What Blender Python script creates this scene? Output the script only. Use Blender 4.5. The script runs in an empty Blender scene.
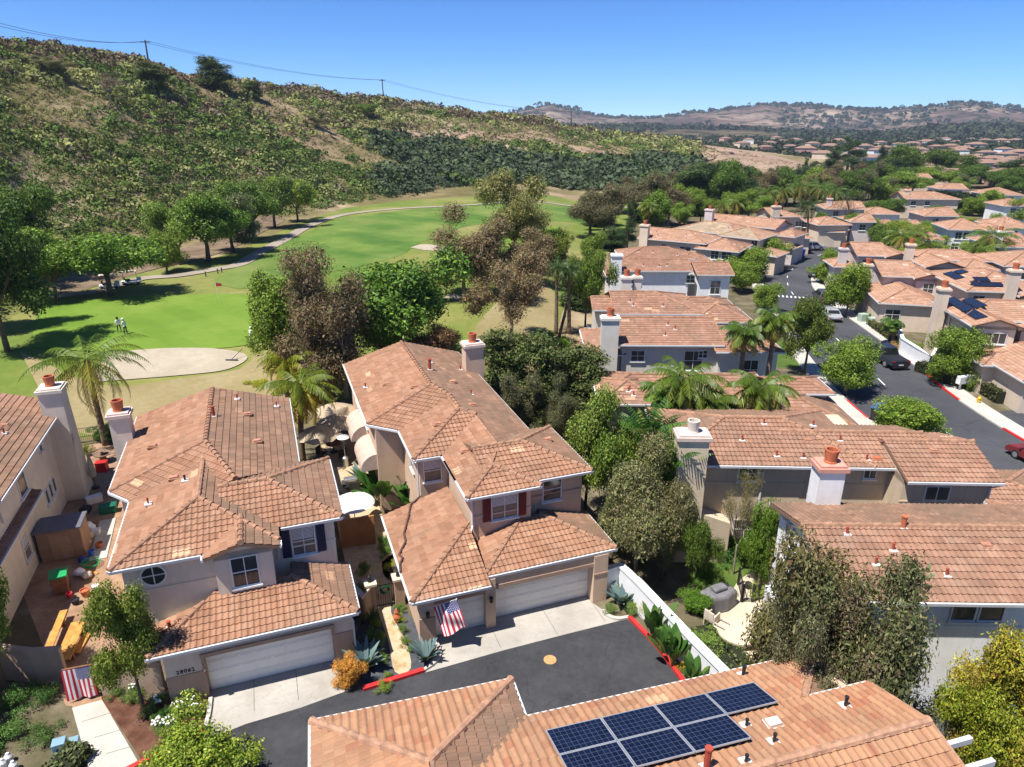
import bpy, bmesh, math, random
import numpy as np
from mathutils import Vector, Matrix
SC = bpy.context.scene
COL = SC.collection
R = math.radians
# ------------------------------------------------------------------ camera, sky, sun, exposure
CAMH, PITCH, FPX = 23.2, 20.7, 683.0
cam = bpy.data.cameras.new('Camera'); camo = bpy.data.objects.new('Camera', cam); COL.objects.link(camo)
camo.location = (0, 0, CAMH); camo.rotation_euler = (R(90-PITCH), 0, 0)
cam.sensor_width = 36; cam.lens = 36*FPX/1024; cam.clip_start = .5; cam.clip_end = 30000
SC.camera = camo
SUN = Vector((-.38, -.27, 1.0)).normalized()          # towards the sun
W = bpy.data.worlds.new('World'); SC.world = W; W.use_nodes = True
wn = W.node_tree.nodes; sky = wn.new('ShaderNodeTexSky'); sky.sky_type = 'NISHITA'; sky.sun_disc = False
sky.sun_elevation = math.asin(SUN.z); sky.sun_rotation = math.atan2(SUN.x, SUN.y)
sky.air_density = .7; sky.dust_density = .0; sky.ozone_density = 6.0; sky.altitude = 2000
hs = wn.new('ShaderNodeHueSaturation'); hs.inputs['Saturation'].default_value = 1.15; W.node_tree.links.new(sky.outputs[0], hs.inputs['Color']); tn = wn.new('ShaderNodeMix'); tn.data_type = 'RGBA'; tn.blend_type = 'MULTIPLY'; tn.inputs[0].default_value = 1; tn.inputs[7].default_value = (.84, .97, 1.1, 1); W.node_tree.links.new(hs.outputs[0], tn.inputs[6]); W.node_tree.links.new(tn.outputs[2], wn['Background'].inputs[0]); wn['Background'].inputs[1].default_value = .098
sl = bpy.data.lights.new('Sun', 'SUN'); sl.energy = 5.0; sl.angle = R(.53); sl.color = (1, .955, .89)
so = bpy.data.objects.new('Sun', sl); COL.objects.link(so); so.rotation_euler = SUN.to_track_quat('Z', 'Y').to_euler()
so.location = (0, 0, 200)
SC.view_settings.view_transform = 'Standard'; SC.view_settings.look = 'None'
SC.view_settings.exposure = .74; SC.view_settings.gamma = 1
SC.render.engine = 'CYCLES'
SC.cycles.max_bounces = 6; SC.cycles.diffuse_bounces = 3; SC.cycles.glossy_bounces = 2
SC.cycles.transmission_bounces = 2; SC.cycles.transparent_max_bounces = 4; SC.cycles.volume_bounces = 0
SC.cycles.use_denoising = True
# ------------------------------------------------------------------ survey: a sight line from the survey mast down to a level
_c, _s = math.cos(R(PITCH)), math.sin(R(PITCH))
def ray(u, v):
    x = (u-512)/FPX; y = -(v-383.5)/FPX
    return x, _c+_s*y, -_s+_c*y
def at(u, v, z=0.0):
    r = ray(u, v); t = (z-CAMH)/r[2]
    return Vector((r[0]*t, r[1]*t, z))
def smooth(a, b, x):
    t = np.clip((x-a)/(b-a), 0, 1); return t*t*(3-2*t)
def vnoise(x, y, s, seed=0):
    x = np.asarray(x, float)/s+seed*17.3; y = np.asarray(y, float)/s-seed*9.1
    xi = np.floor(x); yi = np.floor(y); fx = x-xi; fy = y-yi
    fx = fx*fx*(3-2*fx); fy = fy*fy*(3-2*fy)
    def h(a, b):
        q = np.sin(a*127.1+b*311.7+seed*74.7)*43758.5453
        return q-np.floor(q)
    return (h(xi, yi)*(1-fx)+h(xi+1, yi)*fx)*(1-fy)+(h(xi, yi+1)*(1-fx)+h(xi+1, yi+1)*fx)*fy
def fbm(x, y, s, seed=0, o=4):
    a = 0; w = .5; n = 0
    for k in range(o):
        a = a+w*vnoise(x, y, s/2**k, seed+k); n += w; w *= .5
    return a/n
# hill profile: bearing -> foot distance, crest distance, crest height
_tab = []
for u, vr, rr, rb in ((-420, -40, 150, 60), (-150, 10, 200, 80), (0, 40, 235, 109), (70, 50, 250, 120), (145, 64, 270, 135), (215, 80, 295, 150), (300, 91, 335, 178),
                      (380, 101, 375, 204), (450, 110, 415, 240), (520, 118, 450, 252), (600, 129, 480, 262), (660, 134, 500, 268), (700, 141, 505, 270), (760, 151, 490, 275), (815, 166, 420, 300), (860, 185, 420, 320)):
    r = ray(u, vr); hl = math.hypot(r[0], r[1])
    _tab.append((math.atan2(r[0], r[1]), rb, rr, max(0, CAMH+r[2]/hl*rr)))
_T = np.array(_tab)
def golf_z(x, y):
    return 2.6*smooth(56, 80, y-.25*x)*smooth(14, -6, x-.06*np.maximum(y-60, 0))
def hill_z(x, y):
    az = np.arctan2(x, np.maximum(y, 1e-3)); r = np.hypot(x, y)
    rb = np.interp(az, _T[:, 0], _T[:, 1]); rr = np.interp(az, _T[:, 0], _T[:, 2]); zr = np.interp(az, _T[:, 0], _T[:, 3])
    zr = np.where(az > _T[-1, 0], 0, zr); zr = np.where(y < 1, zr*.3, zr)
    t = (r-rb)/(rr-rb)
    up = np.clip(t, 0, 1)
    p = .55*up+.45*up*up*(3-2*up)
    p = np.where(t > 1, np.maximum(0, 1-((t-1)*.9)**1.5), p)
    b = smooth(.02, .3, up)*smooth(3., 1., t)
    gul = (fbm(az*170, r*.22, 14, 3)-.5)*4*b*smooth(1.02, .75, t)*np.clip(zr/25, 0, 1)
    return np.where(t > 0, (zr-2.6*(zr > 2.6))*p, 0)+gul+(fbm(x, y, 22, 8)-.5)*2.2*b*np.clip(zr/20, 0, 1)
def gz(x, y):
    x = np.asarray(x, float); y = np.asarray(y, float)
    return golf_z(x, y)+hill_z(x, y)
def gat(u, v):                                        # first ground met along the sight line
    r = ray(u, v); t = np.concatenate([np.linspace(20, 200, 900), np.geomspace(200.5, 1600, 1200)]); x, y, z = r[0]*t, r[1]*t, CAMH+r[2]*t
    k = np.nonzero(z < gz(x, y))[0]
    if len(k) == 0:                                   # over the crest: take the point passing closest to it
        k = [int(np.argmin(np.where((t > 150) & (t < 700), z-gz(x, y), 1e9)))]
    k = k[0]; return Vector((x[k], y[k], float(gz(x[k], y[k]))))
def ppm(p):                                           # pixels per metre at a point
    return FPX/(_c*p[1]-_s*(p[2]-CAMH))
# ------------------------------------------------------------------ materials
MATS = {}
def _mat(name):
    m = bpy.data.materials.new(name); m.use_nodes = True
    return m, m.node_tree.nodes, m.node_tree.links, m.node_tree.nodes['Principled BSDF']
def rgb(h):
    return (*h, 1)
def mat(name, col, rough=.8, var=.12, scale=3.0, bump=0.0, bscale=60., metal=0., spec=.3, col2=None, detail=6, streak=0.):
    """plain surface with broken-up colour (object coordinates in metres) and optional grain"""
    if name in MATS: return MATS[name]
    m, n, l, b = _mat(name)
    b.inputs['Roughness'].default_value = rough; b.inputs['Metallic'].default_value = metal
    b.inputs['Specular IOR Level'].default_value = spec
    tc = n.new('ShaderNodeTexCoord'); nz = n.new('ShaderNodeTexNoise'); nz.inputs['Scale'].default_value = scale; nz.inputs['Detail'].default_value = detail
    nz.inputs['Roughness'].default_value = .62
    l.new(tc.outputs['Object'], nz.inputs['Vector'])
    cr = n.new('ShaderNodeValToRGB'); cr.color_ramp.elements[0].position = .32; cr.color_ramp.elements[1].position = .68
    c2 = col2 or tuple(min(1, c*(1+var)) for c in col)
    cr.color_ramp.elements[0].color = rgb(tuple(c*(1-var) for c in col)); cr.color_ramp.elements[1].color = rgb(c2)
    l.new(nz.outputs['Fac'], cr.inputs[0]); out = cr.outputs[0]
    if streak:
        mp = n.new('ShaderNodeMapping'); mp.inputs['Scale'].default_value = (2.6, 2.6, .22); l.new(tc.outputs['Object'], mp.inputs[0])
        out = mixc(n, l, maprange(n, l, noise(n, l, mp.outputs[0], 1., 6, .7), .5, .72, 0, streak), out, tuple(c*.62 for c in col))
        out = mixc(n, l, maprange(n, l, noise(n, l, tc.outputs['Object'], .45, 3), .45, .7, 0, streak*.8), out, tuple(min(1, c*1.16) for c in col))
    l.new(out, b.inputs['Base Color'])
    if bump:
        n2 = n.new('ShaderNodeTexNoise'); n2.inputs['Scale'].default_value = bscale; n2.inputs['Detail'].default_value = 4
        l.new(tc.outputs['Object'], n2.inputs['Vector'])
        bp = n.new('ShaderNodeBump'); bp.inputs['Strength'].default_value = bump; bp.inputs['Distance'].default_value = .03
        l.new(n2.outputs['Fac'], bp.inputs['Height']); l.new(bp.outputs[0], b.inputs['Normal'])
    MATS[name] = m; return m
def ramp(n, pts):
    cr = n.new('ShaderNodeValToRGB'); e = cr.color_ramp.elements
    while len(e) < len(pts): e.new(.5)
    for k, (p, c) in enumerate(pts):
        e[k].position = p; e[k].color = rgb(c)
    return cr
def mixc(n, l, f, a, b, mode='MIX'):
    x = n.new('ShaderNodeMix'); x.data_type = 'RGBA'; x.blend_type = mode; x.clamp_factor = True
    for s, v in ((0, f), (6, a), (7, b)):
        if hasattr(v, 'links'): l.new(v, x.inputs[s])
        elif isinstance(v, tuple): x.inputs[s].default_value = rgb(v)
        else: x.inputs[s].default_value = v
    return x.outputs[2]
def noise(n, l, vec, scale, detail=5, rough=.6):
    z = n.new('ShaderNodeTexNoise'); z.inputs['Scale'].default_value = scale; z.inputs['Detail'].default_value = detail; z.inputs['Roughness'].default_value = rough
    l.new(vec, z.inputs['Vector']); return z.outputs['Fac']
def maprange(n, l, v, a, b, c=0., d=1.):
    x = n.new('ShaderNodeMapRange'); x.inputs[1].default_value = a; x.inputs[2].default_value = b; x.inputs[3].default_value = c; x.inputs[4].default_value = d
    l.new(v, x.inputs[0]); return x.outputs[0]
def tile_mat(name, cols, weather=.35, lich=(.16, .115, .08), far=False, odd=.06, oddcol=(.62, .40, .24)):
    """clay / concrete roof tiles: UV counts tiles, so every tile takes its own tone; lichen and dirt in patches"""
    m, n, l, b = _mat(name); b.inputs['Roughness'].default_value = .85; b.inputs['Specular IOR Level'].default_value = .2
    uv = n.new('ShaderNodeUVMap').outputs[0]; obj = n.new('ShaderNodeTexCoord').outputs['Object']
    def cell(sx, sy, ox=0.):
        mp = n.new('ShaderNodeMapping'); mp.inputs['Scale'].default_value = (sx, sy, 1); mp.inputs['Location'].default_value = (ox, ox*.7, 0); l.new(uv, mp.inputs[0])
        fl = n.new('ShaderNodeVectorMath'); fl.operation = 'FLOOR'; l.new(mp.outputs[0], fl.inputs[0])
        wt = n.new('ShaderNodeTexWhiteNoise'); wt.noise_dimensions = '3D'; l.new(fl.outputs[0], wt.inputs['Vector']); return wt.outputs['Value']
    a = cell(1, 1); big = cell(.25, 1, 3.)
    avg = n.new('ShaderNodeMath'); avg.operation = 'MULTIPLY_ADD'; l.new(a, avg.inputs[0]); avg.inputs[1].default_value = .5
    h = n.new('ShaderNodeMath'); h.operation = 'MULTIPLY'; l.new(big, h.inputs[0]); h.inputs[1].default_value = .5; l.new(h.outputs[0], avg.inputs[2])
    k = len(cols); c = ramp(n, [(i/(k-1)*.8+.1, x) for i, x in enumerate(cols)]); l.new(avg.outputs[0], c.inputs[0])
    o = cell(.34, 1, 11.)
    c1 = mixc(n, l, maprange(n, l, o, 1-odd, 1-odd+.004), c.outputs[0], oddcol)
    w = maprange(n, l, noise(n, l, obj, .55, 8, .68), .43, .64, 0, weather)
    c2 = mixc(n, l, w, c1, lich)
    w2 = maprange(n, l, noise(n, l, obj, 7, 5, .7), .45, .75, 0, .5*weather+.1)
    c3 = mixc(n, l, w2, c2, lich)
    mp = n.new('ShaderNodeMapping'); mp.inputs['Scale'].default_value = (1.1, .07, 1); l.new(uv, mp.inputs[0])
    c3 = mixc(n, l, maprange(n, l, noise(n, l, mp.outputs[0], 1., 5, .7), .5, .75, 0, .25+.5*weather), c3, lich)
    l.new(c3, b.inputs['Base Color'])
    bp = n.new('ShaderNodeBump'); bp.inputs['Strength'].default_value = .5; bp.inputs['Distance'].default_value = .02
    l.new(noise(n, l, obj, 40, 3), bp.inputs['Height']); l.new(bp.outputs[0], b.inputs['Normal'])
    return m
def leaf_mat(name, trans=.3, rough=.55, huevar=.0):
    if name in MATS: return MATS[name]
    m, n, l, b = _mat(name); b.inputs['Roughness'].default_value = rough; b.inputs['Specular IOR Level'].default_value = .25
    a = n.new('ShaderNodeAttribute'); a.attribute_name = 'leaf_tone'
    oi = n.new('ShaderNodeObjectInfo'); col = mixc(n, l, 1., a.outputs['Color'], oi.outputs['Color'], 'MULTIPLY')
    l.new(col, b.inputs['Base Color'])
    t = n.new('ShaderNodeBsdfTranslucent')
    l.new(mixc(n, l, 1., col, (1.3, 1.25, .6), 'MULTIPLY'), t.inputs['Color'])
    mx = n.new('ShaderNodeMixShader'); mx.inputs[0].default_value = trans
    l.new(b.outputs[0], mx.inputs[1]); l.new(t.outputs[0], mx.inputs[2]); l.new(mx.outputs[0], n['Material Output'].inputs['Surface'])
    MATS[name] = m; return m
# ------------------------------------------------------------------ object helpers
def tag(o, label=None, cat=None, group=None, kind=None):
    if label: o['label'] = label
    if cat: o['category'] = cat
    if group: o['group'] = group
    if kind: o['kind'] = kind
    return o
def link(o, parent=None):
    COL.objects.link(o)
    if parent is not None: o.parent = parent
    return o
def empty(name, loc=(0, 0, 0), rz=0., label=None, cat=None, group=None):
    o = bpy.data.objects.new(name, None); COL.objects.link(o); o.location = loc; o.rotation_euler = (0, 0, rz)
    o.empty_display_size = .2
    return tag(o, label, cat, group)
def mesh_np(name, V, Q, mats, tone=None, uv=None, mi=None, smooth_=False):
    V = np.asarray(V, np.float32); Q = np.asarray(Q, np.int32); k = Q.shape[1]
    me = bpy.data.meshes.new(name)
    me.vertices.add(len(V)); me.vertices.foreach_set('co', V.ravel())
    me.loops.add(Q.size); me.loops.foreach_set('vertex_index', Q.ravel())
    me.polygons.add(len(Q)); me.polygons.foreach_set('loop_start', np.arange(0, Q.size, k, dtype=np.int32))
    me.polygons.foreach_set('loop_total', np.full(len(Q), k, np.int32))
    if mi is not None: me.polygons.foreach_set('material_index', np.asarray(mi, np.int32))
    if smooth_: me.polygons.foreach_set('use_smooth', np.ones(len(Q), bool))
    me.update(calc_edges=True)
    for m in (mats if isinstance(mats, (list, tuple)) else [mats]): me.materials.append(m)
    if tone is not None:
        at_ = me.attributes.new('leaf_tone', 'FLOAT_COLOR', 'FACE')
        c = np.ones((len(Q), 4), np.float32); c[:, :3] = tone; at_.data.foreach_set('color', c.ravel())
    if uv is not None:
        u = me.uv_layers.new(name='UVMap'); u.data.foreach_set('uv', np.asarray(uv, np.float32).ravel())
    return me
class MB:
    """collects shapes; build() links them as ONE mesh object"""
    def __init__(s): s.v = []; s.f = []; s.m = []; s.uvs = {}
    def add(s, vs, fs, mi=0):
        o = len(s.v); s.v += [tuple(v) for v in vs]; s.f += [tuple(i+o for i in f) for f in fs]; s.m += [mi]*len(fs); return s
    def box(s, x0, x1, y0, y1, z0, z1, mi=0, M=None):
        vs = [Vector((x, y, z)) for z in (z0, z1) for x, y in ((x0, y0), (x1, y0), (x1, y1), (x0, y1))]
        if M is not None: vs = [M @ v for v in vs]
        return s.add(vs, [(3, 2, 1, 0), (4, 5, 6, 7), (0, 1, 5, 4), (1, 2, 6, 5), (2, 3, 7, 6), (3, 0, 4, 7)], mi)
    def prism(s, pts, z0, z1, mi=0):
        n = len(pts); a = sum(pts[i][0]*pts[(i+1) % n][1]-pts[(i+1) % n][0]*pts[i][1] for i in range(n))
        if a < 0: pts = pts[::-1]
        vs = [(p[0], p[1], z0) for p in pts]+[(p[0], p[1], z1) for p in pts]
        return s.add(vs, [tuple(range(n))[::-1], tuple(range(n, 2*n))]+[(i, (i+1) % n, n+(i+1) % n, n+i) for i in range(n)], mi)
    def tube(s, pts, rad, n=6, mi=0, cap=True):
        pts = [Vector(p) for p in pts]; rads = rad if isinstance(rad, (list, tuple)) else [rad]*len(pts)
        vs = []; fs = []; up = None
        for i, p in enumerate(pts):
            t = (pts[min(i+1, len(pts)-1)]-pts[max(i-1, 0)]).normalized()
            if up is None: up = Vector((1, 0, 0)) if abs(t.z) > .8 else Vector((0, 0, 1))
            a = t.cross(up).normalized(); b = a.cross(t).normalized(); up = b
            vs += [p+(a*math.cos(k*math.tau/n)+b*math.sin(k*math.tau/n))*rads[i] for k in range(n)]
        for i in range(len(pts)-1):
            fs += [(i*n+k, (i*n+(k+1) % n), (i+1)*n+(k+1) % n, (i+1)*n+k) for k in range(n)]
        if cap: fs += [tuple(range(n))[::-1], tuple(range((len(pts)-1)*n, len(pts)*n))]
        return s.add(vs, fs, mi)
    def lathe(s, prof, c=(0, 0, 0), n=16, mi=0, cap=True):
        vs = []; fs = []
        for r, z in prof: vs += [(c[0]+r*math.cos(k*math.tau/n), c[1]+r*math.sin(k*math.tau/n), c[2]+z) for k in range(n)]
        for i in range(len(prof)-1): fs += [(i*n+k, i*n+(k+1) % n, (i+1)*n+(k+1) % n, (i+1)*n+k) for k in range(n)]
        if cap: fs += [tuple(range(n))[::-1], tuple(range((len(prof)-1)*n, len(prof)*n))]
        return s.add(vs, fs, mi)
    def mesh(s, name, mats, smooth_=False):
        me = bpy.data.meshes.new(name); me.from_pydata(s.v, [], s.f)
        for m in (mats if isinstance(mats, (list, tuple)) else [mats]): me.materials.append(m)
        me.polygons.foreach_set('material_index', s.m)
        if smooth_: me.polygons.foreach_set('use_smooth', [True]*len(s.f))
        me.update(); return me
    def build(s, name, mats, parent=None, loc=None, rz=None, bevel=0, smooth_=False):
        me = s.mesh(name, mats, smooth_)
        if bevel:
            bm = bmesh.new(); bm.from_mesh(me)
            bmesh.ops.remove_doubles(bm, verts=bm.verts, dist=1e-4)
            bmesh.ops.bevel(bm, geom=bm.edges[:], offset=bevel, segments=2, profile=.5, affect='EDGES', clamp_overlap=True)
            bm.to_mesh(me); bm.free()
        o = link(bpy.data.objects.new(name, me), parent)
        if loc is not None: o.location = loc
        if rz is not None: o.rotation_euler = (0, 0, rz)
        return o
# ------------------------------------------------------------------ roofs and houses
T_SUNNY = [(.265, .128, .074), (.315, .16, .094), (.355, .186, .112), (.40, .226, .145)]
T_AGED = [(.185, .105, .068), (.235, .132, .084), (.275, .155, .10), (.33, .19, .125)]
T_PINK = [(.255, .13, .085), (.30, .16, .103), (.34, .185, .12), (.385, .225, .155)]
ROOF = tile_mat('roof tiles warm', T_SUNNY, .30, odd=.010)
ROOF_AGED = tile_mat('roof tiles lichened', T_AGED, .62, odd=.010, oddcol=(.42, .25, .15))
ROOF_PINK = tile_mat('roof tiles faded', T_PINK, .42, odd=.008)
ROOF_BUFF = tile_mat('roof tiles buff', [(.33, .16, .085), (.39, .198, .108), (.43, .235, .13), (.35, .145, .08)], .34, odd=.008)
RIDGE = mat('ridge tile', (.31, .17, .105), .85, .35, 3., .3)
RIDGE_RED = mat('ridge tile red', (.40, .19, .12), .85, .3, 3., .3)
WHITE_TRIM = mat('white painted trim', (.60, .60, .60), .5, .05, 2)
DARK_SOFFIT = mat('soffit', (.42, .38, .34), .8, .1)
GLASS = mat('window glass', (.035, .04, .045), .08, .3, .7, spec=.8)
GLASS_BLIND = mat('window with blinds', (.16, .13, .115), .2, .25, 1.2, spec=.6)
FRAME = mat('window frame', (.72, .71, .68), .5, .05)
POT = mat('terracotta chimney pot', (.45, .13, .06), .8, .2, 6)
POT_IN = mat('soot', (.03, .026, .024), .95)
VENT_RED = mat('red painted vent pipe', (.35, .06, .035), .6)
VENT_MET = mat('lead flashing', (.62, .58, .54), .6)
DOORW = mat('white garage door', (.86, .84, .79), .5, .04, 1.2, streak=.12)
def stucco(name, c): return mat(name, c, .92, .07, 1.1, .35, 90, detail=8, streak=.35)
def clip_poly(bm, poly2):
    n = len(poly2); a = sum(poly2[i][0]*poly2[(i+1) % n][1]-poly2[(i+1) % n][0]*poly2[i][1] for i in range(n))
    P2 = poly2 if a > 0 else poly2[::-1]
    for i in range(n):
        p, q = Vector((*P2[i], 0)), Vector((*P2[(i+1) % n], 0)); d = q-p
        if d.length < 1e-4: continue
        no = Vector((d.y, -d.x, 0)).normalized()
        bmesh.ops.bisect_plane(bm, geom=bm.verts[:]+bm.edges[:]+bm.faces[:], dist=1e-5, plane_co=p, plane_no=no, clear_outer=True)
TW, TL = .25, .36
def tile_plane(acc, poly, detail, mi=0):
    """lays overlapping tile courses on one flat convex roof slope"""
    P = [Vector(p) for p in poly]; n = Vector((0, 0, 0))
    for i in range(len(P)): n += P[i].cross(P[(i+1) % len(P)])
    n.normalize()
    if n.z < 0: n = -n
    e = Vector((0, 0, 1)).cross(n)
    if e.length < 1e-3: e = Vector((1, 0, 0))
    e.normalize(); s = n.cross(e).normalized()
    if s.z < 0: s = -s; e = -e
    o = P[0]; q2 = [((p-o).dot(e), (p-o).dot(s)) for p in P]
    u0, u1 = min(q[0] for q in q2), max(q[0] for q in q2); v0, v1 = min(q[1] for q in q2), max(q[1] for q in q2)
    if detail >= 2:
        fr = (0., .17, .34, .51, .62, .9); hh = (.010, .036, .042, .016, .0, .0)
        us = []; hs = []
        for k in range(int((u1-u0)/TW)+2):
            for f, h in zip(fr, hh): us.append(u0+(k+f)*TW); hs.append(h)
    else:
        us = [u0-.01, u1+.01]; hs = [0, 0]
    us = np.array(us); hs = np.array(hs); m = len(us)
    rows = int((v1-v0)/TL)+1; V = []; Qd = []
    for j in range(rows):
        va = v0+j*TL; vb = va+TL; b = len(V)
        rise = .045 if detail >= 2 else .03
        for vv, h0 in ((va, 0.0), (va, rise+.012), (vb, .012)):
            V += [(u, vv, h0+(h if h0 > .001 else 0)) for u, h in zip(us, hs)]
        for r in range(2):
            Qd += [(b+r*m+i, b+r*m+i+1, b+(r+1)*m+i+1, b+(r+1)*m+i) for i in range(m-1)]
    bm = bmesh.new(); vs = [bm.verts.new(v) for v in V]
    for f in Qd: bm.faces.new([vs[i] for i in f])
    clip_poly(bm, q2)
    f = bm.faces.new([bm.verts.new((*q, -.005)) for q in (q2 if True else q2)])
    f2 = bm.faces.new([bm.verts.new((*q, -.14)) for q in q2[::-1]])
    n2 = len(q2); tv = list(f.verts); bv = list(f2.verts)[::-1]
    for i in range(n2): bm.faces.new((tv[i], bv[i], bv[(i+1) % n2], tv[(i+1) % n2]))
    bm.verts.index_update(); base = len(acc['v'])
    for v in bm.verts: acc['v'].append(tuple(o+e*v.co.x+s*v.co.y+n*v.co.z))
    off = acc['off']; acc['off'] += 137
    for f in bm.faces:
        acc['f'].append(tuple(base+v.index for v in f.verts)); acc['m'].append(mi)
        for v in f.verts: acc['uv'].append(((v.co.x-u0)/TW+off, (v.co.y-v0)/TL+off+.001 if v.co.z > -.004 else off-.5))
    bm.free()
def hip(x0, x1, y0, y1, z, p=.3, ends='hh', axis=None, mi=0):
    """roof slopes over an eave rectangle; ends: h hipped, g gable; axis: direction of the ridge"""
    axis = axis or ('x' if x1-x0 >= y1-y0 else 'y')
    sw = axis == 'y'; a0, a1, b0, b1 = (y0, y1, x0, x1) if sw else (x0, x1, y0, y1)
    h = (b1-b0)/2; bm_ = (b0+b1)/2; zr = z+h*p
    r0 = a0+(h if ends[0] == 'h' else 0); r1 = a1-(h if ends[1] == 'h' else 0)
    if r0 > r1: r0 = r1 = (r0+r1)/2
    f = (lambda a, b, c: (b, a, c)) if sw else (lambda a, b, c: (a, b, c))
    out = [([f(a0, b0, z), f(a1, b0, z), f(r1, bm_, zr), f(r0, bm_, zr)], mi), ([f(a1, b1, z), f(a0, b1, z), f(r0, bm_, zr), f(r1, bm_, zr)], mi)]
    if ends[0] == 'h': out.append(([f(a0, b1, z), f(a0, b0, z), f(r0, bm_, zr)], mi))
    if ends[1] == 'h': out.append(([f(a1, b0, z), f(a1, b1, z), f(r1, bm_, zr)], mi))
    cl = []
    for q, k in out:
        w = []
        for p_ in q:
            if not w or (Vector(p_)-Vector(w[-1])).length > 1e-3: w.append(p_)
        cl.append((w, k))
    return cl
class House:
    def __init__(s, name, loc, deg, label, cat='house', wall=None, base=None, roofs=(ROOF,), detail=2, group=None, ridge=RIDGE, trim=WHITE_TRIM):
        s.root = empty(name, (loc[0], loc[1], loc[2] if len(loc) > 2 else 0), R(deg), label, cat, group)
        s.W = MB(); s.wall = wall; s.base = base or wall; s.roofs = list(roofs); s.detail = detail; s.ridge = ridge; s.trim = trim
        s.seen_w = set()
    def walls(s, x0, x1, y0, y1, z1, z0=-.4, mi=0): s.W.box(x0, x1, y0, y1, z0, z1, mi); return s
    def gable(s, axis, at_, a0, a1, z, rise, th=.25, mi=0):
        """triangular gable wall; axis = direction it runs"""
        m_ = (a0+a1)/2; q = []
        for d in (at_, at_+th):
            for a, zz in ((a0, z-.3), (a1, z-.3), (a1, z), (m_, z+rise), (a0, z)):
                q.append((a, d, zz) if axis == 'x' else (d, a, zz))
        s.W.add(q, [(0, 1, 2, 3, 4), (9, 8, 7, 6, 5)]+[(i, (i+1) % 5 + 5 if False else 5+i, 5+(i+1) % 5, (i+1) % 5) for i in range(5)], mi); return s
    def done_walls(s): return s.W.build('wall', [s.wall, s.base], s.root)
    def roof(s, polys, gutter=True, name='roof', caps=True, verge=None):
        acc = dict(v=[], f=[], m=[], uv=[], off=random.randint(0, 900))
        for p, mi in polys: tile_plane(acc, p, s.detail, mi)
        me = bpy.data.meshes.new(name); me.from_pydata(acc['v'], [], acc['f'])
        for m in s.roofs: me.materials.append(m)
        me.polygons.foreach_set('material_index', acc['m'])
        u = me.uv_layers.new(name='UVMap'); u.data.foreach_set('uv', [c for t in acc['uv'] for c in t]); me.update()
        ro = link(bpy.data.objects.new(name, me), s.root)
        # edges: shared -> ridge caps, low level ones -> gutter, sloping free ones -> verge
        ed = {}
        key = lambda p: tuple(round(c, 2) for c in p)
        for p, mi in polys:
            zmin = min(q[2] for q in p); n = len(p)
            cen = sum((Vector(q) for q in p), Vector())/n
            for i in range(n):
                a, b = p[i], p[(i+1) % n]
                if (Vector(a)-Vector(b)).length < .05: continue
                nrm = Vector((0, 0, 0))
                for j in range(n): nrm += Vector(p[j]).cross(Vector(p[(j+1) % n]))
                ed.setdefault(frozenset((key(a), key(b))), []).append((Vector(a), Vector(b), zmin, cen, nrm.normalized() if nrm.z > 0 else -nrm.normalized()))
        cap = MB(); gut = MB(); ver = MB()
        for es in ed.values():
            a, b, zmin, cen, nrm = es[0]; d = b-a
            if len(es) > 1:
                if not caps: continue
                # skip valleys
                mid = (a+b)/2; other = es[1][3]
                if (other-mid).dot(nrm) > -.04*(other-mid).length: continue
                if a.z > b.z: a, b = b, a
                L = d.length; k = max(1, int(L/.42)); dd = (b-a)/k
                if s.detail >= 2:
                    for j in range(k):
                        p0 = a+dd*j+Vector((0, 0, .035)); p1 = a+dd*(j+1.12)+Vector((0, 0, .005)); cap.tube([p0, p1], [.15, .105], 8)
                else: cap.tube([a+Vector((0, 0, .03)), b+Vector((0, 0, .03))], .12, 6)
                cap.build('ridge_tiles', s.ridge, ro); cap = MB()
            elif abs(a.z-b.z) < .02:
                if abs(a.z-zmin) < .02 and gutter:
                    t = d.normalized(); o = t.cross(Vector((0, 0, 1)))
                    if o.dot((a+b)/2-cen) < 0: o = -o
                    q = []
                    for e in (a, b):
                        for w, h in ((.0, -.13), (.09, -.12), (.10, .01), (.0, .01)): q.append(e+o*w+Vector((0, 0, h)))
                    gut.add(q, [(0, 1, 2, 3), (7, 6, 5, 4), (0, 4, 5, 1), (1, 5, 6, 2), (2, 6, 7, 3), (3, 7, 4, 0)])
            else:
                if a.z > b.z: a, b = b, a
                if verge is not False and (verge or s.detail == 1): ver.tube([a+Vector((0, 0, .02)), b+Vector((0, 0, .02))], .075, 6); ver.build('verge', s.ridge, ro); ver = MB()
        if gut.f: gut.build('gutter', s.trim, ro)
        return ro
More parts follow.
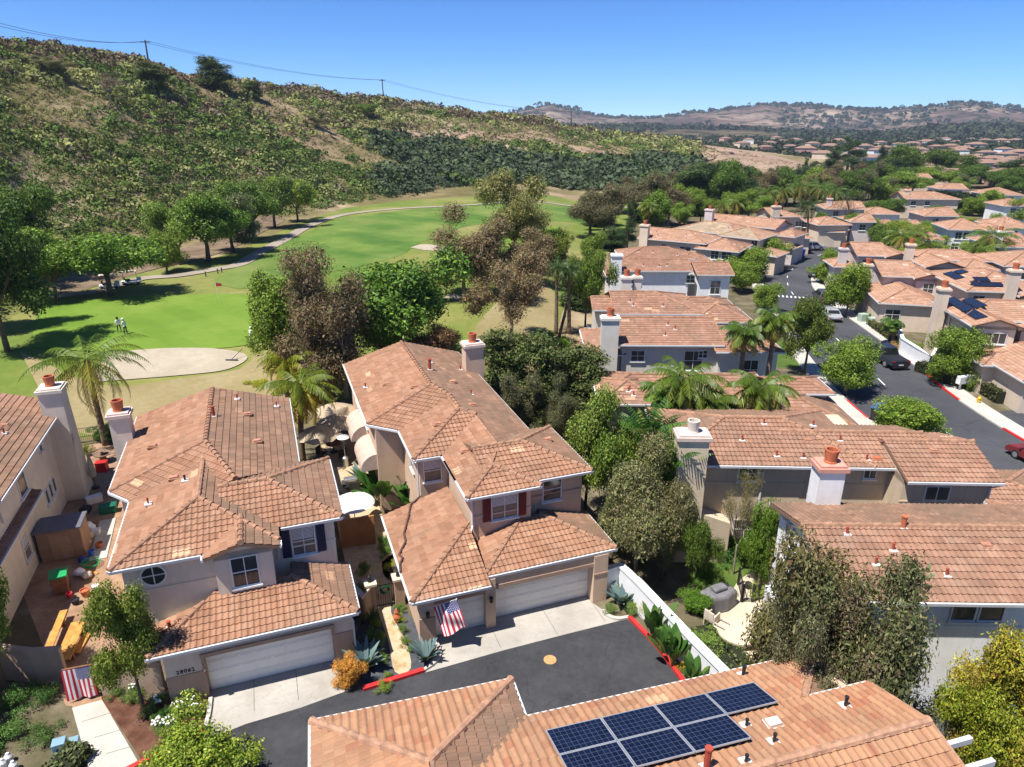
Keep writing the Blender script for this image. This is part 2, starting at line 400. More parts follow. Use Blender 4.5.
    def window(s, x, y, z, w, h, deg=0, cols=2, rows=2, sill=True, shutters=None, blind=False, frame=None, name='window', arch=False, rnd=False):
        """centre of opening on the wall face; deg 0 faces -y, 90 faces +x, -90 faces -x, 180 faces +y"""
        M = Matrix.Translation((x, y, z)) @ Matrix.Rotation(R(deg), 4, 'Z'); f = MB(); t = .055
        if rnd:
            n = 24; r = w/2; vs = []
            for rr, yy in ((r+.06, -.05), (r+.06, .02), (r-.02, -.05), (r-.02, .02)):
                vs += [M @ Vector((rr*math.cos(k*math.tau/n), yy, rr*math.sin(k*math.tau/n))) for k in range(n)]
            fs = []
            for k in range(n):
                j = (k+1) % n; fs += [(k, j, n+j, n+k), (2*n+k, 3*n+k, 3*n+j, 2*n+j), (k, 2*n+k, 2*n+j, j)]
            f.add(vs, fs); f.box(-r, r, -.045, .0, -.02, .02, M=M); f.box(-.02, .02, -.044, .0, -r, r, M=M)
            fo = f.build(name, frame or FRAME, s.root)
            MB().add([M @ Vector((r*math.cos(k*math.tau/n), -.012, r*math.sin(k*math.tau/n))) for k in range(n)], [tuple(range(n))]).build('pane', GLASS, fo); return fo
        f.box(-w/2-t, w/2+t, -.06, .03, h/2, h/2+t, M=M); f.box(-w/2-t, w/2+t, -.06, .03, -h/2-t, -h/2, M=M)
        f.box(-w/2-t, -w/2, -.06, .03, -h/2, h/2, M=M); f.box(w/2, w/2+t, -.06, .03, -h/2, h/2, M=M)
        for i in range(1, cols): xx = -w/2+w*i/cols; f.box(xx-.018, xx+.018, -.045, .0, -h/2, h/2, M=M)
        for i in range(1, rows): zz = -h/2+h*i/rows; f.box(-w/2, w/2, -.047, .0, zz-.022, zz+.022, M=M)
        if sill: f.box(-w/2-.12, w/2+.12, -.13, .03, -h/2-t-.09, -h/2-t-.003, M=M)
        fo = f.build(name, frame or FRAME, s.root)
        g = MB(); g.add([M @ Vector(q) for q in ((-w/2, -.012, -h/2), (w/2, -.012, -h/2), (w/2, -.012, h/2), (-w/2, -.012, h/2))], [(0, 1, 2, 3)]); g.build('pane', GLASS_BLIND if blind else GLASS, fo)
        if blind and s.detail >= 2:
            b = MB(); k = int(h*.45/.07)
            for i in range(k): b.box(-w/2+.02, w/2-.02, -.03, -.018, h/2-.06-i*.07, h/2-.02-i*.07, M=M)
            b.build('blind', FRAME, fo)
        if shutters:
            for sd in (-1, 1):
                q = MB(); xa = sd*(w/2+.3); q.box(xa-.2, xa+.2, -.07, .02, -h/2-.05, h/2+.05, M=M)
                for i in range(int(h/.09)): q.box(xa-.16, xa+.16, -.083, -.068, -h/2+.04+i*.09, -h/2+.09+i*.09, M=M)
                q.build('shutter', shutters, s.root)
        return fo
    def chimney(s, x, y, z0, z1, w=1.2, d=.8, pots=1, capmat=None, wallm=None, taper=None, potmat=None):
        c = MB(); c.box(x-w/2, x+w/2, y-d/2, y+d/2, z0, z1-.3)
        if taper: c.box(x-w/2-taper[0], x+w/2+taper[1], y-d/2-.003, y+d/2+.003, z0, taper[2])
        co = c.build('chimney', wallm or s.wall, s.root, bevel=0)
        k = MB(); k.box(x-w/2-.12, x+w/2+.12, y-d/2-.12, y+d/2+.12, z1-.3, z1-.1); k.box(x-w/2-.02, x+w/2+.02, y-d/2-.02, y+d/2+.02, z1-.1, z1); k.build('chimney_cap', capmat or wallm or s.wall, co)
        for i in range(pots):
            px = x+(i-(pots-1)/2)*w*.55
            q = MB(); q.lathe([(.30, 0), (.30, .06), (.27, .1), (.33, .62), (.33, .66), (.25, .66), (.24, .2)], (px, y, z1), 14); q.build('chimney_pot', potmat or POT, co)
        return co
    def pipe(s, x, y, z, h=.45, r=.05, m=None):
        q = MB(); q.lathe([(r, -.3), (r, h), (r*1.25, h), (r*1.25, h+.06)], (x, y, z), 8); q.box(x-.16, x+.16, y-.16, y+.16, z-.02, z+.06, 1); q.build('vent_pipe', [m or VENT_RED, VENT_MET], s.root)
    def hump(s, x, y, z, slope='x', m=None):
        q = MB(); q.box(x-.2, x+.2, y-.14, y+.14, z-.1, z+.13); q.box(x-.26, x+.26, y-.2, y+.2, z-.06, z+.055, 1); q.build('roof_vent', [m or RIDGE_RED, s.roofs[0]], s.root, bevel=.02)
    def garage_door(s, x0, x1, y, h, name='garage_door', m=None, rows=4):
        q = MB(); q.box(x0, x1, y, y+.06, 0, h)
        k = max(2, int((x1-x0)/.62)); rh = h/rows
        for r in range(rows):
            q.box(x0, x1, y-.012, y, r*rh+.012, (r+1)*rh-.012)
            for i in range(k):
                a = x0+(x1-x0)*i/k+.06; b = x0+(x1-x0)*(i+1)/k-.06; q.box(a, b, y-.026, y-.011, r*rh+.09, (r+1)*rh-.09)
        return q.build(name, m or DOORW, s.root)
# ------------------------------------------------------------------ the houses
random.seed(5)
S_A = stucco('stucco lilac beige', (.70, .59, .47)); S_A2 = stucco('stucco tan', (.44, .30, .215))
S_B = stucco('stucco peach', (.60, .43, .31)); S_B2 = stucco('stucco brown', (.40, .265, .19))
S_L = stucco('stucco pale grey', (.66, .58, .48)); S_D = stucco('stucco beige', (.58, .46, .32)); S_DCH = stucco('stucco beige chimney', (.62, .51, .37))
S_W = stucco('stucco white', (.78, .77, .75)); S_G = stucco('stucco light grey', (.62, .58, .51)); S_CR = stucco('stucco cream', (.64, .52, .40)); S_LV = stucco('stucco lavender', (.58, .50, .47))
NAVY = mat('navy shutter paint', (.016, .02, .06), .5); MAROON = mat('maroon shutter paint', (.16, .02, .02), .5)
BLACK = mat('black metal', (.02, .02, .022), .45); CONC = mat('concrete', (.52, .49, .44), .9, .13, .7, .25, 50, detail=9)
CREAM_CAP = mat('mortar cap', (.60, .47, .40), .85); STEEL = mat('steel', (.5, .5, .5), .35, metal=.8)
LAMP_GL = mat('lantern glass', (.5, .45, .35), .3)
def text_part(txt, size, M, m, parent, name='house_number'):
    cu = bpy.data.curves.new(name, 'FONT'); cu.body = txt; cu.size = size; cu.extrude = .012; cu.space_character = 1.15; cu.align_x = 'CENTER'
    tmp = bpy.data.objects.new(name, cu); COL.objects.link(tmp); me = bpy.data.meshes.new_from_object(tmp.evaluated_get(bpy.context.evaluated_depsgraph_get())); bpy.data.objects.remove(tmp)
    me.materials.clear(); me.materials.append(m); o = link(bpy.data.objects.new(name, me), parent); o.matrix_local = M @ Matrix.Rotation(R(90), 4, 'X'); return o
def sconce(h, x, y, z):
    q = MB(); q.box(x-.06, x+.06, y-.03, y, z-.1, z+.12); q.lathe([(.03, .22), (.1, .14), (.09, -.1), (.05, -.14)], (x, y-.12, z), 8); q.build('wall_lantern', BLACK, h.root)
# ---- house with the number 28062
OA = at(172, 706, 0)
A = House('stucco_house', OA, 19.9, 'pale lilac stucco house numbered 28062 with navy shutters and a round window', wall=S_A, base=S_A2, roofs=(ROOF, ROOF_AGED))
ZE = 5.9; pt = .3
A.walls(-1.25, 4.72, 2.25, 9.5, ZE-.06).walls(4.6, 7.6, 3.3, 9.1, ZE-.06).walls(-2.35, 6.0, 9.5, 19.0, ZE-.06)
A.walls(2.35, 4.75, 1.85, 3., ZE-.06, 2.9); A.gable('x', 1.85, 2.35, 4.75, ZE-.1, .36)
A.gable('x', 18.9, -2.35, 6.0, ZE-.06, 1.25)
# garage front: pillars, lintel, recessed door
A.walls(0.02, 7.76, .45, 2.3, 2.85); A.walls(0, 1.5, 0, .5, 1.45, mi=1).walls(0.03, 1.47, .03, .5, 2.85, 1.45).walls(6.9, 7.79, 0, .5, 1.75, mi=1).walls(6.93, 7.76, .03, .5, 2.85, 1.75)
A.walls(1.47, 6.93, .05, .5, 2.85, 2.25); A.W.box(1.42, 6.98, -.03, .06, 2.12, 2.30, 1); A.W.box(1.44, 1.56, -.02, .2, 1.44, 2.12, 1); A.W.box(6.82, 6.96, -.02, .2, 1.74, 2.12, 1)
A.W.box(-1.28, 2.35, 2.22, 2.3, 4.42, 4.5); A.W.box(4.7, 7.63, 3.27, 3.35, 4.55, 4.63)
A.done_walls(); A.garage_door(1.56, 6.84, .40, 2.14)
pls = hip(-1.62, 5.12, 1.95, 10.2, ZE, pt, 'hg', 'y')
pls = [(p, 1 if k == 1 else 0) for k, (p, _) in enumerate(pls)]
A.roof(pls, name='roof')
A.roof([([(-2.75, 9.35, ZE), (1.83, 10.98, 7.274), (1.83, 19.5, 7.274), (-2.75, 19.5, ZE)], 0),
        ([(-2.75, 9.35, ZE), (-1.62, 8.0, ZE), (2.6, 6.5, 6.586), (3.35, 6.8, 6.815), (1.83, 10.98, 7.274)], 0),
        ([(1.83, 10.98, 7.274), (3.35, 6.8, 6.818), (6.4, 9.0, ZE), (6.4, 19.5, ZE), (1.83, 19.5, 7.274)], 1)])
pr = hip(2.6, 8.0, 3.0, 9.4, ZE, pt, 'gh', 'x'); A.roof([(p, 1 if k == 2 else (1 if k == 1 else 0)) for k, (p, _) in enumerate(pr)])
A.roof([([(2.0, 1.5, ZE), (3.56, 1.5, 6.38), (3.56, 3.9, 6.38), (2.0, 3.9, ZE)], 0), ([(5.12, 1.5, ZE), (3.56, 1.5, 6.38), (3.56, 3.9, 6.38), (5.12, 3.9, ZE)], 1)], name='dormer_roof')
d = 2.1
A.roof([([(-.42, -.4, 3), (8.05, -.4, 3), (8.05-2.6, 2.2, 3.78), (2.18, 2.2, 3.78), (-.42+d, -.4+d, 3+.3*d)], 0), ([(-.42, -.4, 3), (-.42+d, -.4+d, 3+.3*d), (-.42, -.4+d, 3)], 0),
        ([(8.05, -.4, 3), (8.05-2.6, 2.2, 3.78), (8.05-2.6, 3.4, 3.78), (8.05, 3.4, 3)], 1)], name='garage_roof')
A.window(3.55, 1.85, 4.75, 1.05, 1.45, cols=2, rows=2); A.window(6.15, 3.3, 4.85, 1.0, 1.45, shutters=NAVY, blind=True); A.window(-.1, 2.25, 5.15, .95, .95, rnd=True)
A.window(6.0, 14, 4.6, 1.2, 1.2, 90); A.window(7.6, 6, 4.7, 1.1, 1.3, 90); A.window(-2.35, 12, 4.6, 1.2, 1.2, -90)
A.chimney(-3.0, 16.0, 0, 7.75, 1.05, 1.0, 1, CREAM_CAP)
A.pipe(2.1, 14.6, 7.2, .6, .09); A.hump(3.9, 15.4, 6.75); A.pipe(5.6, 17.5, 6.2, .3, .04); A.pipe(3.3, 17.8, 6.9, .3, .04)
A.pipe(1.0, 7.6, 6.75, .25, .05, BLACK); A.hump(.4, 8.4, 6.6); A.pipe(-.6, 6.6, 6.3, .3, .04); A.pipe(.35, .95, 3.2, .35, .07)
A.hump(4.4, 11.5, 6.6); A.hump(-1.1, 13, 6.5)
text_part('28062', .26, Matrix.Translation((.78, .015, 1.55)), BLACK, A.root)
for pp in ([(7.72, -.45, 2.95), (7.72, -.1, 2.6), (7.8, -.06, 2.3), (7.8, -.06, .1)], [(4.95, 2.9, 5.85), (4.98, 3.25, 5.6), (4.98, 3.25, 4.1)]): MB().tube(pp, .045, 6).build('downpipe', WHITE_TRIM, A.root)
# ---- house with maroon shutters
OB = at(442, 640, 0)
B = House('stucco_house', OB, 19.7, 'peach stucco house with maroon shutters and a three car garage', wall=S_B, base=S_B2, roofs=(ROOF, ROOF_AGED))
B.walls(2.55, 5.7, 3.0, 9, ZE-.06).walls(5.6, 8.9, 3.62, 8.8, ZE-.06).walls(.92, 7.2, 8.0, 13, ZE-.06).walls(-.75, 7.4, 12.8, 25, ZE-.06)
B.gable('x', 24.9, -.75, 7.4, ZE-.06, 1.2)
B.walls(-.98, 2.5, .45, 7.0, 2.85); B.walls(2.5, 8.78, .75, 3.6, 2.85)
B.walls(-1.02, -.3, 0, .5, 2.85, mi=0).walls(2.24, 2.74, 0, .8, 2.85).walls(8.02, 8.8, 0, .8, 2.85); B.walls(-.3, 2.24, .06, .5, 2.85, 2.2).walls(2.74, 8.02, .1, .8, 2.85, 2.3)
B.W.box(-1.05, -.27, -.04, .01, -.4, 1.5, 1); B.W.box(2.7, 8.06, .05, .12, 2.2, 2.42, 1); B.W.box(-.33, 2.27, .02, .08, 2.1, 2.3, 1); B.W.box(2.52, 5.73, 2.96, 3.02, 4.5, 4.58); B.W.box(5.68, 8.93, 3.58, 3.64, 4.7, 4.78, 1); B.W.box(8.0, 8.83, -.035, .01, 1.7, 1.8, 1)
B.done_walls(); B.garage_door(-.3, 2.24, .38, 2.14); B.garage_door(2.74, 8.02, .68, 2.2)
B.roof([([(-1.45, -.6, 3), (2.32, -.6, 3), (2.32, 3.17, 4.131)], 0), ([(-1.45, -.6, 3), (2.32, 3.17, 4.131), (2.32, 7.2, 4.131), (-1.45, 7.2, 3)], 0)], name='side_garage_roof')
B.roof([([(2.2, .12, 3), (9.3, .12, 3), (6.3, 3.12, 3.9), (5.2, 3.12, 3.9)], 0), ([(2.2, .12, 3), (5.2, 3.12, 3.9), (2.2, 3.12, 3)], 0), ([(9.3, .12, 3), (9.3, 3.9, 3), (6.3, 3.9, 3.9), (6.3, 3.12, 3.9)], 1)], name='garage_roof')
pf = hip(2.15, 6.12, 2.6, 7.0, ZE, pt, 'hg', 'y'); B.roof([(p, 0) for k, (p, _) in enumerate(pf)])
B.roof([([(2.15, 4.6, ZE), (4.15, 4.58, 6.5), (5.05, 6.2, 6.77), (5.05, 10.55, 6.77), (2.15, 7.65, ZE)], 0)], gutter=True)
pr = hip(3.5, 9.32, 3.2, 9.2, ZE, pt, 'gh', 'x'); B.roof([(p, 1 if k >= 1 else 0) for k, (p, _) in enumerate(pr)])
B.roof([([(.52, 7.65, ZE), (2.15, 7.65, ZE), (5.05, 10.55, 6.77), (4.24, 11.37, 7.016)], 0), ([(.52, 7.65, ZE), (4.24, 11.37, 7.016), (4.24, 13.39, 7.016), (.52, 11.85, ZE)], 0),
        ([(-1.15, 13.35, ZE), (3.4, 15.31, 7.265), (3.4, 25.4, 7.265), (-1.15, 25.4, ZE)], 0),
        ([(-1.15, 13.35, ZE), (.5, 11.8, ZE), (4.24, 13.39, 7.016), (3.4, 15.31, 7.265)], 0),
        ([(3.4, 25.4, 7.265), (3.4, 15.31, 7.265), (4.24, 13.39, 7.016), (7.95, 13.39, ZE), (7.95, 25.4, ZE)], 1),
        ([(4.24, 13.39, 7.016), (4.24, 11.37, 7.016), (7.95, 11.37, ZE), (7.95, 13.39, ZE)], 1),
        ([(4.24, 11.37, 7.016), (5.05, 10.55, 6.77), (7.95, 10.55, ZE), (7.95, 11.37, ZE)], 1),
        ([(5.05, 10.55, 6.77), (5.05, 6.2, 6.77), (7.95, 8.6, ZE), (7.95, 10.55, ZE)], 1)])
B.window(4.25, 3.0, 4.85, 1.35, 1.3, cols=2, rows=1, shutters=MAROON, blind=True); B.window(7.15, 3.62, 5.0, 1.0, 1.3, cols=1, rows=2); B.window(1.65, 8.0, 4.9, .95, 1.3, cols=1, rows=2, blind=True)
B.window(-.75, 17, 4.9, 1.4, 1.1, -90); B.window(-.75, 21, 4.9, 1.4, 1.1, -90); B.window(.92, 10, 4.6, .8, 1., -90); B.window(-.75, 16, 1.4, 2.4, 1.9, -90, cols=3, rows=1); B.window(-.75, 20.5, 1.4, 2.4, 1.9, -90, cols=3, rows=1); B.window(7.4, 18, 4.6, 1.2, 1.2, 90)
B.chimney(7.75, 20.3, 0, 8.3, 1.35, 1.1, 1, CREAM_CAP)
B.pipe(4.1, 18.6, 7.1, .75, .1); B.pipe(5.9, 14.5, 6.5, .3, .05); B.pipe(6.7, 20, 6.3, .3, .05); B.hump(.9, 18.2, 6.55); B.hump(2.4, 15.9, 7.0); B.hump(2.6, 10.4, 6.6); B.hump(3.3, 7.0, 6.3); B.pipe(-.4, 19, 6.2, .3, .05); B.hump(5.3, 12.2, 6.75); B.hump(5.2, 16.5, 6.8); B.hump(8.2, 6.8, 6.3); B.pipe(4.6, 20.5, 6.95, .3, .05)
sconce(B, 2.49, 0, 1.75); sconce(B, -.65, -.04, 1.75)
for pp in ([(.62, 7.55, 5.8), (.75, 7.75, 5.5), (.75, 7.75, .1)], [(2.2, 2.75, 5.8), (2.5, 2.95, 5.5), (2.5, 2.95, 4.1), (2.3, 2.6, 3.95)]): MB().tube(pp, .05, 6).build('downpipe', WHITE_TRIM, B.root)
# stucco awning hoods over the patio doors
AWN = mat('awning stucco', (.50, .38, .31), .9)
for y0, y1 in ((13.0, 16.2), (17.6, 20.8)):
    q = MB(); vs = []; n = 9
    for yy in (y0, y1):
        for k in range(n):
            t = k/(n-1)*math.pi/2; vs.append((-.75-1.05*math.sin(t), yy, 2.9+1.05*math.cos(t)))
        vs.append((-.75, yy, 2.9))
    m_ = n+1
    q.add(vs, [tuple(range(m_))[::-1], tuple(range(m_, 2*m_))]+[(k, k+1, m_+k+1, m_+k) for k in range(n-1)]); q.build('patio_awning', AWN, B.root)
# downspout run over the side garage roof
q = MB(); pp = [(.75, 7.3), (.1, 6.9), (-.2, 6.0), (-.75, 4.6), (-.8, 3.9), (-1.3, 3.1), (-1.2, 2.7), (-1.42, 2.3), (-1.5, 1.7)]
q.tube([(x, y, 3.12+.3*(x+1.45)) for x, y in pp], .06, 6); q.build('roof_downpipe', mat('dark pipe', (.10, .055, .045), .6), B.root)
# ---- house with rooftop solar in front
p0 = at(311.4, 721.7, 5.9)
Cc = House('solar_house', (p0.x, p0.y, 0), 15.4, 'house with rust coloured tile roof carrying seven dark solar panels beside the asphalt court', wall=S_B, roofs=(ROOF_BUFF, ROOF_AGED), ridge=mat('ridge tile buff', (.36, .20, .125), .85, .35, 3., .3))
Cc.walls(.4, 6., -12, -.4, 5.84).walls(5.9, 16.5, -10.2, -2.05, 5.84); Cc.done_walls()
Cc.roof([([(0, 0, ZE), (6.42, 0, ZE), (3.21, -3.21, 6.863)], 0), ([(0, 0, ZE), (3.21, -3.21, 6.863), (3.21, -12.2, 6.863), (0, -12.2, ZE)], 0), ([(6.42, 0, ZE), (6.42, -2.4, ZE), (3.21, -5.6, 6.863), (3.21, -3.21, 6.863)], 1)])
Cc.roof([([(5.0, -1.63, ZE), (17.0, -1.63, ZE), (14.83, -3.8, 6.551), (3.1, -3.8, 6.551)], 0), ([(17.0, -1.63, ZE), (17.0, -3.8, ZE), (14.83, -3.8, 6.551)], 1)])
Cc.roof([([(3.1, -3.8, 6.556), (17.2, -3.8, 6.556), (17.2, -6, 7.216), (3.1, -6, 7.216)], 0), ([(3.1, -6, 7.216), (17.2, -6, 7.216), (17.2, -10.6, 5.836), (3.1, -10.6, 5.836)], 0)], verge=True)
Cc.W = MB(); Cc.gable('y', 16.45, -10.2, -1.9, 5.8, 1.3)
Cc.W.build('gable_wall', [S_B], Cc.root)
PV = None
def pv_mat():
    m, n, l, b = _mat('solar cells'); b.inputs['Roughness'].default_value = .18; b.inputs['Specular IOR Level'].default_value = .25
    uv = n.new('ShaderNodeUVMap').outputs[0]; sp = n.new('ShaderNodeSeparateXYZ'); l.new(uv, sp.inputs[0]); ms = []
    for k in (0, 1):
        f = n.new('ShaderNodeMath'); f.operation = 'FRACT'; l.new(sp.outputs[k], f.inputs[0])
        c = n.new('ShaderNodeMath'); c.operation = 'COMPARE'; c.inputs[1].default_value = .5; c.inputs[2].default_value = .468; l.new(f.outputs[0], c.inputs[0]); ms.append(c.outputs[0])
    mu = n.new('ShaderNodeMath'); mu.operation = 'MULTIPLY'; l.new(ms[0], mu.inputs[0]); l.new(ms[1], mu.inputs[1])
    fl = n.new('ShaderNodeVectorMath'); fl.operation = 'FLOOR'; l.new(uv, fl.inputs[0]); wt = n.new('ShaderNodeTexWhiteNoise'); l.new(fl.outputs[0], wt.inputs['Vector'])
    c1 = mixc(n, l, wt.outputs['Value'], (.003, .005, .016), (.007, .010, .030))
    l.new(mixc(n, l, mu.outputs[0], (.07, .085, .125), c1), b.inputs['Base Color']); return m
PV = pv_mat(); PVF = mat('panel frame', (.42, .43, .45), .4, metal=.4); PVK = mat('panel back', (.02, .02, .02), .6)
def solar_panel(parent, o, ex, ey, n, w, d, nc=(10, 6), fm=None):
    """o corner, ex along the eave, ey up the slope, n normal"""
    M = Matrix((ex, ey, n)).transposed().to_4x4(); M.translation = o
    q = MB(); t = .03; q.box(0, w, 0, t, 0, .045, M=M); q.box(0, w, d-t, d, 0, .045, M=M); q.box(0, t, t, d-t, 0, .045, M=M); q.box(w-t, w, t, d-t, 0, .045, M=M); q.box(t, w-t, t, d-t, -.03, .03, 1, M=M)
    q.box(w*.2, w*.2+.05, -.02, d, -.11, -.03, 1, M=M); q.box(w*.8, w*.8+.05, -.02, d, -.11, -.03, 1, M=M)
    po = q.build('solar_panel', [fm or PVF, PVK], parent)
    me = mesh_np('solar_cells', [M @ Vector(v) for v in ((t, t, .036), (w-t, t, .036), (w-t, d-t, .036), (t, d-t, .036))], [(0, 1, 2, 3)], PV, uv=[(0, 0), (nc[0], 0), (nc[0], nc[1]), (0, nc[1])])
    link(bpy.data.objects.new('solar_cells', me), po); return po
ex = Vector((-1, 0, 0)); sl_ = math.sqrt(1+.09); ey = Vector((0, -1, .3))/sl_; nn = Vector((0, .3, 1))/sl_
for row, cnt in ((0, 4), (1, 3)):
    for k in range(cnt):
        x1 = 6.72+1.765*(k+1); y = -2.72-1.205*row; solar_panel(Cc.root, Vector((x1-.01, y, 5.9+.3*(-1.63-y)+.19)), ex, ey, nn, 1.74, 1.235)
for x, y, h in ((3.4, -3.6, .1), (12.6, -5.3, .3), (12.35, -4.4, .25), (11.4, -5.75, .25)): Cc.pipe(x, y, 5.9+.3*(-1.63-y), h, .045, BLACK)
Cc.pipe(10.3, -5.6, 7.1, .7, .09); Cc.pipe(15.6, -4.6, 6.8, .35, .05, BLACK); Cc.pipe(13.9, -2.0, 6.0, .4, .06, BLACK); Cc.hump(13.1, -4.6, 6.85, m=VENT_MET)
for k in range(5):
    q = MB(); yy = -6.2-.75*k; q.box(17.05, 18.75, yy-.07, yy+.07, 6.2-.05*k, 6.4-.05*k); q.build('pergola_beam', WHITE_TRIM, Cc.root)
# ---- house at the left edge
Lh = House('stucco_house', (-22, 33, 0), 19.7, 'pale grey house with a tall stucco chimney beside the cluttered side yard', wall=S_L, base=S_A2, roofs=(ROOF_PINK, ROOF_AGED))
Lh.walls(-13.4, -4.75, -6, 9.0, 5.84); Lh.walls(-13, -4.65, -14, 3.0, 3.3); Lh.gable('x', 8.8, -13.4, -4.75, 5.8, 1.2); Lh.done_walls()
Lh.roof([(p, 1 if k == 1 else 0) for k, (p, _) in enumerate(hip(-13.8, -4.25, -2.5, 9.3, 5.9, .3, 'hg', 'y'))])
Lh.roof([(p, 0) for p, _ in hip(-12, -4.3, 3, 11.5, 5.895, .3, 'gg', 'y')])
Lh.roof([([(-4.28, -14.5, 3.5), (-4.28, 3.3, 3.5), (-8.6, 3.3, 4.8), (-8.6, -14.5, 4.8)], 0)], name='side_roof')
Lh.chimney(-4.25, 9.2, 0, 7.85, 1.25, 1.35, 1, taper=(0, .0, 4.6))
q = MB(); q.add([(-4.75, 8.6, -.3), (-3.62, 8.5, -.3), (-3.62, 10.6, -.3), (-4.75, 10.6, -.3), (-4.75, 8.52, 3.6), (-3.62, 8.52, 3.4), (-3.62, 9.9, 6.2), (-4.75, 9.9, 6.2)], [(3, 2, 1, 0), (4, 5, 6, 7), (0, 1, 5, 4), (1, 2, 6, 5), (2, 3, 7, 6), (3, 0, 4, 7)]); q.build('chimney_breast', S_L, Lh.root)
Lh.window(-4.75, 6.3, 5.1, .5, .7, 90, cols=1, rows=2); Lh.window(-4.75, 2.2, 4.75, 1.2, 1.5, 90, cols=1, rows=1)
for k in range(3): Lh.window(-4.75, 5.3+k*.8, 2.1, .5, .9, 90, cols=1, rows=1)
Lh.window(-4.65, .2, 1.7, .9, 1.2, 90, cols=1, rows=2, blind=True); Lh.window(-4.65, -5, 1.8, .9, 1.2, 90, blind=True)
Lh.hump(-6.3, 6.6, 6.5); Lh.pipe(-6.0, 5.4, 6.45, .3, .05); Lh.pipe(-5.4, -.7, 3.85, .3, .05); Lh.pipe(-5.6, 1.6, 6.25, .3, .05); Lh.pipe(-7.5, 9.8, 6.8, .3, .05); Lh.hump(-7.9, 7.5, 6.9)
for pp in ([(-4.3, -1.5, 5.8), (-4.68, -1.5, 5.5), (-4.68, -1.4, 4.2)], [(-4.2, -5.2, 3.4), (-4.6, -5.2, 3.1), (-4.6, -5.2, 0)]): MB().tube(pp, .05, 6).build('downpipe', WHITE_TRIM, Lh.root)
# ---- beige house with two chimneys' width of yard: behind the lawn
Dd = House('stucco_house', (15, 40, 0), -2, 'beige house with a wide beige stucco chimney and cream chimney pot behind the small lawn', wall=S_D, roofs=(ROOF_PINK, ROOF_AGED), detail=2)
Dd.walls(-6.0, 5.9, -6.45, .5, 5.84).walls(5.9, 10.5, -8.0, -2.8, 5.84); Dd.gable('y', 10.24, -8.0, -2.8, 5.8, .8); Dd.gable('y', 5.9, -8.0, -2.8, 5.8, .8)
Dd.W.box(-6.03, 5.9, -6.49, -6.45, 4.55, 4.65); Dd.W.box(5.87, 10.53, -8.04, -8.0, 4.45, 4.55); Dd.done_walls()
h1 = hip(-6.3, 1.0+3.9, -6.95, .85, 5.9, .3, 'hh', 'x'); Dd.roof([(p, 1 if k >= 1 else 0) for k, (p, _) in enumerate(h1)])
Dd.roof([(p, 1 if k >= 1 else 0) for k, (p, _) in enumerate(hip(.5, 8.6, -6.97, -1.4, 5.905, .3, 'gg', 'x'))])
Dd.roof([(p, 0) for k, (p, _) in enumerate(hip(5.85, 10.75, -8.45, -2.35, 5.9, .3, 'gg', 'x'))])
Dd.roof([(p, 1 if k >= 1 else 0) for k, (p, _) in enumerate(hip(9.0, 16.6, -8.2, -2.0, 3.3, .3, 'hh', 'x'))], name='garage_roof'); Dd.W = MB(); Dd.walls(10.3, 16.2, -7.8, -2.4, 3.25); Dd.W.build('garage_wall', [S_D], Dd.root)
Dd.chimney(-5.1, -6.95, 0, 7.9, 1.6, 1.1, 1, CREAM_CAP, S_DCH, potmat=mat('cream chimney pot', (.62, .55, .47), .8))
q = MB(); q.add([(-4.3, -7.35, 3.1), (-2.6, -7.35, 2.5), (-2.6, -6.5, 2.5), (-4.3, -6.5, 3.1), (-4.3, -7.35, 0), (-2.6, -7.35, 0), (-2.6, -6.5, 0), (-4.3, -6.5, 0)], [(0, 1, 2, 3), (7, 6, 5, 4), (0, 4, 5, 1), (1, 5, 6, 2), (2, 6, 7, 3), (3, 7, 4, 0)]); q.build('buttress', S_DCH, Dd.root)
Dd.window(-1.7, -6.45, 5.2, 1.0, .9, cols=2, rows=2); Dd.window(2.5, -6.45, 4.85, 1.5, 1.5, cols=2, rows=2); Dd.window(4.9, -6.45, 5.3, .6, .5, cols=2, rows=1); Dd.window(7.75, -8.0, 4.6, 1.2, 1.6, cols=2, rows=2)
Dd.window(-1.5, -6.45, 1.6, 1.2, 1.2)
for x, y in ((-.2, -3.6), (-1.8, -5), (-.2, -6.2), (1.2, -6.3), (3.7, -4.9), (4.6, -6.4), (2.6, -3.7)): Dd.pipe(x, y, 5.9+.3*(y+6.95), .3, .05)
Dd.hump(5.2, -6.3, 6.1, m=POT); Dd.hump(1.9, -4.9, 6.5); Dd.hump(8.2, -6.2, 6.6)
for pp in ([(10.6, -8.5, 5.8), (10.4, -8.05, 5.4), (10.4, -8.05, 3.6)], [(-.9, -6.9, 5.8), (-.9, -6.5, 5.4), (-.9, -6.5, 2)]): MB().tube(pp, .06, 6).build('downpipe', WHITE_TRIM, Dd.root)
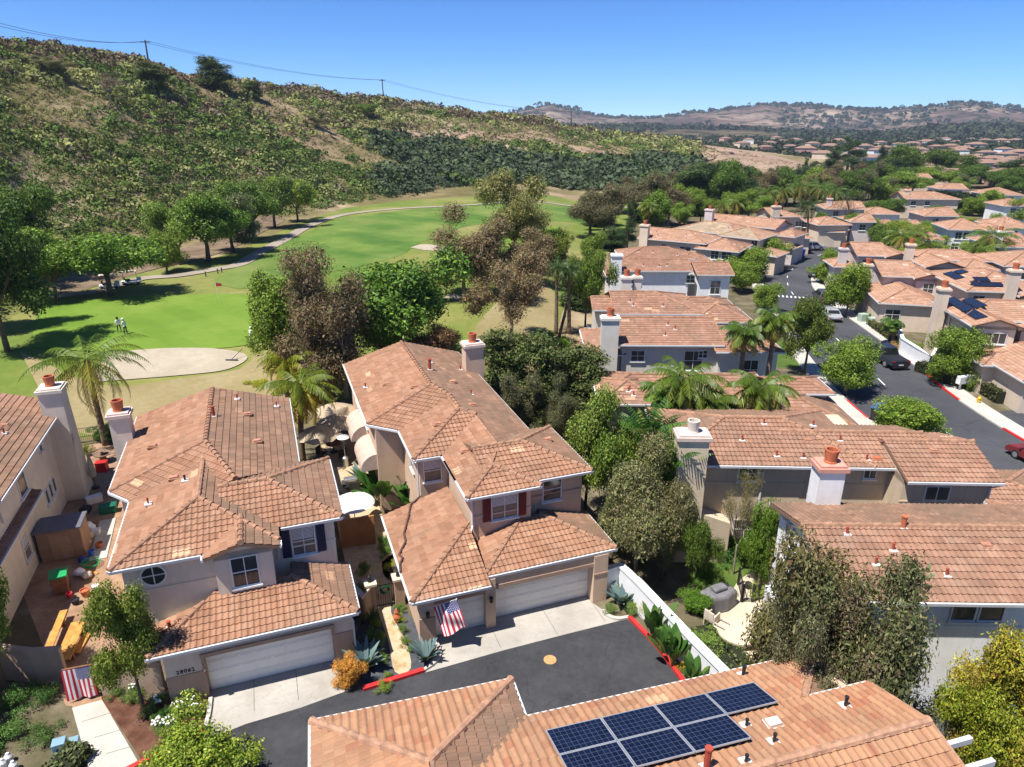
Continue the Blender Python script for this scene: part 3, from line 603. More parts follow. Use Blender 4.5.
# ---- white house at the right
Fh = House('stucco_house', (15, 40, 0), -1.2, 'white house with a terracotta chimney pot and gable balcony behind the large olive coloured tree', wall=S_W, roofs=(ROOF_PINK, ROOF_AGED))
Fh.walls(-1.7, 14, -17.75, -11.2, 5.84); Fh.gable('y', -1.7, -17.75, -11.2, 5.8, 1.05); Fh.W.box(-1.72, 14, -17.79, -17.75, 4.35, 4.45); Fh.done_walls()
h1 = hip(-2.15, 14.4, -18.2, -10.85, 5.9, .3, 'gg', 'x'); Fh.roof([(p, 1 if k >= 1 else 0) for k, (p, _) in enumerate(h1)])
Fh.roof([(p, k % 2) for k, (p, _) in enumerate(hip(9.0, 14.4, -15.2, -9.8, 5.5, .3, 'gh', 'y'))]); Fh.W = MB(); Fh.walls(9.4, 14, -11.2, -10.2, 5.4); Fh.W.build('rear_wall', [S_W], Fh.root)
Fh.chimney(.45, -10.75, 0, 8.15, 1.2, 1.0, 1, mat('pink chimney cap', (.55, .27, .20), .85), S_W)
Fh.window(3.3, -17.75, 5.15, .9, .8, cols=1, rows=1); Fh.window(4.4, -17.75, 5.15, .9, .8, cols=1, rows=1); Fh.window(.2, -17.75, 2., 1.6, 1.4)
Fh.window(-1.7, -12.6, 4.7, 1.0, 1.9, -90, rows=2); Fh.window(-1.7, -14.8, 4.5, 1.4, 2.1, -90, rows=1); Fh.window(-1.7, -13, 1.4, 2.2, 1.9, -90, cols=3, rows=1)
q = MB(); q.box(-2.9, -1.7, -16.5, -13.6, 2.95, 3.15); q.box(-2.9, -2.7, -16.5, -16.3, -.3, 2.95); q.box(-2.9, -2.7, -13.8, -13.6, -.3, 2.95); bo = q.build('balcony', S_W, Fh.root)
q = MB(); q.tube([(-2.85, -16.45, 4.1), (-2.85, -13.65, 4.1)], .03, 6)
for k in range(20): q.tube([(-2.85, -16.45+k*.147, 3.15), (-2.85, -16.45+k*.147, 4.1)], .012, 4)
q.build('balcony_railing', BLACK, bo)
for x, y in ((1.2, -15.8), (-.4, -15.0), (.2, -16.5), (2.8, -17)): Fh.pipe(x, y, 5.9+.3*(y+18.2), .3, .05)
Fh.pipe(2.15, -14.6, 6.95, .55, .11, POT); Fh.hump(5.2, -15.5, 6.7)
# ------------------------------------------------------------------ ground sheets
def grid_ground():
    rs = np.concatenate([np.linspace(4, 60, 29)[:-1], np.geomspace(60, 520, 150), np.geomspace(540, 12000, 36)])
    az = np.linspace(-1.35, 1.35, 300)
    A_, R_ = np.meshgrid(az, rs); X = np.sin(A_)*R_; Y = np.cos(A_)*R_
    Z = gz(X, Y); Z = np.where(R_ > 1400, 0, Z)
    V = np.stack([X, Y, Z], -1).reshape(-1, 3); n = len(az)
    i, j = np.meshgrid(np.arange(len(rs)-1), np.arange(n-1), indexing='ij'); b = (i*n+j).ravel()
    Q = np.stack([b, b+1, b+n+1, b+n], 1)
    m, nn_, l, bs = _mat('earth and dry scrub'); bs.inputs['Roughness'].default_value = 1; bs.inputs['Specular IOR Level'].default_value = .05
    g = nn_.new('ShaderNodeNewGeometry').outputs['Position']
    a1 = noise(nn_, l, g, .035, 7, .65); a2 = noise(nn_, l, g, .35, 6, .7); a3 = noise(nn_, l, g, .012, 4)
    c = ramp(nn_, [(.36, (.12, .105, .042)), (.48, (.19, .155, .075)), (.56, (.29, .225, .135)), (.66, (.42, .33, .22))]); l.new(a1, c.inputs[0])
    c2 = mixc(nn_, l, maprange(nn_, l, a2, .5, .64, 0, .5), c.outputs[0], (.085, .085, .032))
    c3 = mixc(nn_, l, maprange(nn_, l, a3, .52, .62, 0, .5), c2, (.25, .165, .115))
    l.new(c3, bs.inputs['Base Color'])
    bp = nn_.new('ShaderNodeBump'); bp.inputs['Strength'].default_value = .6; bp.inputs['Distance'].default_value = .5; l.new(a2, bp.inputs['Height']); l.new(bp.outputs[0], bs.inputs['Normal'])
    return tag(link(bpy.data.objects.new('ground', mesh_np('ground', V, Q, m, smooth_=True))), kind='structure')
grid_ground()
def sheet(name, pts, m, off=.004, cell=None, uvs=False):
    """a thin sheet laid on the ground; pts in plan"""
    bm = bmesh.new(); P2 = [(p[0], p[1]) for p in pts]
    a = sum(P2[i][0]*P2[(i+1) % len(P2)][1]-P2[(i+1) % len(P2)][0]*P2[i][1] for i in range(len(P2)))
    if a < 0: P2 = P2[::-1]
    f = bm.faces.new([bm.verts.new((x, y, 0)) for x, y in P2]); bmesh.ops.triangulate(bm, faces=[f])
    if cell:
        xs = [p[0] for p in P2]; ys = [p[1] for p in P2]
        for lo, hi, ax in ((min(xs), max(xs), 0), (min(ys), max(ys), 1)):
            for k in range(1, int((hi-lo)/cell)+1):
                co = [0, 0, 0]; no = [0, 0, 0]; co[ax] = lo+k*cell; no[ax] = 1
                bmesh.ops.bisect_plane(bm, geom=bm.verts[:]+bm.edges[:]+bm.faces[:], plane_co=co, plane_no=no)
        bmesh.ops.triangulate(bm, faces=bm.faces[:])
        zz = gz([v.co.x for v in bm.verts], [v.co.y for v in bm.verts])
        for v, z in zip(bm.verts, zz): v.co.z = z+off
    else:
        for v in bm.verts: v.co.z = off
    me = bpy.data.meshes.new(name); bm.to_mesh(me); bm.free(); me.materials.append(m)
    return tag(link(bpy.data.objects.new(name, me)), kind='structure')
def px(*uv, z=0.): return [at(u, v, z) for u, v in uv]
def gpx(*uv): return [gat(u, v) for u, v in uv]
def curve(pts, n=8):
    """Catmull-Rom through points"""
    P = [Vector((p[0], p[1], p[2] if len(p) > 2 else 0)) for p in pts]; P = [P[0]*2-P[1]]+P+[P[-1]*2-P[-2]]; out = []
    for i in range(1, len(P)-2):
        for k in range(n):
            t = k/n; a, b, c, d_ = P[i-1], P[i], P[i+1], P[i+2]
            out.append(.5*((2*b)+(c-a)*t+(2*a-5*b+4*c-d_)*t*t+(3*b-a-3*c+d_)*t**3))
    return out+[P[-2]]
def ribbon(pts, w0, w1):
    """left and right offsets of a line -> plan polygon"""
    L = []; Rr = []
    for i, p in enumerate(pts):
        t = (pts[min(i+1, len(pts)-1)]-pts[max(i-1, 0)]); t.z = 0; t.normalize(); n = Vector((-t.y, t.x, 0))
        L.append(p+n*w0); Rr.append(p+n*w1)
    return L+Rr[::-1]
def gmat(name, pts_, s1, s2, mixcol=None, rough=.95, bump=.4, bs=30, s0=.02, patch=None, crack=None, stain=None, stripe=None):
    m, n, l, b = _mat(name); b.inputs['Roughness'].default_value = rough; b.inputs['Specular IOR Level'].default_value = .15
    g = n.new('ShaderNodeNewGeometry').outputs['Position']
    a = noise(n, l, g, s1, 6, .62); a2 = noise(n, l, g, s2, 5, .7)
    c = ramp(n, pts_); l.new(a, c.inputs[0]); o = c.outputs[0]
    if patch: o = mixc(n, l, maprange(n, l, noise(n, l, g, patch[0], 4, .55), patch[1], patch[2], 0, patch[4]), o, patch[3])
    o = mixc(n, l, maprange(n, l, a2, .35, .7, 0, .35), o, mixcol or tuple(x*.55 for x in pts_[0][1]))
    if stripe:      # mown bands
        w = n.new('ShaderNodeTexWave'); w.inputs['Scale'].default_value = stripe[0]; w.inputs['Distortion'].default_value = 1.5; w.inputs['Detail Scale'].default_value = .3; w.bands_direction = 'DIAGONAL'; l.new(g, w.inputs['Vector'])
        o = mixc(n, l, maprange(n, l, w.outputs['Fac'], .35, .65, 0, stripe[1]), o, tuple(min(1, x*1.4) for x in pts_[-1][1]))
    if stain:       # oil and tyre marks
        o = mixc(n, l, maprange(n, l, noise(n, l, g, stain[0], 5, .7), .56, .72, 0, stain[1]), o, stain[2])
        o = mixc(n, l, maprange(n, l, noise(n, l, g, stain[0]*.45, 3), .5, .66, 0, stain[1]*.6), o, tuple(min(1, x*1.9) for x in stain[2]))
    if crack:
        v = n.new('ShaderNodeTexVoronoi'); v.feature = 'DISTANCE_TO_EDGE'; v.inputs['Scale'].default_value = crack[0]; nz = n.new('ShaderNodeTexNoise'); nz.inputs['Scale'].default_value = crack[0]*4; nz.inputs['Detail'].default_value = 5; l.new(g, nz.inputs['Vector'])
        ad = n.new('ShaderNodeVectorMath'); ad.operation = 'MULTIPLY_ADD'; l.new(nz.outputs['Color'], ad.inputs[0]); ad.inputs[1].default_value = (1.1/crack[0]*.3,)*3; l.new(g, ad.inputs[2]); l.new(ad.outputs[0], v.inputs['Vector'])
        o = mixc(n, l, maprange(n, l, v.outputs['Distance'], .004, .010, crack[1], 0), o, crack[2])
    l.new(o, b.inputs['Base Color'])
    if bump:
        bp = n.new('ShaderNodeBump'); bp.inputs['Strength'].default_value = bump; bp.inputs['Distance'].default_value = .02; l.new(noise(n, l, g, bs, 4), bp.inputs['Height']); l.new(bp.outputs[0], b.inputs['Normal'])
    return m
ASPH = gmat('court asphalt', [(.3, (.030, .031, .034)), (.5, (.042, .043, .047)), (.7, (.062, .062, .066))], .35, 3.5, (.085, .085, .09), .85, .5, 90, crack=(.22, .28, (.018, .018, .02)), stain=(.8, .5, (.024, .023, .024)))
ASPH2 = gmat('street asphalt', [(.3, (.050, .052, .058)), (.5, (.066, .068, .075)), (.7, (.085, .086, .094))], .12, 1.4, (.04, .041, .046), .85, .4, 60, crack=(.13, .5, (.025, .025, .028)), stain=(.35, .35, (.04, .04, .045)))
CONCG = gmat('driveway concrete', [(.3, (.30, .275, .24)), (.5, (.39, .365, .32)), (.7, (.48, .45, .40))], .55, 4, (.27, .24, .21), .9, .3, 60, crack=(.3, .2, (.2, .19, .165)), stain=(1.1, .5, (.20, .18, .155)))
WALK = gmat('pavement concrete', [(.3, (.40, .375, .33)), (.7, (.52, .49, .44))], .5, 5, (.36, .33, .28), .9, .2, 60)
MULCH = gmat('bark mulch', [(.3, (.07, .03, .018)), (.5, (.13, .06, .038)), (.7, (.19, .10, .065))], 1.5, 14, (.03, .015, .01), 1, .8, 40)
SOIL = gmat('planting soil', [(.3, (.075, .075, .035)), (.5, (.13, .11, .065)), (.7, (.23, .19, .13))], .5, 6, (.05, .04, .025), 1, .8, 30)
GRASS = gmat('lawn grass', [(.3, (.045, .085, .014)), (.5, (.075, .125, .022)), (.7, (.14, .165, .045))], .5, 7, (.03, .055, .012), 1, .8, 40)
ROUGH = gmat('golf rough', [(.34, (.085, .155, .02)), (.47, (.14, .185, .035)), (.58, (.215, .215, .06)), (.7, (.28, .245, .10))], .045, .9, (.07, .085, .02), 1, .6, 12, patch=(.012, .5, .62, (.30, .235, .115), .5))
FAIR = gmat('golf fairway', [(.3, (.045, .105, .018)), (.45, (.07, .14, .024)), (.58, (.115, .18, .034)), (.7, (.17, .21, .05))], .09, 1.2, (.06, .12, .018), 1, .5, 14, patch=(.035, .5, .62, (.19, .215, .06), .7), stripe=(.035, .12))
GREEN = gmat('putting green', [(.3, (.095, .175, .02)), (.5, (.125, .205, .026)), (.7, (.17, .235, .04))], .10, .9, (.08, .165, .016), 1, .3, 20, stripe=(.09, .10))
SAND = gmat('bunker sand', [(.3, (.33, .28, .205)), (.7, (.43, .375, .285))], .35, 2, (.27, .22, .16), 1, .4, 8)
DRY = gmat('dry grass', [(.3, (.21, .165, .075)), (.5, (.27, .215, .11)), (.7, (.33, .27, .15))], .12, 2, (.13, .13, .04), 1, .6, 14)
PATHC = gmat('cart path', [(.3, (.24, .205, .16)), (.7, (.33, .285, .23))], .2, 2, (.28, .23, .18), .95, .2, 20)
FLAG = gmat('flagstone', [(.3, (.36, .22, .10)), (.45, (.48, .36, .21)), (.58, (.50, .42, .30)), (.7, (.40, .25, .12))], 1.6, 5, (.32, .22, .12), .85, .3, 20, crack=(1.3, .8, (.22, .17, .11)))
PEBB = gmat('slate chippings', [(.3, (.05, .055, .065)), (.7, (.10, .105, .12))], 2, 14, (.03, .03, .035), .9, .9, 50)
PAVE = gmat('patio paving', [(.3, (.44, .37, .27)), (.7, (.57, .50, .39))], .6, 5, (.36, .29, .2), .9, .3, 30)
TERR = gmat('terracotta paving', [(.3, (.25, .14, .085)), (.5, (.34, .21, .13)), (.7, (.44, .32, .22))], .8, 4, (.16, .10, .065), .9, .3, 30, crack=(1.6, .6, (.14, .10, .07)), stain=(.9, .4, (.12, .08, .055)))
REDP = mat('red kerb paint', (.50, .028, .028), .6, .18, 4, .15, 40); KERB = mat('kerb concrete', (.47, .44, .39), .9, .1, 2); LINE = mat('road paint white', (.66, .66, .63), .7, .12, 4)
BARKG = gmat('leaf litter under trees', [(.3, (.11, .075, .05)), (.5, (.18, .13, .085)), (.7, (.27, .21, .14))], .3, 3, (.06, .045, .03), 1, .7, 12)
# housing estate earth, golf course
sheet('golf_course_ground', gpx((-60, 330), (-40, 300), (40, 297), (95, 283), (150, 272), (200, 262), (236, 252), (268, 238), (300, 222), (345, 208), (400, 201), (470, 197), (560, 197), (640, 203), (625, 240), (598, 262), (566, 300), (553, 345), (530, 352), (470, 352))+[Vector((-4, 58, 0)), Vector((-14, 57, 0)), Vector((-40, 47, 0)), Vector((-70, 46, 0))], ROUGH, .05, 2.5)
sheet('golf_fairway', curve(gpx((238, 290), (215, 280), (262, 256), (300, 236), (345, 219), (420, 209), (500, 206), (600, 207), (612, 216), (560, 222), (470, 226), (446, 237), (420, 243), (400, 256), (355, 268), (300, 277), (262, 288)), 4), FAIR, .09, 2.5)
sheet('putting_green', curve(gpx((40, 306), (100, 300), (175, 296), (250, 296), (300, 312), (300, 335), (252, 345), (215, 350), (140, 353), (85, 352), (30, 348)), 5), GREEN, .11, 2.)
sheet('green_apron', curve(gpx((560, 226), (520, 232), (500, 236), (455, 262), (440, 280), (480, 284), (520, 262), (560, 245)), 4), GREEN, .07, 2.5)
sheet('sand_bunker', curve(gpx((93, 374), (112, 356), (150, 351), (205, 350), (240, 354), (247, 361), (225, 372), (180, 377), (130, 381), (100, 383)), 6), SAND, .14, 1.5)
sheet('sand_bunker', curve(gpx((410, 248), (424, 245), (450, 247), (470, 250), (452, 252), (425, 251)), 5), SAND, .12, 1.5)
sheet('sand_bunker', curve(gpx((440, 298), (452, 295), (468, 298), (455, 301)), 5), SAND, .12, 1.5)
sheet('dry_rough', curve(gpx((500, 300), (540, 282), (556, 300), (550, 344), (520, 352), (470, 352), (478, 325)), 4), DRY, .10, 2.)
sheet('dry_rough', curve(gpx((20, 352), (100, 386), (180, 380), (240, 370), (262, 352), (285, 372), (300, 420), (200, 425), (120, 440), (60, 430)), 3), DRY, .08, 1.5)
sheet('tree_bark_ground', curve(gpx((40, 303), (100, 286), (150, 271), (190, 262), (230, 250), (262, 233), (285, 219), (255, 218), (200, 243), (150, 258), (90, 272), (36, 286)), 4), BARKG, .09, 2.5)
pc = curve(gpx((20, 300), (60, 297), (100, 292), (140, 280), (180, 276), (215, 270), (240, 265), (258, 254), (285, 240), (310, 226), (345, 215), (400, 209), (460, 206), (560, 205), (640, 208)), 6)
def draped_ribbon(name, line, w, m, off):
    L = ribbon(line, w, -w); n = len(line); a = L[:n]; b = L[n:][::-1]; V = []
    for p, q in zip(a, b):
        for k in range(4):
            c = p.lerp(q, k/3); V.append((c.x, c.y, float(gz(c.x, c.y))+off))
    Q = [(i*4+k, i*4+k+1, i*4+k+5, i*4+k+4) for i in range(n-1) for k in range(3)]
    return tag(link(bpy.data.objects.new(name, mesh_np(name, V, Q, m))), kind='structure')
draped_ribbon('cart_path', pc, 1.25, PATHC, .16)
# street and court
ST = curve([at(1060, 560), at(928, 420), at(858, 345), at(812, 300), at(785, 277), at(800, 262), at(850, 245)], 6)
def street_line():
    # centre line surveyed from both kerbs
    Lk = [(33.6, 30), (30.6, 46), (30.2, 57), (31.6, 67.8), (33.7, 79.7), (36.3, 93.8), (39.2, 105), (43.6, 116.5), (49, 125), (55.5, 132.8), (62.5, 138.6), (72, 145.5), (84, 152)]
    Rk = [(43.0, 30), (40.3, 46), (40.2, 57), (41.4, 66), (42.8, 79.7), (43.6, 89), (45.3, 100), (47.4, 107), (51.1, 114.8), (56, 122.5), (62.5, 130), (71.5, 137.5), (85, 144)]
    return curve([(*p, 0) for p in Lk], 5), curve([(*p, 0) for p in Rk], 5)
LK, RK = street_line()
sheet('street', LK+RK[::-1], ASPH2, .006)
def strip(name, line, w0, w1, m, h, z0=-.05):
    """kerb or raised pavement following a line"""
    q = MB(); n = len(line); P2 = ribbon(line, w0, w1); L = P2[:n]; Rr = P2[n:][::-1]
    vs = []; fs = []
    for a, b in zip(L, Rr): vs += [(a.x, a.y, z0+a.z), (a.x, a.y, h+a.z), (b.x, b.y, h+b.z), (b.x, b.y, z0+b.z)]
    for i in range(n-1):
        k = i*4; fs += [(k, k+1, k+5, k+4), (k+1, k+2, k+6, k+5), (k+2, k+3, k+7, k+6)]
    fs += [(3, 2, 1, 0), (4*n-4, 4*n-3, 4*n-2, 4*n-1)]
    return tag(q.add(vs, fs).build(name, m), kind='structure')
strip('kerb', LK, 0, .18, KERB, .13); strip('pavement', LK, .182, 1.7, WALK, .135)
strip('kerb', RK, 0, -.18, KERB, .13); strip('pavement', RK, -.182, -1.75, WALK, .135)
def sub(line, y0, y1): return [p for p in line if y0 <= p.y <= y1]
strip('red_kerb', sub(RK, 57, 68), .012, -.192, REDP, .137); strip('red_kerb', sub(RK, 44, 51), .012, -.192, REDP, .137)
strip('red_kerb', sub(LK, 52, 57.5), -.012, .192, REDP, .137)
for k in range(14):
    i = int(6+k*3.2)
    if i+1 < len(LK):
        a = (LK[i]+RK[i])/2; b = (LK[i+1]+RK[i+1])/2; d_ = (b-a).normalized(); L_ = 1.9; sheet('road_marking', ribbon([a, a+d_*L_], .06, -.06), LINE, .011)
for k in range(7):
    t = k/7; c0 = at(778, 296).lerp(at(807, 298), t); c1 = at(778, 296).lerp(at(807, 298), t+.06); sheet('road_marking', ribbon([c0, c1], .55, -.55), LINE, .012)
# side court off the street at the right
sheet('side_court', [(40.2, 53.8), (44.5, 55.2), (60, 57), (60, 46), (47, 47.4), (41.2, 48.2)], ASPH2, .008)
# concrete court drives and asphalt
sheet('court_asphalt', px((196, 767), (205, 735), (246, 724), (345, 692), (420, 674), (431, 671), (505, 650), (567, 634), (627, 619), (640, 630), (655, 646), (684, 682), (720, 740), (760, 860), (500, 1000), (180, 960)), ASPH, .004)
hA = lambda x, y: OA+Matrix.Rotation(R(19.9), 3, 'Z') @ Vector((x, y, 0))
hB = lambda x, y: OB+Matrix.Rotation(R(19.7), 3, 'Z') @ Vector((x, y, 0))
sheet('driveway', [hA(1.5, .42), hA(6.9, .42), hA(6.95, -1.4)]+px((352, 689), (300, 708), (246, 724), (226, 732), (205, 740), (209, 712)), CONCG, .008)
sheet('driveway', [hB(-.31, .4), hB(2.26, .4), hB(2.26, .7), hB(8.03, .7), hB(8.05, -.02)]+px((603, 610), (613, 618), (627, 619), (567, 634), (505, 650), (431, 671), (420, 674), (433, 658), (437, 647)), CONCG, .009)
JOINT = mat('joint', (.13, .12, .11), .95)
for x in (3.3, 5.1): sheet('driveway_joint', [hA(x-.012, .4), hA(x+.012, .4), hA(x+.012, -1.5), hA(x-.012, -1.5)], JOINT, .0125)
for x in (2.5, 5.4, 8.0): sheet('driveway_joint', [hB(x-.012, .1 if x < 3 else .6), hB(x+.012, .1 if x < 3 else .6), hB(x+.012, -1.5), hB(x-.012, -1.5)], JOINT, .0135)
for k in range(3): a, b_ = at(82+12*k, 722+16*k), at(114+10*k, 712+17*k); d_ = (b_-a).normalized(); n_ = Vector((-d_.y, d_.x, 0))*.012; sheet('walk_joint', [a-n_, b_-n_, b_+n_, a+n_], JOINT, .0165)
def kerb_curve(name, pts, w, m, h, n=5): return strip(name, curve(pts, n) if n else [Vector(p) for p in pts], -w/2, w/2, m, h)
kerb_curve('red_kerb', px((363, 690), (392, 681), (424, 671)), .22, REDP, .15)
kerb_curve('red_kerb', px((629, 618), (640, 629), (657, 647), (684, 683), (700, 706)), .2, REDP, .15)
kerb_curve('kerb', px((437, 644), (440, 655), (434, 664), (424, 671)), .16, KERB, .12)
kerb_curve('kerb', px((603, 611), (609, 617), (618, 619.5), (629, 618)), .18, KERB, .12)
kerb_curve('kerb', px((211, 699), (209, 715), (205, 730)), .16, KERB, .12)
kerb_curve('red_kerb', px((205, 731), (185, 744), (150, 760), (110, 780)), .2, REDP, .15)
# entry walks, beds
sheet('entry_walk', px((72, 708), (102, 700), (143, 770), (95, 790)), WALK, .012)
sheet('flower_bed', px((100, 690), (172, 706), (211, 699), (206, 731), (146, 767), (102, 700)), MULCH, .006)
sheet('planting_bed', px((0, 700), (72, 706), (96, 767), (80, 800), (-40, 800), (-30, 700)), SOIL, .006)
sheet('planting_bed', px((352, 640), (372, 600), (405, 610), (436, 648), (424, 671), (363, 690)), PEBB, .006)
sheet('flagstone_walk', curve(px((358, 547), (375, 548), (381, 560), (384, 575), (394, 588), (391, 612), (405, 640), (411, 668), (395, 672), (388, 640), (378, 612), (372, 590), (365, 570)), 4), FLAG, .014)
sheet('patio', [hA(8.2, 3.5), hA(8.4, 24), hB(-.8, 25), hB(-.8, 8), hB(-2., 7), hB(-2.5, 3)], FLAG, .008)
sheet('side_yard', [Vector((-26, 30, 0)), hA(-3.2, -1.), hA(-1.3, 2), hA(-2.4, 9.5), hA(-2.4, 20), Vector((-33, 52, 0)), Vector((-37, 44, 0))], TERR, .004)
sheet('planting_bed', px((609, 613), (629, 619), (657, 646), (684, 682), (727, 672), (640, 575), (610, 570)), SOIL, .006)
sheet('back_lawn', curve(px((690, 570), (720, 556), (757, 560), (768, 575), (745, 578), (735, 590), (728, 612), (700, 610), (685, 590)), 4), GRASS, .006)
sheet('back_patio', curve(px((770, 568), (752, 572), (736, 584), (727, 603), (712, 598), (700, 606), (715, 622), (735, 648), (757, 662), (810, 690), (830, 640), (800, 580)), 4), PAVE, .010)
sheet('side_driveway', px((820, 690), (960, 660), (1100, 690), (1100, 800), (900, 760)), ASPH2, .004)
for pts in (((22, 48), (30.8, 49), (30.6, 62), (27, 64)), ((41.9, 59), (46, 60), (46.5, 67), (42, 66)), ((42.5, 70), (45.5, 70), (47, 84), (44, 84)), ((27, 66), (31, 66), (33, 76), (29, 78)), ((45, 105), (52, 112), (56, 110), (50, 100))):
    sheet('verge_lawn', [Vector((*p, 0)) for p in pts], GRASS, .005)
# estate ground between the houses: pale paths and soil
sheet('estate_ground', [(-70, 46), (-30, 20), (-30, -5), (60, -5), (300, 100), (420, 420), (120, 330), (75, 240), (35, 200), (16, 150), (9, 90), (5, 58), (-14, 57)], SOIL, .002)
# far hills beyond the valley
FAR = []
def far_hill(name, prof, d, depth, seed, cols, dens=1.0):
    us = np.linspace(prof[0][0], prof[-1][0], 260); vv = np.interp(us, [p[0] for p in prof], [p[1] for p in prof])
    vv = vv+(fbm(us, us*0, 16, seed)-.5)*3.5
    ts = np.linspace(0, 1, 46); V = []
    for t in ts:
        rr = d+depth*t
        az = np.arctan((us-512)/FPX/1.02); zc = CAMH+(125-vv)/FPX*(d+depth*.55)*1.0
        x = np.sin(az)*rr; y = np.cos(az)*rr
        sh = np.where(t < .55, (t/.55)**.85, np.maximum(0, 1-((t-.55)/.45)**2*.8))
        n_ = (fbm(x, y, 420, seed+1, 5)-.5)*2*zc*.42*np.sin(min(1, t/.55)*math.pi)
        n_ -= np.abs(fbm(x, y, 200, seed+5, 4)-.5)*zc*.5*np.sin(min(1, t/.55)*math.pi)
        V.append(np.stack([x, y, np.maximum(zc*sh+n_, -2)], -1))
    V = np.concatenate(V); FAR.append(V.reshape(len(ts), len(us), 3)); n = len(us); i, j = np.meshgrid(np.arange(len(ts)-1), np.arange(n-1), indexing='ij'); b = (i*n+j).ravel()
    m, nn_, l, bs = _mat(name+' slopes'); bs.inputs['Roughness'].default_value = 1; bs.inputs['Specular IOR Level'].default_value = 0
    g = nn_.new('ShaderNodeNewGeometry').outputs['Position']
    c = ramp(nn_, cols); l.new(noise(nn_, l, g, .0028, 8, .66), c.inputs[0])
    o = mixc(nn_, l, maprange(nn_, l, noise(nn_, l, g, .02, 4, .7), .5, .58, 0, dens), c.outputs[0], (.03, .035, .018)); l.new(o, bs.inputs['Base Color'])
    return tag(link(bpy.data.objects.new(name, mesh_np(name, V, np.stack([b, b+1, b+n+1, b+n], 1), m, smooth_=True))), kind='structure')
far_hill('far_hills', [(480, 128), (505, 116), (530, 110), (548, 107), (575, 113), (600, 118), (650, 119), (690, 114), (720, 112), (745, 108), (775, 108), (800, 110), (850, 113), (900, 112), (930, 109), (950, 108), (985, 113), (1030, 116), (1100, 118), (1200, 122)], 2500, 1600, 4,
         [(.36, (.075, .052, .045)), (.48, (.125, .085, .068)), (.56, (.20, .145, .11)), (.68, (.40, .32, .23))])
far_hill('low_far_hills', [(560, 131), (600, 127), (640, 126), (700, 128), (760, 130), (830, 133), (880, 131), (940, 126), (1000, 127), (1060, 125), (1200, 128)], 1500, 700, 11,
         [(.36, (.06, .05, .032)), (.5, (.10, .08, .05)), (.7, (.22, .17, .11))], .95)
DRYH = gmat('dry hillside', [(.34, (.24, .155, .105)), (.5, (.31, .215, .15)), (.66, (.37, .27, .19))], .02, .4, (.18, .12, .075), 1, .5, 3)
def hillside(name, us, t0, t1, m, off, nr=14):
    V = []; n = len(us)
    for k in range(nr+1):
        for i, u in enumerate(us):
            az = math.atan((u-512)/FPX/1.02); rb, rr = (float(np.interp(az, _T[:, 0], _T[:, c])) for c in (1, 2)); a = t0[i]+(t1[i]-t0[i])*k/nr; az += (.016*math.sin(k*1.1)+.008*math.sin(k*2.9))*max(0, 1-i/8); r_ = rb+(rr-rb)*a; x, y = math.sin(az)*r_, math.cos(az)*r_; V.append((x, y, float(gz(x, y))+off))
    Q = [(k*n+i, k*n+i+1, (k+1)*n+i+1, (k+1)*n+i) for k in range(nr) for i in range(n-1)]
    return tag(link(bpy.data.objects.new(name, mesh_np(name, V, Q, m, smooth_=True))), kind='structure')
uu = list(np.linspace(698, 845, 30)); hillside('dry_hillside', uu, [.25+.1*math.sin(u*.3) for u in uu], [1.35]*30, DRYH, .25)
uu = list(np.linspace(408, 612, 40)); hillside('dry_hillside', uu, [.50+.03*math.sin(u*.11)+.02*math.sin(u*.31) for u in uu], [.55+.11*math.sin((u-408)/204*math.pi)+.02*math.sin(u*.23) for u in uu], DRYH, .22, 8)
# ------------------------------------------------------------------ plants
LEAF = leaf_mat('leaves', .22); LEAF_DRY = leaf_mat('scrub leaves', .12, .85); PALM_L = leaf_mat('palm leaflets', .25, .45)
BARK = mat('bark', (.13, .095, .07), .95, .35, 3, .6, 20); BARK_P = mat('pale bark', (.27, .22, .18), .95, .35, 2.5, .5, 15); PALM_T = mat('palm trunk', (.18, .13, .09), .95, .35, 4, .7, 12)
def tones(rng, n, pal, jit=.18):
    pal = np.array(pal); k = rng.integers(0, len(pal), n); c = pal[k]*(1+(rng.random((n, 1))-.5)*2*jit); return np.clip(c*(1+(rng.random((n, 3))-.5)*.16), 0, 1)
def leaf_cards(rng, C, N, size, asp=.55, bend=.75):
    """small folded leaves: centres C, rough facing N"""
    n = len(C); N = N+rng.normal(0, bend, (n, 3)); N /= np.linalg.norm(N, axis=1, keepdims=True)+1e-9
    T = rng.normal(0, 1, (n, 3)); T -= N*(T*N).sum(1, keepdims=True); T /= np.linalg.norm(T, axis=1, keepdims=True)+1e-9
    B = np.cross(N, T); s = (size*(.6+.8*rng.random((n, 1))))
    a = C-T*s*.5; b = C+B*s*asp*.5+N*s*.06; c = C+T*s*.5; d_ = C-B*s*asp*.5+N*s*.06
    return np.stack([a, b, c, d_], 1).reshape(-1, 3), np.arange(4*n).reshape(-1, 4)
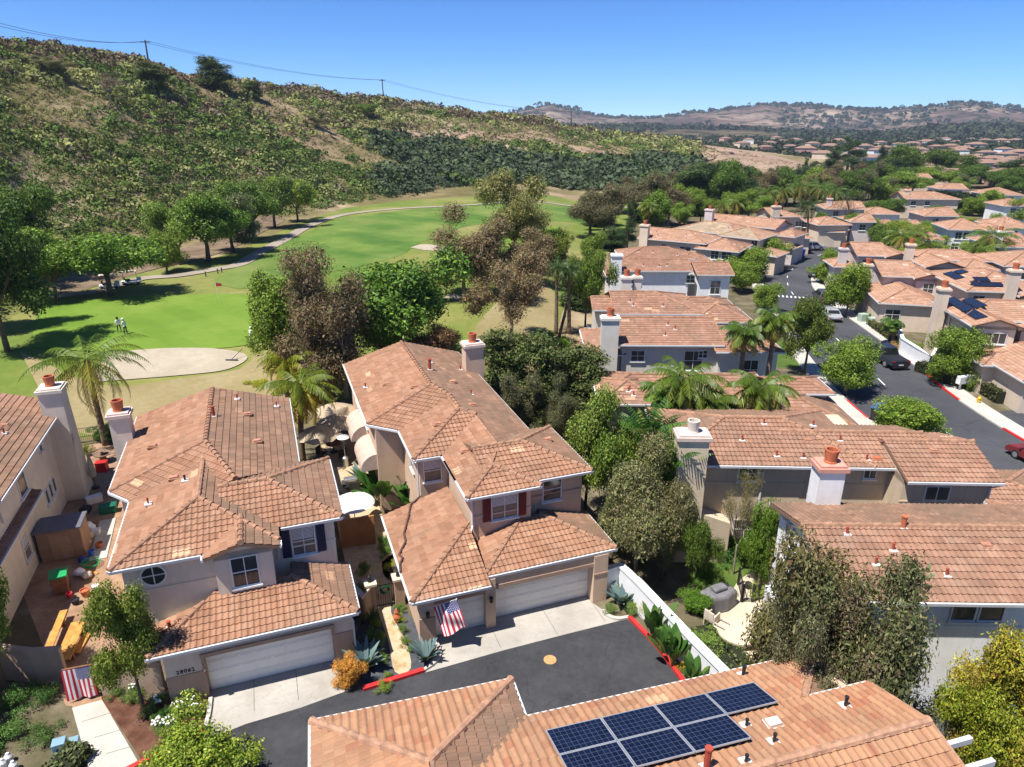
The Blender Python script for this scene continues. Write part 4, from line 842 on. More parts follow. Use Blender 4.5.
def clumps(rng, lobes, n_cl, per, spread, size, asp=.55, fill=.5, gap=0., flat=1.0, up=.3):
    """lobes: (x,y,z,rx,ry,rz). Sprays of leaves over and inside each lobe, with holes"""
    L = np.array(lobes, float); vol = (L[:, 3]*L[:, 4]+L[:, 3]*L[:, 5]); k = rng.choice(len(L), n_cl, p=vol/vol.sum())
    d = rng.normal(0, 1, (n_cl, 3)); d /= np.linalg.norm(d, axis=1, keepdims=True)
    r = np.where(rng.random(n_cl) < fill, rng.random(n_cl)**.45, .88+.2*rng.random(n_cl))[:, None]
    C = L[k, :3]+d*L[k, 3:]*r
    if gap > 0:
        f = np.sin(C[:, 0]*2.9+1.3*C[:, 2])*np.sin(C[:, 1]*2.6+.7)*np.sin(C[:, 2]*3.1+C[:, 0]); m = f > -1+gap*1.3 if gap > .5 else f > -.55+gap; C = C[m]; d = d[m]
    shade = rng.random((len(C), 1))
    Cc = np.repeat(C, per, 0)+rng.normal(0, spread, (len(C)*per, 3))*np.array([1, 1, flat]); Nn = np.repeat(d, per, 0)+np.array([0, 0, up])
    V, Q = leaf_cards(rng, Cc, Nn, size, asp); return V, Q, np.repeat(shade, per, 0)
PROTO = {}
def limbs(rng, h, r0, spread, n=5, fork=.4, lean=(0, 0), twig=True):
    q = MB(); lx, ly = lean; top = Vector((lx, ly, h*fork))
    q.tube([(0, 0, -.4), (lx*.25, ly*.25, h*fork*.35), (lx*.6+.05, ly*.6, h*fork*.7), top], [r0*1.25, r0, r0*.85, r0*.75], 8)
    for k in range(n):
        a = k*math.tau/n+rng.random()*.8; s = spread*(.5+.5*rng.random()); e = top+Vector((math.cos(a)*s, math.sin(a)*s, h*(.80-fork)*(.5+.5*rng.random())))
        m_ = top.lerp(e, .5)+Vector((math.cos(a)*s*.15, math.sin(a)*s*.15, -.1)); q.tube([top-Vector((0, 0, .15)), m_, e], [r0*.6, r0*.38, r0*.12], 6)
        if twig:
            for j in range(2):
                f = e+Vector((rng.normal(0, .5)*spread*.5, rng.normal(0, .5)*spread*.5, h*.06*rng.random())); q.tube([m_, m_.lerp(f, .6)+Vector((0, 0, .1)), f], [r0*.28, r0*.18, r0*.05], 5)
    return q
def proto(kind):
    k0 = kind.rstrip('0123456789'); nv = {'broad': 5, 'round': 4, 'bright': 5, 'olive': 5, 'gum': 4, 'pine': 3, 'column': 3, 'bare': 3, 'shrub': 3}[k0]; kind = k0+str((int(kind[len(k0):] or 1)-1) % nv+1)
    if kind in PROTO: return PROTO[kind]
    rng = np.random.default_rng(abs(hash(kind)) % 1000 if False else sum(map(ord, kind))); k0 = kind.rstrip('0123456789'); W_ = None
    # every prototype is built about 8 m tall, 6 m wide (x scaled when placed)
    if k0 == 'round':      # dense clipped ficus
        lobes = [(rng.normal(0, 1.25), rng.normal(0, 1.25), 4.2+rng.normal(0, 1.25), 1.15, 1.15, 1.1) for _ in range(30)]+[(0, 0, 4.2, 2.5, 2.5, 2.9)]
        V, Q, s = clumps(rng, lobes, 2500, 11, .17, .20, .6, .25, up=.5); pal = [(.062, .11, .010), (.088, .145, .014), (.12, .175, .02), (.155, .20, .028)]; T = limbs(rng, 7, .2, 1.6, 5, .38); H, Wd, bark = 7.6, 5.6, BARK_P
    elif k0 == 'broad':    # broad crowned evergreen
        lobes = [(rng.normal(0, 1.5), rng.normal(0, 1.5), 5.0+rng.normal(0, 1.1), 1.25, 1.25, .95) for _ in range(20)]
        V, Q, s = clumps(rng, lobes, 2300, 11, .23, .24, .5, .4, .06, up=.35); pal = [(.042, .074, .012), (.06, .10, .016), (.085, .13, .02), (.12, .16, .028)]; T = limbs(rng, 7.2, .22, 2, 6, .36); H, Wd, bark = 7.9, 6.4, BARK
    elif k0 == 'bright':
        lobes = [(rng.normal(0, 1.4), rng.normal(0, 1.4), 5.2+rng.normal(0, 1.0), 1.2, 1.2, .9) for _ in range(16)]
        V, Q, s = clumps(rng, lobes, 2300, 11, .23, .21, .5, .45, .1, up=.4); pal = [(.09, .14, .014), (.125, .185, .02), (.17, .22, .03), (.215, .25, .042)]; T = limbs(rng, 7.2, .18, 1.8, 5, .34); H, Wd, bark = 7.8, 6.2, BARK
    elif k0 == 'olive':    # loose grey-green tree
        lobes = [(rng.normal(0, 1.5), rng.normal(0, 1.5), 5.0+rng.normal(0, 1.4), 1.05, 1.05, .95) for _ in range(15)]
        V, Q, s = clumps(rng, lobes, 3100, 11, .21, .18, .36, .5, .12, up=.15); pal = [(.07, .08, .03), (.10, .11, .045), (.135, .14, .065), (.18, .17, .09), (.11, .085, .055)]; T = limbs(rng, 7.4, .17, 2, 7, .33); H, Wd, bark = 8.2, 6.4, BARK
    elif k0 == 'gum':      # reddish brown eucalyptus
        lobes = [(rng.normal(0, 1.35), rng.normal(0, 1.35), 5.0+rng.normal(0, 1.75), 1.0, 1.0, 1.05) for _ in range(15)]
        V, Q, s = clumps(rng, lobes, 2700, 11, .22, .17, .34, .5, .22, up=.1); pal = [(.10, .068, .036), (.14, .092, .050), (.17, .115, .066), (.095, .10, .038), (.21, .155, .09)]; T = limbs(rng, 8, .17, 1.5, 7, .3); H, Wd, bark = 9.0, 5.4, BARK_P
    elif k0 == 'bare':     # thin crown, branches showing
        lobes = [(rng.normal(0, 1.4), rng.normal(0, 1.4), 5.4+rng.normal(0, 1.1), .9, .9, .6) for _ in range(14)]
        V, Q, s = clumps(rng, lobes, 1300, 10, .26, .14, .32, .6, .25, up=0); pal = [(.10, .075, .055), (.14, .10, .075), (.18, .14, .105), (.09, .08, .05)]; T = limbs(rng, 7.6, .17, 2.2, 10, .32); H, Wd, bark = 8.0, 6.0, BARK_P
    elif k0 == 'column':   # narrow evergreen
        lobes = [(rng.normal(0, .35), rng.normal(0, .35), z, .95-.07*z+.25, .95-.07*z+.25, .7) for z in np.linspace(.6, 8.2, 17)]
        V, Q, s = clumps(rng, lobes, 2100, 10, .17, .18, .4, .35, .05, up=.3); pal = [(.035, .06, .017), (.052, .082, .024), (.075, .105, .034), (.10, .11, .048)]; T = limbs(rng, 6, .13, .4, 3, .6, twig=False); H, Wd, bark = 9.0, 2.9, BARK
    elif k0 == 'pine':
        lobes = [(rng.normal(0, .3+.13*(9-z)), rng.normal(0, .3+.13*(9-z)), z, .35+.16*(9.2-z), .35+.16*(9.2-z), .38) for z in np.linspace(2, 9, 17)]
        V, Q, s = clumps(rng, lobes, 2200, 10, .2, .2, .28, .4, .05, up=.2); pal = [(.018, .04, .014), (.028, .055, .018), (.04, .072, .024), (.055, .085, .03)]; T = limbs(rng, 8.4, .2, .7, 4, .7, twig=False); H, Wd, bark = 9.4, 4.6, BARK
    elif k0 == 'shrub':    # low bush, no visible trunk
        lobes = [(rng.normal(0, .45), rng.normal(0, .45), .62+rng.normal(0, .16), .42, .42, .36) for _ in range(12)]
        V, Q, s = clumps(rng, lobes, 420, 11, .07, .075, .55, .5, .05, up=.5); pal = [(.06, .11, .022), (.085, .14, .03), (.115, .175, .04), (.15, .20, .052)]; T = limbs(rng, .9, .03, .35, 5, .25, twig=False); H, Wd, bark = 1.25, 1.7, BARK
    if k0 not in ('bare',):
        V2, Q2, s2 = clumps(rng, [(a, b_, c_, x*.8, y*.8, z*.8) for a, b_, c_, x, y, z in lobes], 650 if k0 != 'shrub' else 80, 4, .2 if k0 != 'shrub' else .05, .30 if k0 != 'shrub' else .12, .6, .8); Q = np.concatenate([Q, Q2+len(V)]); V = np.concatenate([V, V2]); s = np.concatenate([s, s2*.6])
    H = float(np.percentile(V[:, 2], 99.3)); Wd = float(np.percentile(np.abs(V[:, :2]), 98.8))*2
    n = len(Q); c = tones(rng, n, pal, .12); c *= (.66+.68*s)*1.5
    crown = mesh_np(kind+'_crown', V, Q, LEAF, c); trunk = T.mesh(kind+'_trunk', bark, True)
    PROTO[kind] = (crown, trunk, H, Wd, pal, V, Q, c); return PROTO[kind]
NTREE = [0]
def tree(p, h, w, kind, label, name='tree', cat='tree', group=None, tint=None, lean=0, trunk=True):
    """a tree or bush standing at p, h metres tall and w across"""
    crown, tr, H, Wd = proto(kind)[:4]; NTREE[0] += 1; i = NTREE[0]
    o = empty(name, p, (i*2.399) % math.tau, label, cat, group); o.scale = (w/Wd, w/Wd, h/H)
    if lean: o.rotation_euler = (R(lean), 0, (i*2.399) % math.tau)
    co = link(bpy.data.objects.new('crown', crown), o)
    if tint: co.color = (*tint, 1)
    if trunk: link(bpy.data.objects.new('trunk', tr), o)
    return o
def treepx(u, vb, vt, wpx, kind, label, flat=False, **k):
    """surveyed by base, top and crown width seen from the mast"""
    p = at(u, vb) if flat else gat(u, vb); r = ray(u, vt); hl = math.hypot(p.x, p.y); z = CAMH+r[2]/math.hypot(r[0], r[1])*hl
    return tree(p, max(.8, z-p.z), wpx/ppm((p.x, p.y, (z+p.z)/2)), kind, label, **k)
def tree_at(u, vt, Y, w, kind, label, vm=None, **k):
    r = ray(u, vt+20); x = r[0]*Y/r[1]; r = ray(u, vt); z = CAMH+r[2]*Y/r[1]; g = float(gz(x, Y)); return tree(Vector((x, Y, g)), max(.8, z-g), w, kind, label, **k)
# ---- palms
def palm_crown(seed, nf=26, L=3.0, droop=1.0, pal=((.06, .10, .015), (.10, .14, .02), (.16, .16, .03)), width=.55, leaflets=26, up0=1.15):
    rng = np.random.default_rng(seed); V = []; C = []
    for f in range(nf):
        az = f*2.399+rng.normal(0, .15); e0 = up0-1.75*(f/nf)*droop+rng.normal(0, .1); l_ = L*(.85+.3*rng.random()); tone = np.array(pal[min(len(pal)-1, int((f/nf)*len(pal)*.999))])*(.8+.4*rng.random())
        p = np.zeros(3); e = e0; prev = p.copy(); h = np.array([math.cos(az), math.sin(az), 0]); sd = np.array([-math.sin(az), math.cos(az), 0])
        for j in range(leaflets):
            t = j/leaflets; step = l_/leaflets; e -= (.5+1.9*t)*droop/leaflets*1.25; d = h*math.cos(e)+np.array([0, 0, math.sin(e)]); q = p+d*step
            nrm = np.cross(d, sd); w = .028*(1-t)+.008
            V += [p-sd*w, p+sd*w, q+sd*w, q-sd*w]; C.append(tone*.9)
            if t > .1:
                ll = width*math.sin(math.pi*min(1, .12+t*.95))*(.85+.3*rng.random())
                for s_ in (-1, 1):
                    dr = sd*s_*.85+d*.55-nrm*(.0)+np.array([0, 0, -.5-.7*rng.random()]); dr /= np.linalg.norm(dr); tip = p+dr*ll; wv = d*.06; V += [p-wv, p+wv, tip+wv*.3, tip-wv*.3]; C.append(tone*(.75+.5*rng.random()))
            p = q
    V = np.array(V); return V, np.arange(len(V)).reshape(-1, 4), np.array(C)
PALMS = {}
def palm(p, h, L, label, kind='queen', name='palm_tree', group=None, lean=(0, 0), tint=(1, 1, 1)):
    key = (kind, round(L*2)/2, tint); L2 = key[1]
    if key not in PALMS:
        if kind == 'queen': V, Q, C = palm_crown(3+int(L2*2), 34, L2, .95, ((.065, .115, .016), (.10, .15, .024), (.16, .17, .035), (.26, .21, .05)), .72, 30, .8)
        elif kind == 'fan': V, Q, C = palm_crown(7, 30, L2, 1.1, ((.045, .085, .018), (.07, .11, .025), (.12, .12, .04)), .5, 14)
        elif kind == 'date': V, Q, C = palm_crown(9, 34, L2, .8, ((.04, .075, .018), (.06, .095, .022), (.09, .11, .03)), .42, 22, 1.3)
        else: V, Q, C = palm_crown(11, 16, L2, .55, ((.04, .11, .015), (.06, .14, .02), (.12, .16, .03)), .6, 20, 1.35)
        PALMS[key] = mesh_np(kind+'_fronds', V, Q, PALM_L, np.clip(C*np.array(tint), 0, 1))
    i = NTREE[0] = NTREE[0]+1
    o = empty(name, p, (i*1.7) % math.tau, label, 'palm', group)
    cr = link(bpy.data.objects.new('fronds', PALMS[key]), o); c_, s_ = math.cos(-o.rotation_euler.z), math.sin(-o.rotation_euler.z); lx, ly = lean[0]*c_-lean[1]*s_, lean[0]*s_+lean[1]*c_
    cr.location = (lx, ly, h)
    q = MB(); n = 9; q.tube([(lx*(k/n)**1.6, ly*(k/n)**1.6, -.3+(h+.25)*k/n) for k in range(n+1)], [.24-.09*k/n+(.02 if k % 2 else 0) for k in range(n+1)], 9); q.build('trunk', PALM_T, o, smooth_=True); return o
def palmpx(ub, vb, uh, vh, Lpx, label, **k):
    p = gat(ub, vb); r = ray(uh, vh); t = p.y/r[1]; hd = Vector((r[0]*t, r[1]*t, CAMH+r[2]*t)); L = Lpx/ppm(hd)
    return palm(p, hd.z-p.z, L, label, lean=(hd.x-p.x, 0), **k)
def palm_at(u, v, Y, L, label, **k):
    r = ray(u, v); t = Y/r[1]; return palm(Vector((r[0]*t, Y, float(gz(r[0]*t, Y)))), CAMH+r[2]*t, L, label, **k)
# ---- broad-leaved plants: banana-like clumps, agaves
def blade_plant(seed, n, L, w, up, pal, stalk=.5, fold=.12, arch=.8):
    rng = np.random.default_rng(seed); V = []; Q = []; C = []
    for k in range(n):
        az = k*2.399+rng.normal(0, .3); e = up*(.75+.5*rng.random()); l_ = L*(.7+.5*rng.random()); ww = w*(.8+.4*rng.random()); h = np.array([math.cos(az), math.sin(az), 0]); sd = np.array([-math.sin(az), math.cos(az), 0]); p = h*.05; tone = np.array(pal[rng.integers(len(pal))])*(.8+.4*rng.random()); m = 8; rows = []
        for j in range(m+1):
            t = j/m; wd = 0.015 if t < stalk else ww*math.sin(math.pi*(.12+.88*(t-stalk)/(1-stalk)))**.8+.004; rows.append((p-sd*wd+np.array([0, 0, fold*wd*2]), p.copy(), p+sd*wd+np.array([0, 0, fold*wd*2]))); e -= arch/m*t*1.6; p = p+(h*math.cos(e)+np.array([0, 0, math.sin(e)]))*l_/m
        b = len(V)
        for r in rows: V += list(r)
        for j in range(m):
            for s_ in (0, 1): a = b+j*3+s_; Q.append((a, a+1, a+4, a+3)); C.append(tone)
    return np.array(V), np.array(Q), np.array(C)
BLADES = {}
def blades(p, kind, s, label, name, cat='plant', group=None):
    if kind not in BLADES:
        a = {'banana': (5, 17, 3.2, .34, 1.25, ((.03, .10, .014), (.05, .14, .02), (.08, .17, .03)), .38), 'strelitzia': (6, 26, 1.9, .19, 1.42, ((.045, .12, .02), (.07, .16, .03), (.10, .19, .04)), .45, .12, .5), 'agave': (8, 26, 1.1, .11, .95, ((.12, .19, .20), (.16, .235, .235), (.19, .27, .25)), .0, .35, .35), 'spiky': (9, 40, .8, .035, 1.0, ((.05, .11, .025), (.08, .15, .03)), 0, .1, .6)}[kind]
        V, Q, C = blade_plant(*a); BLADES[kind] = mesh_np(kind+'_leaves', V, Q, LEAF, C)
    i = NTREE[0] = NTREE[0]+1; o = link(bpy.data.objects.new(name, BLADES[kind])); o.location = p; o.scale = (s, s, s); o.rotation_euler = (0, 0, i*1.3); return tag(o, label, cat, group)
def hedge(name, line, w, h, label, pal=((.04, .065, .014), (.06, .09, .02), (.085, .115, .028)), dens=70, size=.16, cat='hedge', group=None, seed=1, z0=0.):
    """clipped hedge following a line: leaves through its whole volume, thickest at the skin"""
    rng = np.random.default_rng(seed+int(abs(line[0][0])*10)); P2 = [Vector((p[0], p[1], 0)) for p in line]; C = []; N = []
    for a, b in zip(P2[:-1], P2[1:]):
        d = b-a; L = d.length; n = int(L*dens*(w+2*h)); t = rng.random(n); side = rng.random(n); dv = np.array(d)/max(L, 1e-6); nv = np.array([-dv[1], dv[0], 0]); x = np.array(a)[None]+t[:, None]*np.array(d)[None]
        f = (rng.random(n)-.5)*w; z = rng.random(n)*h; top = side < w/(w+2*h); lf = (~top) & (side < (w+h)/(w+2*h)); rt = ~top & ~lf
        z = np.where(top, h*(.93+.1*rng.random(n)), z); f = np.where(lf, w/2*(.9+.15*rng.random(n)), np.where(rt, -w/2*(.9+.15*rng.random(n)), f)); c = x+nv[None]*f[:, None]; c[:, 2] = z+z0; C.append(c)
        nn = np.zeros((n, 3)); nn[top, 2] = 1; nn[lf] = nv; nn[rt] = -nv; N.append(nn)
    C = np.concatenate(C); N = np.concatenate(N); wob = (fbm(C[:, 0]*3, C[:, 1]*3+C[:, 2], 1.6, 5)-.5)[:, None]*.22; C = C+N*wob
    V, Q = leaf_cards(rng, C, N, size, .6, .55); tn = tones(rng, len(Q), pal, .2)
    o = link(bpy.data.objects.new(name, mesh_np(name, V, Q, LEAF, tn))); tag(o, label, cat, group)
    core = MB()
    for a, b in zip(P2[:-1], P2[1:]):
        d = (b-a).normalized(); n = Vector((-d.y, d.x, 0))*w*.42; core.add([(*(q+Vector((0, 0, zz+z0))),) for zz in (0.02, h*.9) for q in (a-n, b-n, b+n, a+n)], [(3, 2, 1, 0), (4, 5, 6, 7), (0, 1, 5, 4), (1, 2, 6, 5), (2, 3, 7, 6), (3, 0, 4, 7)])
    core.build('dark_core', mat('hedge dark inside', (.02, .024, .01), 1), o); return o  # solid near-black block standing in for the shade inside the leaves
# ------------------------------------------------------------------ hillside scrub (nobody could count it)
def scrub(name, n, sampler, pals, size=(1., 2.4), seed=2, per=34, leaf=.5):
    rng = np.random.default_rng(seed); X, Y, S, K = sampler(rng, n); Z = gz(X, Y); m = len(X)
    d = rng.normal(0, 1, (m, per, 3)); d[:, :, 2] = np.abs(d[:, :, 2])*.9; d /= np.linalg.norm(d, axis=2, keepdims=True); rad = S[:, None, None]*np.array([1, 1, .72])
    P = np.stack([X, Y, Z-.1], 1)[:, None, :]+d*rad*(.75+.35*rng.random((m, per, 1)))
    V, Q = leaf_cards(rng, P.reshape(-1, 3), d.reshape(-1, 3), 1.0, .75, .5)
    # scale leaves with the bush
    Vq = V.reshape(-1, 4, 3); cc = Vq.mean(1, keepdims=True); V = (cc+(Vq-cc)*(np.repeat(S, per)[:, None, None]*leaf)).reshape(-1, 3)
    pal = np.array(pals); c = pal[K][:, None, :]*(.6+.8*rng.random((m, 1, 1)))*(.84+.32*rng.random((m, per, 1)))*.98; o = link(bpy.data.objects.new(name, mesh_np(name, V, Q, LEAF_DRY, c.reshape(-1, 3)))); return tag(o, kind='stuff')
PAL = [(.075, .125, .022), (.115, .165, .034), (.20, .215, .065), (.055, .08, .036), (.075, .10, .048), (.125, .088, .052), (.17, .135, .085), (.23, .235, .085)]
def hill_pts(rng, n, az0, az1, dens_fn, t0=.03, t1=1.02):
    out = [[], [], [], []]; got = 0
    while got < n:
        az = az0+(az1-az0)*rng.random(n); t = t0+(t1-t0)*rng.random(n)**.8; rb = np.interp(az, _T[:, 0], _T[:, 1]); rr = np.interp(az, _T[:, 0], _T[:, 2]); r = rb+(rr-rb)*t
        x = np.sin(az)*r; y = np.cos(az)*r; keep, s, k = dens_fn(rng, x, y, az, t, r)
        m = keep > rng.random(n); out[0].append(x[m]); out[1].append(y[m]); out[2].append(s[m]); out[3].append(k[m]); got += m.sum()
        if m.sum() == 0: break
    return [np.concatenate(o)[:n] for o in out]
def hill_dens(rng, x, y, az, t, r):
    u = 512+np.tan(az)*FPX*1.0; n1 = fbm(x, y, 40, 21); n2 = fbm(x, y, 12, 31); n = len(x); q = rng.random(n)
    n3 = fbm(x, y*1.3, 20, 51); n4 = fbm(x, y*1.6, 55, 61); keep = np.clip((n1*.2+n2*.35+n3*.35+n4*.45-.58)*6, .10, 1)
    dense = np.clip(1-t/.62, 0, 1)                      # lush on the lower slope
    keep = np.clip(keep+dense*.6*(n3 > .38)*(n4 > .40), 0, 1)
    chap = (u+60*(n1-.5)+90*(n2-.5) > 395) & (t < .44+.1*np.sin(u*.02)+.3*(n2-.5)) & (u < 760)   # dark chaparral belt
    bare = (u > 410) & (u < 600) & (t > .50) & (t < .66+.06*np.sin(u*.05)) # pale grass band
    tan = (u > 705) & (t > .12)
    keep = np.where(chap, 1., keep); keep = np.where(bare, keep*.10, keep); keep = np.where(tan, .0, keep)
    q2 = np.clip(q*.75+(n2-.5)*1.1+.12, 0, 1); k = np.where(q2 < .40, 0, np.where(q2 < .66, 1, np.where(q2 < .80, 2, np.where(q2 < .87, 6, 7)))); k = np.where((t > .5) & (q < .12+.4*np.clip((n1-.46)*5, 0, 1)), np.where(rng.random(n) < .6, 5, 6), k); k = np.where((t > .5) & (n3 < .5) & (q < .65), np.where(q < .3, 7, 2), k)
    k = np.where((t > .84) & (q < .7), np.where(rng.random(n) < .7, 5, 6), k); k = np.where((u > 590) & (t > .55) & (q < .5), np.where(n2 > .5, 7, 1), k)
    k = np.where(chap, np.where(q < .55, 3, np.where(q < .93, 4, 0)), k)
    s = (.38+.5*rng.random(n)+2.3*rng.random(n)**6)*np.clip(r/200, .7, 1.7)*np.where(chap, 1.35, .95)*(.6+.7*np.clip(n2, 0, 1)); return keep, s, k.astype(int)
scrub('hillside_scrub', 27000, lambda g, n: hill_pts(g, n, _T[1, 0], _T[12, 0], hill_dens), PAL, seed=5, per=52, leaf=.33)

def tuft_dens(rng, x, y, az, t, r):
    n = len(x); n2 = fbm(x, y, 9, 71); u = 512+np.tan(az)*FPX; return np.clip((n2-.30)*3, .15, 1)*np.where((u > 705) & (t > .12), .25, 1.), (.25+.45*rng.random(n)**2)*np.clip(r/200, .8, 1.8), np.where(rng.random(n) < .4, 0, np.where(rng.random(n) < .6, 1, np.where(rng.random(n) < .7, 2, 3)))
scrub('dry_hillside_tufts', 24000, lambda g, n: hill_pts(g, n, _T[1, 0], _T[14, 0], tuft_dens), [(.20, .165, .08), (.15, .115, .065), (.12, .125, .04), (.10, .075, .05)], seed=15, per=12, leaf=.55)
# ------------------------------------------------------------------ the other houses of the estate
random.seed(11)
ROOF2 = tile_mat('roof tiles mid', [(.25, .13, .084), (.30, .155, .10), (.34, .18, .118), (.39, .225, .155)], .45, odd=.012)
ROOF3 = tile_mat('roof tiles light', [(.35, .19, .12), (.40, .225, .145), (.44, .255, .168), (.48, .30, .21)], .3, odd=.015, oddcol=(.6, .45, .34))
ROOF4 = tile_mat('roof underlay', [(.33, .25, .17), (.38, .29, .20), (.41, .32, .22)], .3)
def row_house(label, el, er, deg, depth, wall, roofs=(ROOF2, ROOF_AGED), ze=5.7, ends='hh', pitch=.3, low=None, chim=None, wins=None, pots=1, group=None, detail=1, name='stucco_house', blocks=(), z0=0., potm=None, over=.42):
    """house surveyed by the two ends of its front eave"""
    a = at(*el, ze); b = at(*er, ze); L = (b-a).xy.length; th = math.degrees(math.atan2(b.y-a.y, b.x-a.x)) if deg is None else deg
    h = House(name, (a.x, a.y, 0), th, label, wall=wall, roofs=roofs, detail=detail, group=group)
    h.walls(over, L-over, over, depth-over, ze-.06); h.L = L
    if ends[0] == 'g': h.gable('y', over, over, depth-over, ze-.05, (depth-2*over)/2*pitch)
    if ends[1] == 'g': h.gable('y', L-over-.25, over, depth-over, ze-.05, (depth-2*over)/2*pitch)
    for (x0, x1, y0, y1, z1, en, ax) in blocks:
        h.walls(x0+over, x1-over, y0+over, y1-over, z1-.06)
        if ax == 'y' and en[0] == 'g': h.gable('x', y0+over, x0+over, x1-over, z1-.05, (x1-x0-2*over)/2*pitch)
        if ax == 'x' and en[0] == 'g': h.gable('y', x0+over, y0+over, y1-over, z1-.05, (y1-y0-2*over)/2*pitch)
    h.done_walls()
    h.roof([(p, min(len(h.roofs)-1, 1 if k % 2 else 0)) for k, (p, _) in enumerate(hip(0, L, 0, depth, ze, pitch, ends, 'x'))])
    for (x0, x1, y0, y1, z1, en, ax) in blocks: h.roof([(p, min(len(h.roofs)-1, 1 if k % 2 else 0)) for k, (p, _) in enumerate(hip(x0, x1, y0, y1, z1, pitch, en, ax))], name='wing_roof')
    for c in chim or (): h.chimney(c[0], c[1], 0, c[2], c[3] if len(c) > 3 else 1.3, .9, c[4] if len(c) > 4 else 1, None, wall, potmat=c[5] if len(c) > 5 else potm)
    for w in wins or (): h.window(*w)
    for k in range(3): xx = L*(.2+.6*random.random()); yy = depth*.5*(.25+.5*random.random()); h.pipe(xx, yy, ze+pitch*yy, .3, .05)
    return h
HT = lambda x0, x1, y0, y1, z, e='hh', ax=None: (x0, x1, y0, y1, z, e, ax)
# house between the beige one and the row: low roofs under the palms
row_house('house with a low tiled roof under two yellowing queen palms', (599, 404), (664, 404), -1.5, 5.4, S_D, ze=4.7, blocks=[HT(.6, 13, 2.2, 6.6, 4.75, 'hh', 'x'), HT(4.0, 10, .2, 5.6, 4.72, 'hh', 'x'), HT(8.0, 17.4, -3.2, 4.0, 4.2, 'hh', 'x'), HT(12.6, 17.2, 1.6, 5.2, 5.0, 'gh', 'x')])
# row of houses running along the left of the street, front to back
row_house('grey house with a broad pale chimney and satellite dish behind the yellow palms', (618, 345), (726, 347), -1, 8.6, S_G, ends='gg', blocks=[HT(-2.6, .8, .4, 8, 4.7, 'hh', 'y'), HT(8.2, 14.0, -.6, 7.0, 5.3, 'gh', 'x')],
          chim=[(-.75, .2, 8.2, 1.45)], wins=[(1.8, .42, 4.6, 1.1, .9), (6.6, .42, 4.2, 1.5, 1.7), (7.4, .42, 4.8, .7, .6), (11.4, -.18, 3.6, 1.2, 1.7)])
row_house('grey house with two terracotta chimney pots and hipped cross roofs', (614, 314), (706, 317), -1, 8.5, S_G, ends='gh', blocks=[HT(7.5, 13.6, -1.2, 5.5, 5.2, 'hh', 'x'), HT(-1.8, 4, 3, 8.3, 5.3, 'gh', 'x'), HT(6, 13.5, 3, 8.6, 5.2, 'hh', 'x')],
          chim=[(2.0, 6.4, 8.2, 1.0), (3.2, 6.7, 8.2, .8)], wins=[(6.5, .42, 4.8, 1.2, .8), (8.6, -.4, 4.8, 1.2, .8)])
row_house('white house with a white capped chimney and a round green tree at its wall', (620, 271), (695, 274), -1, 6.4, S_W, ends='gg', blocks=[HT(-1.6, 1.2, .5, 6, 4.9, 'hh', 'y'), HT(9.8, 14.6, -.4, 6.2, 5.3, 'gg', 'x')], chim=[(-.5, .1, 7.9, 1.3, 0)], wins=[(2.2, .42, 4.5, 1.2, 1), (9.2, .42, 4.6, 1, .9), (12.4, 0.0, 3.6, 1.2, 1.7)])
row_house('white house with a long low brown tiled roof behind the white chimney', (622, 259), (698, 260), 0, 7.2, S_W, ends='hh', blocks=[HT(7.4, 13.0, -1.2, 6, 5.2, 'hh', 'x')], wins=[(10.2, -.7, 4.5, 1, 1)])
row_house('cream house with a terracotta topped chimney and a long orange roof', (637, 238), (706, 244), None, 8.5, S_CR, roofs=(ROOF3, ROOF2), ends='gh', blocks=[HT(10, 17, -.6, 7.6, 5.0, 'hh', 'x')], chim=[(1.2, .2, 8.0, 1.4)], wins=[(4.6, .42, 4.4, .8, 1.2), (8.2, .42, 4.2, 1.8, 1.4), (13.2, -.2, 4.2, 1.2, 1.4), (15, -.2, 4.2, 1.4, 1.2)])
row_house('house with a stripped roof of bare underlay and stacked tiles', (672, 229), (741, 236), None, 9, S_CR, roofs=(ROOF4, ROOF3), ends='hh', blocks=[HT(9, 16.5, -.8, 8, 5.5, 'hh', 'x'), HT(15.5, 20, -1.5, 4, 3.2, 'hh', 'x')], wins=[(15.5, -.4, 4, 1, 2.4)])
row_house('pale house with a white chimney and a salmon roof before the palm grove', (703, 222), (776, 229), None, 8, S_LV, roofs=(ROOF3, ROOF2), ends='gg', blocks=[HT(14.6, 18.5, -1.6, 5, 4.8, 'hh', 'x'), HT(13.5, 19, -2.6, 1.5, 3.0, 'hh', 'x')], chim=[(1.0, .4, 8.2, 1.6)], wins=[(6.5, .42, 4.4, 1.1, 1), (12, .42, 4.4, 1.3, 1.2), (15.5, .42, 4.4, 1.3, 1.2)])
row_house('tan house with a small chimney tower beside the tall fan palm', (772, 217), (806, 219), 4, 9, S_CR, roofs=(ROOF3, ROOF2), ends='gh', blocks=[HT(8, 15, -4, 4, 4.5, 'hh', 'x')], chim=[(.8, .4, 7.9, 1.6)], wins=[(6, .42, 4.2, 1.2, 1)])
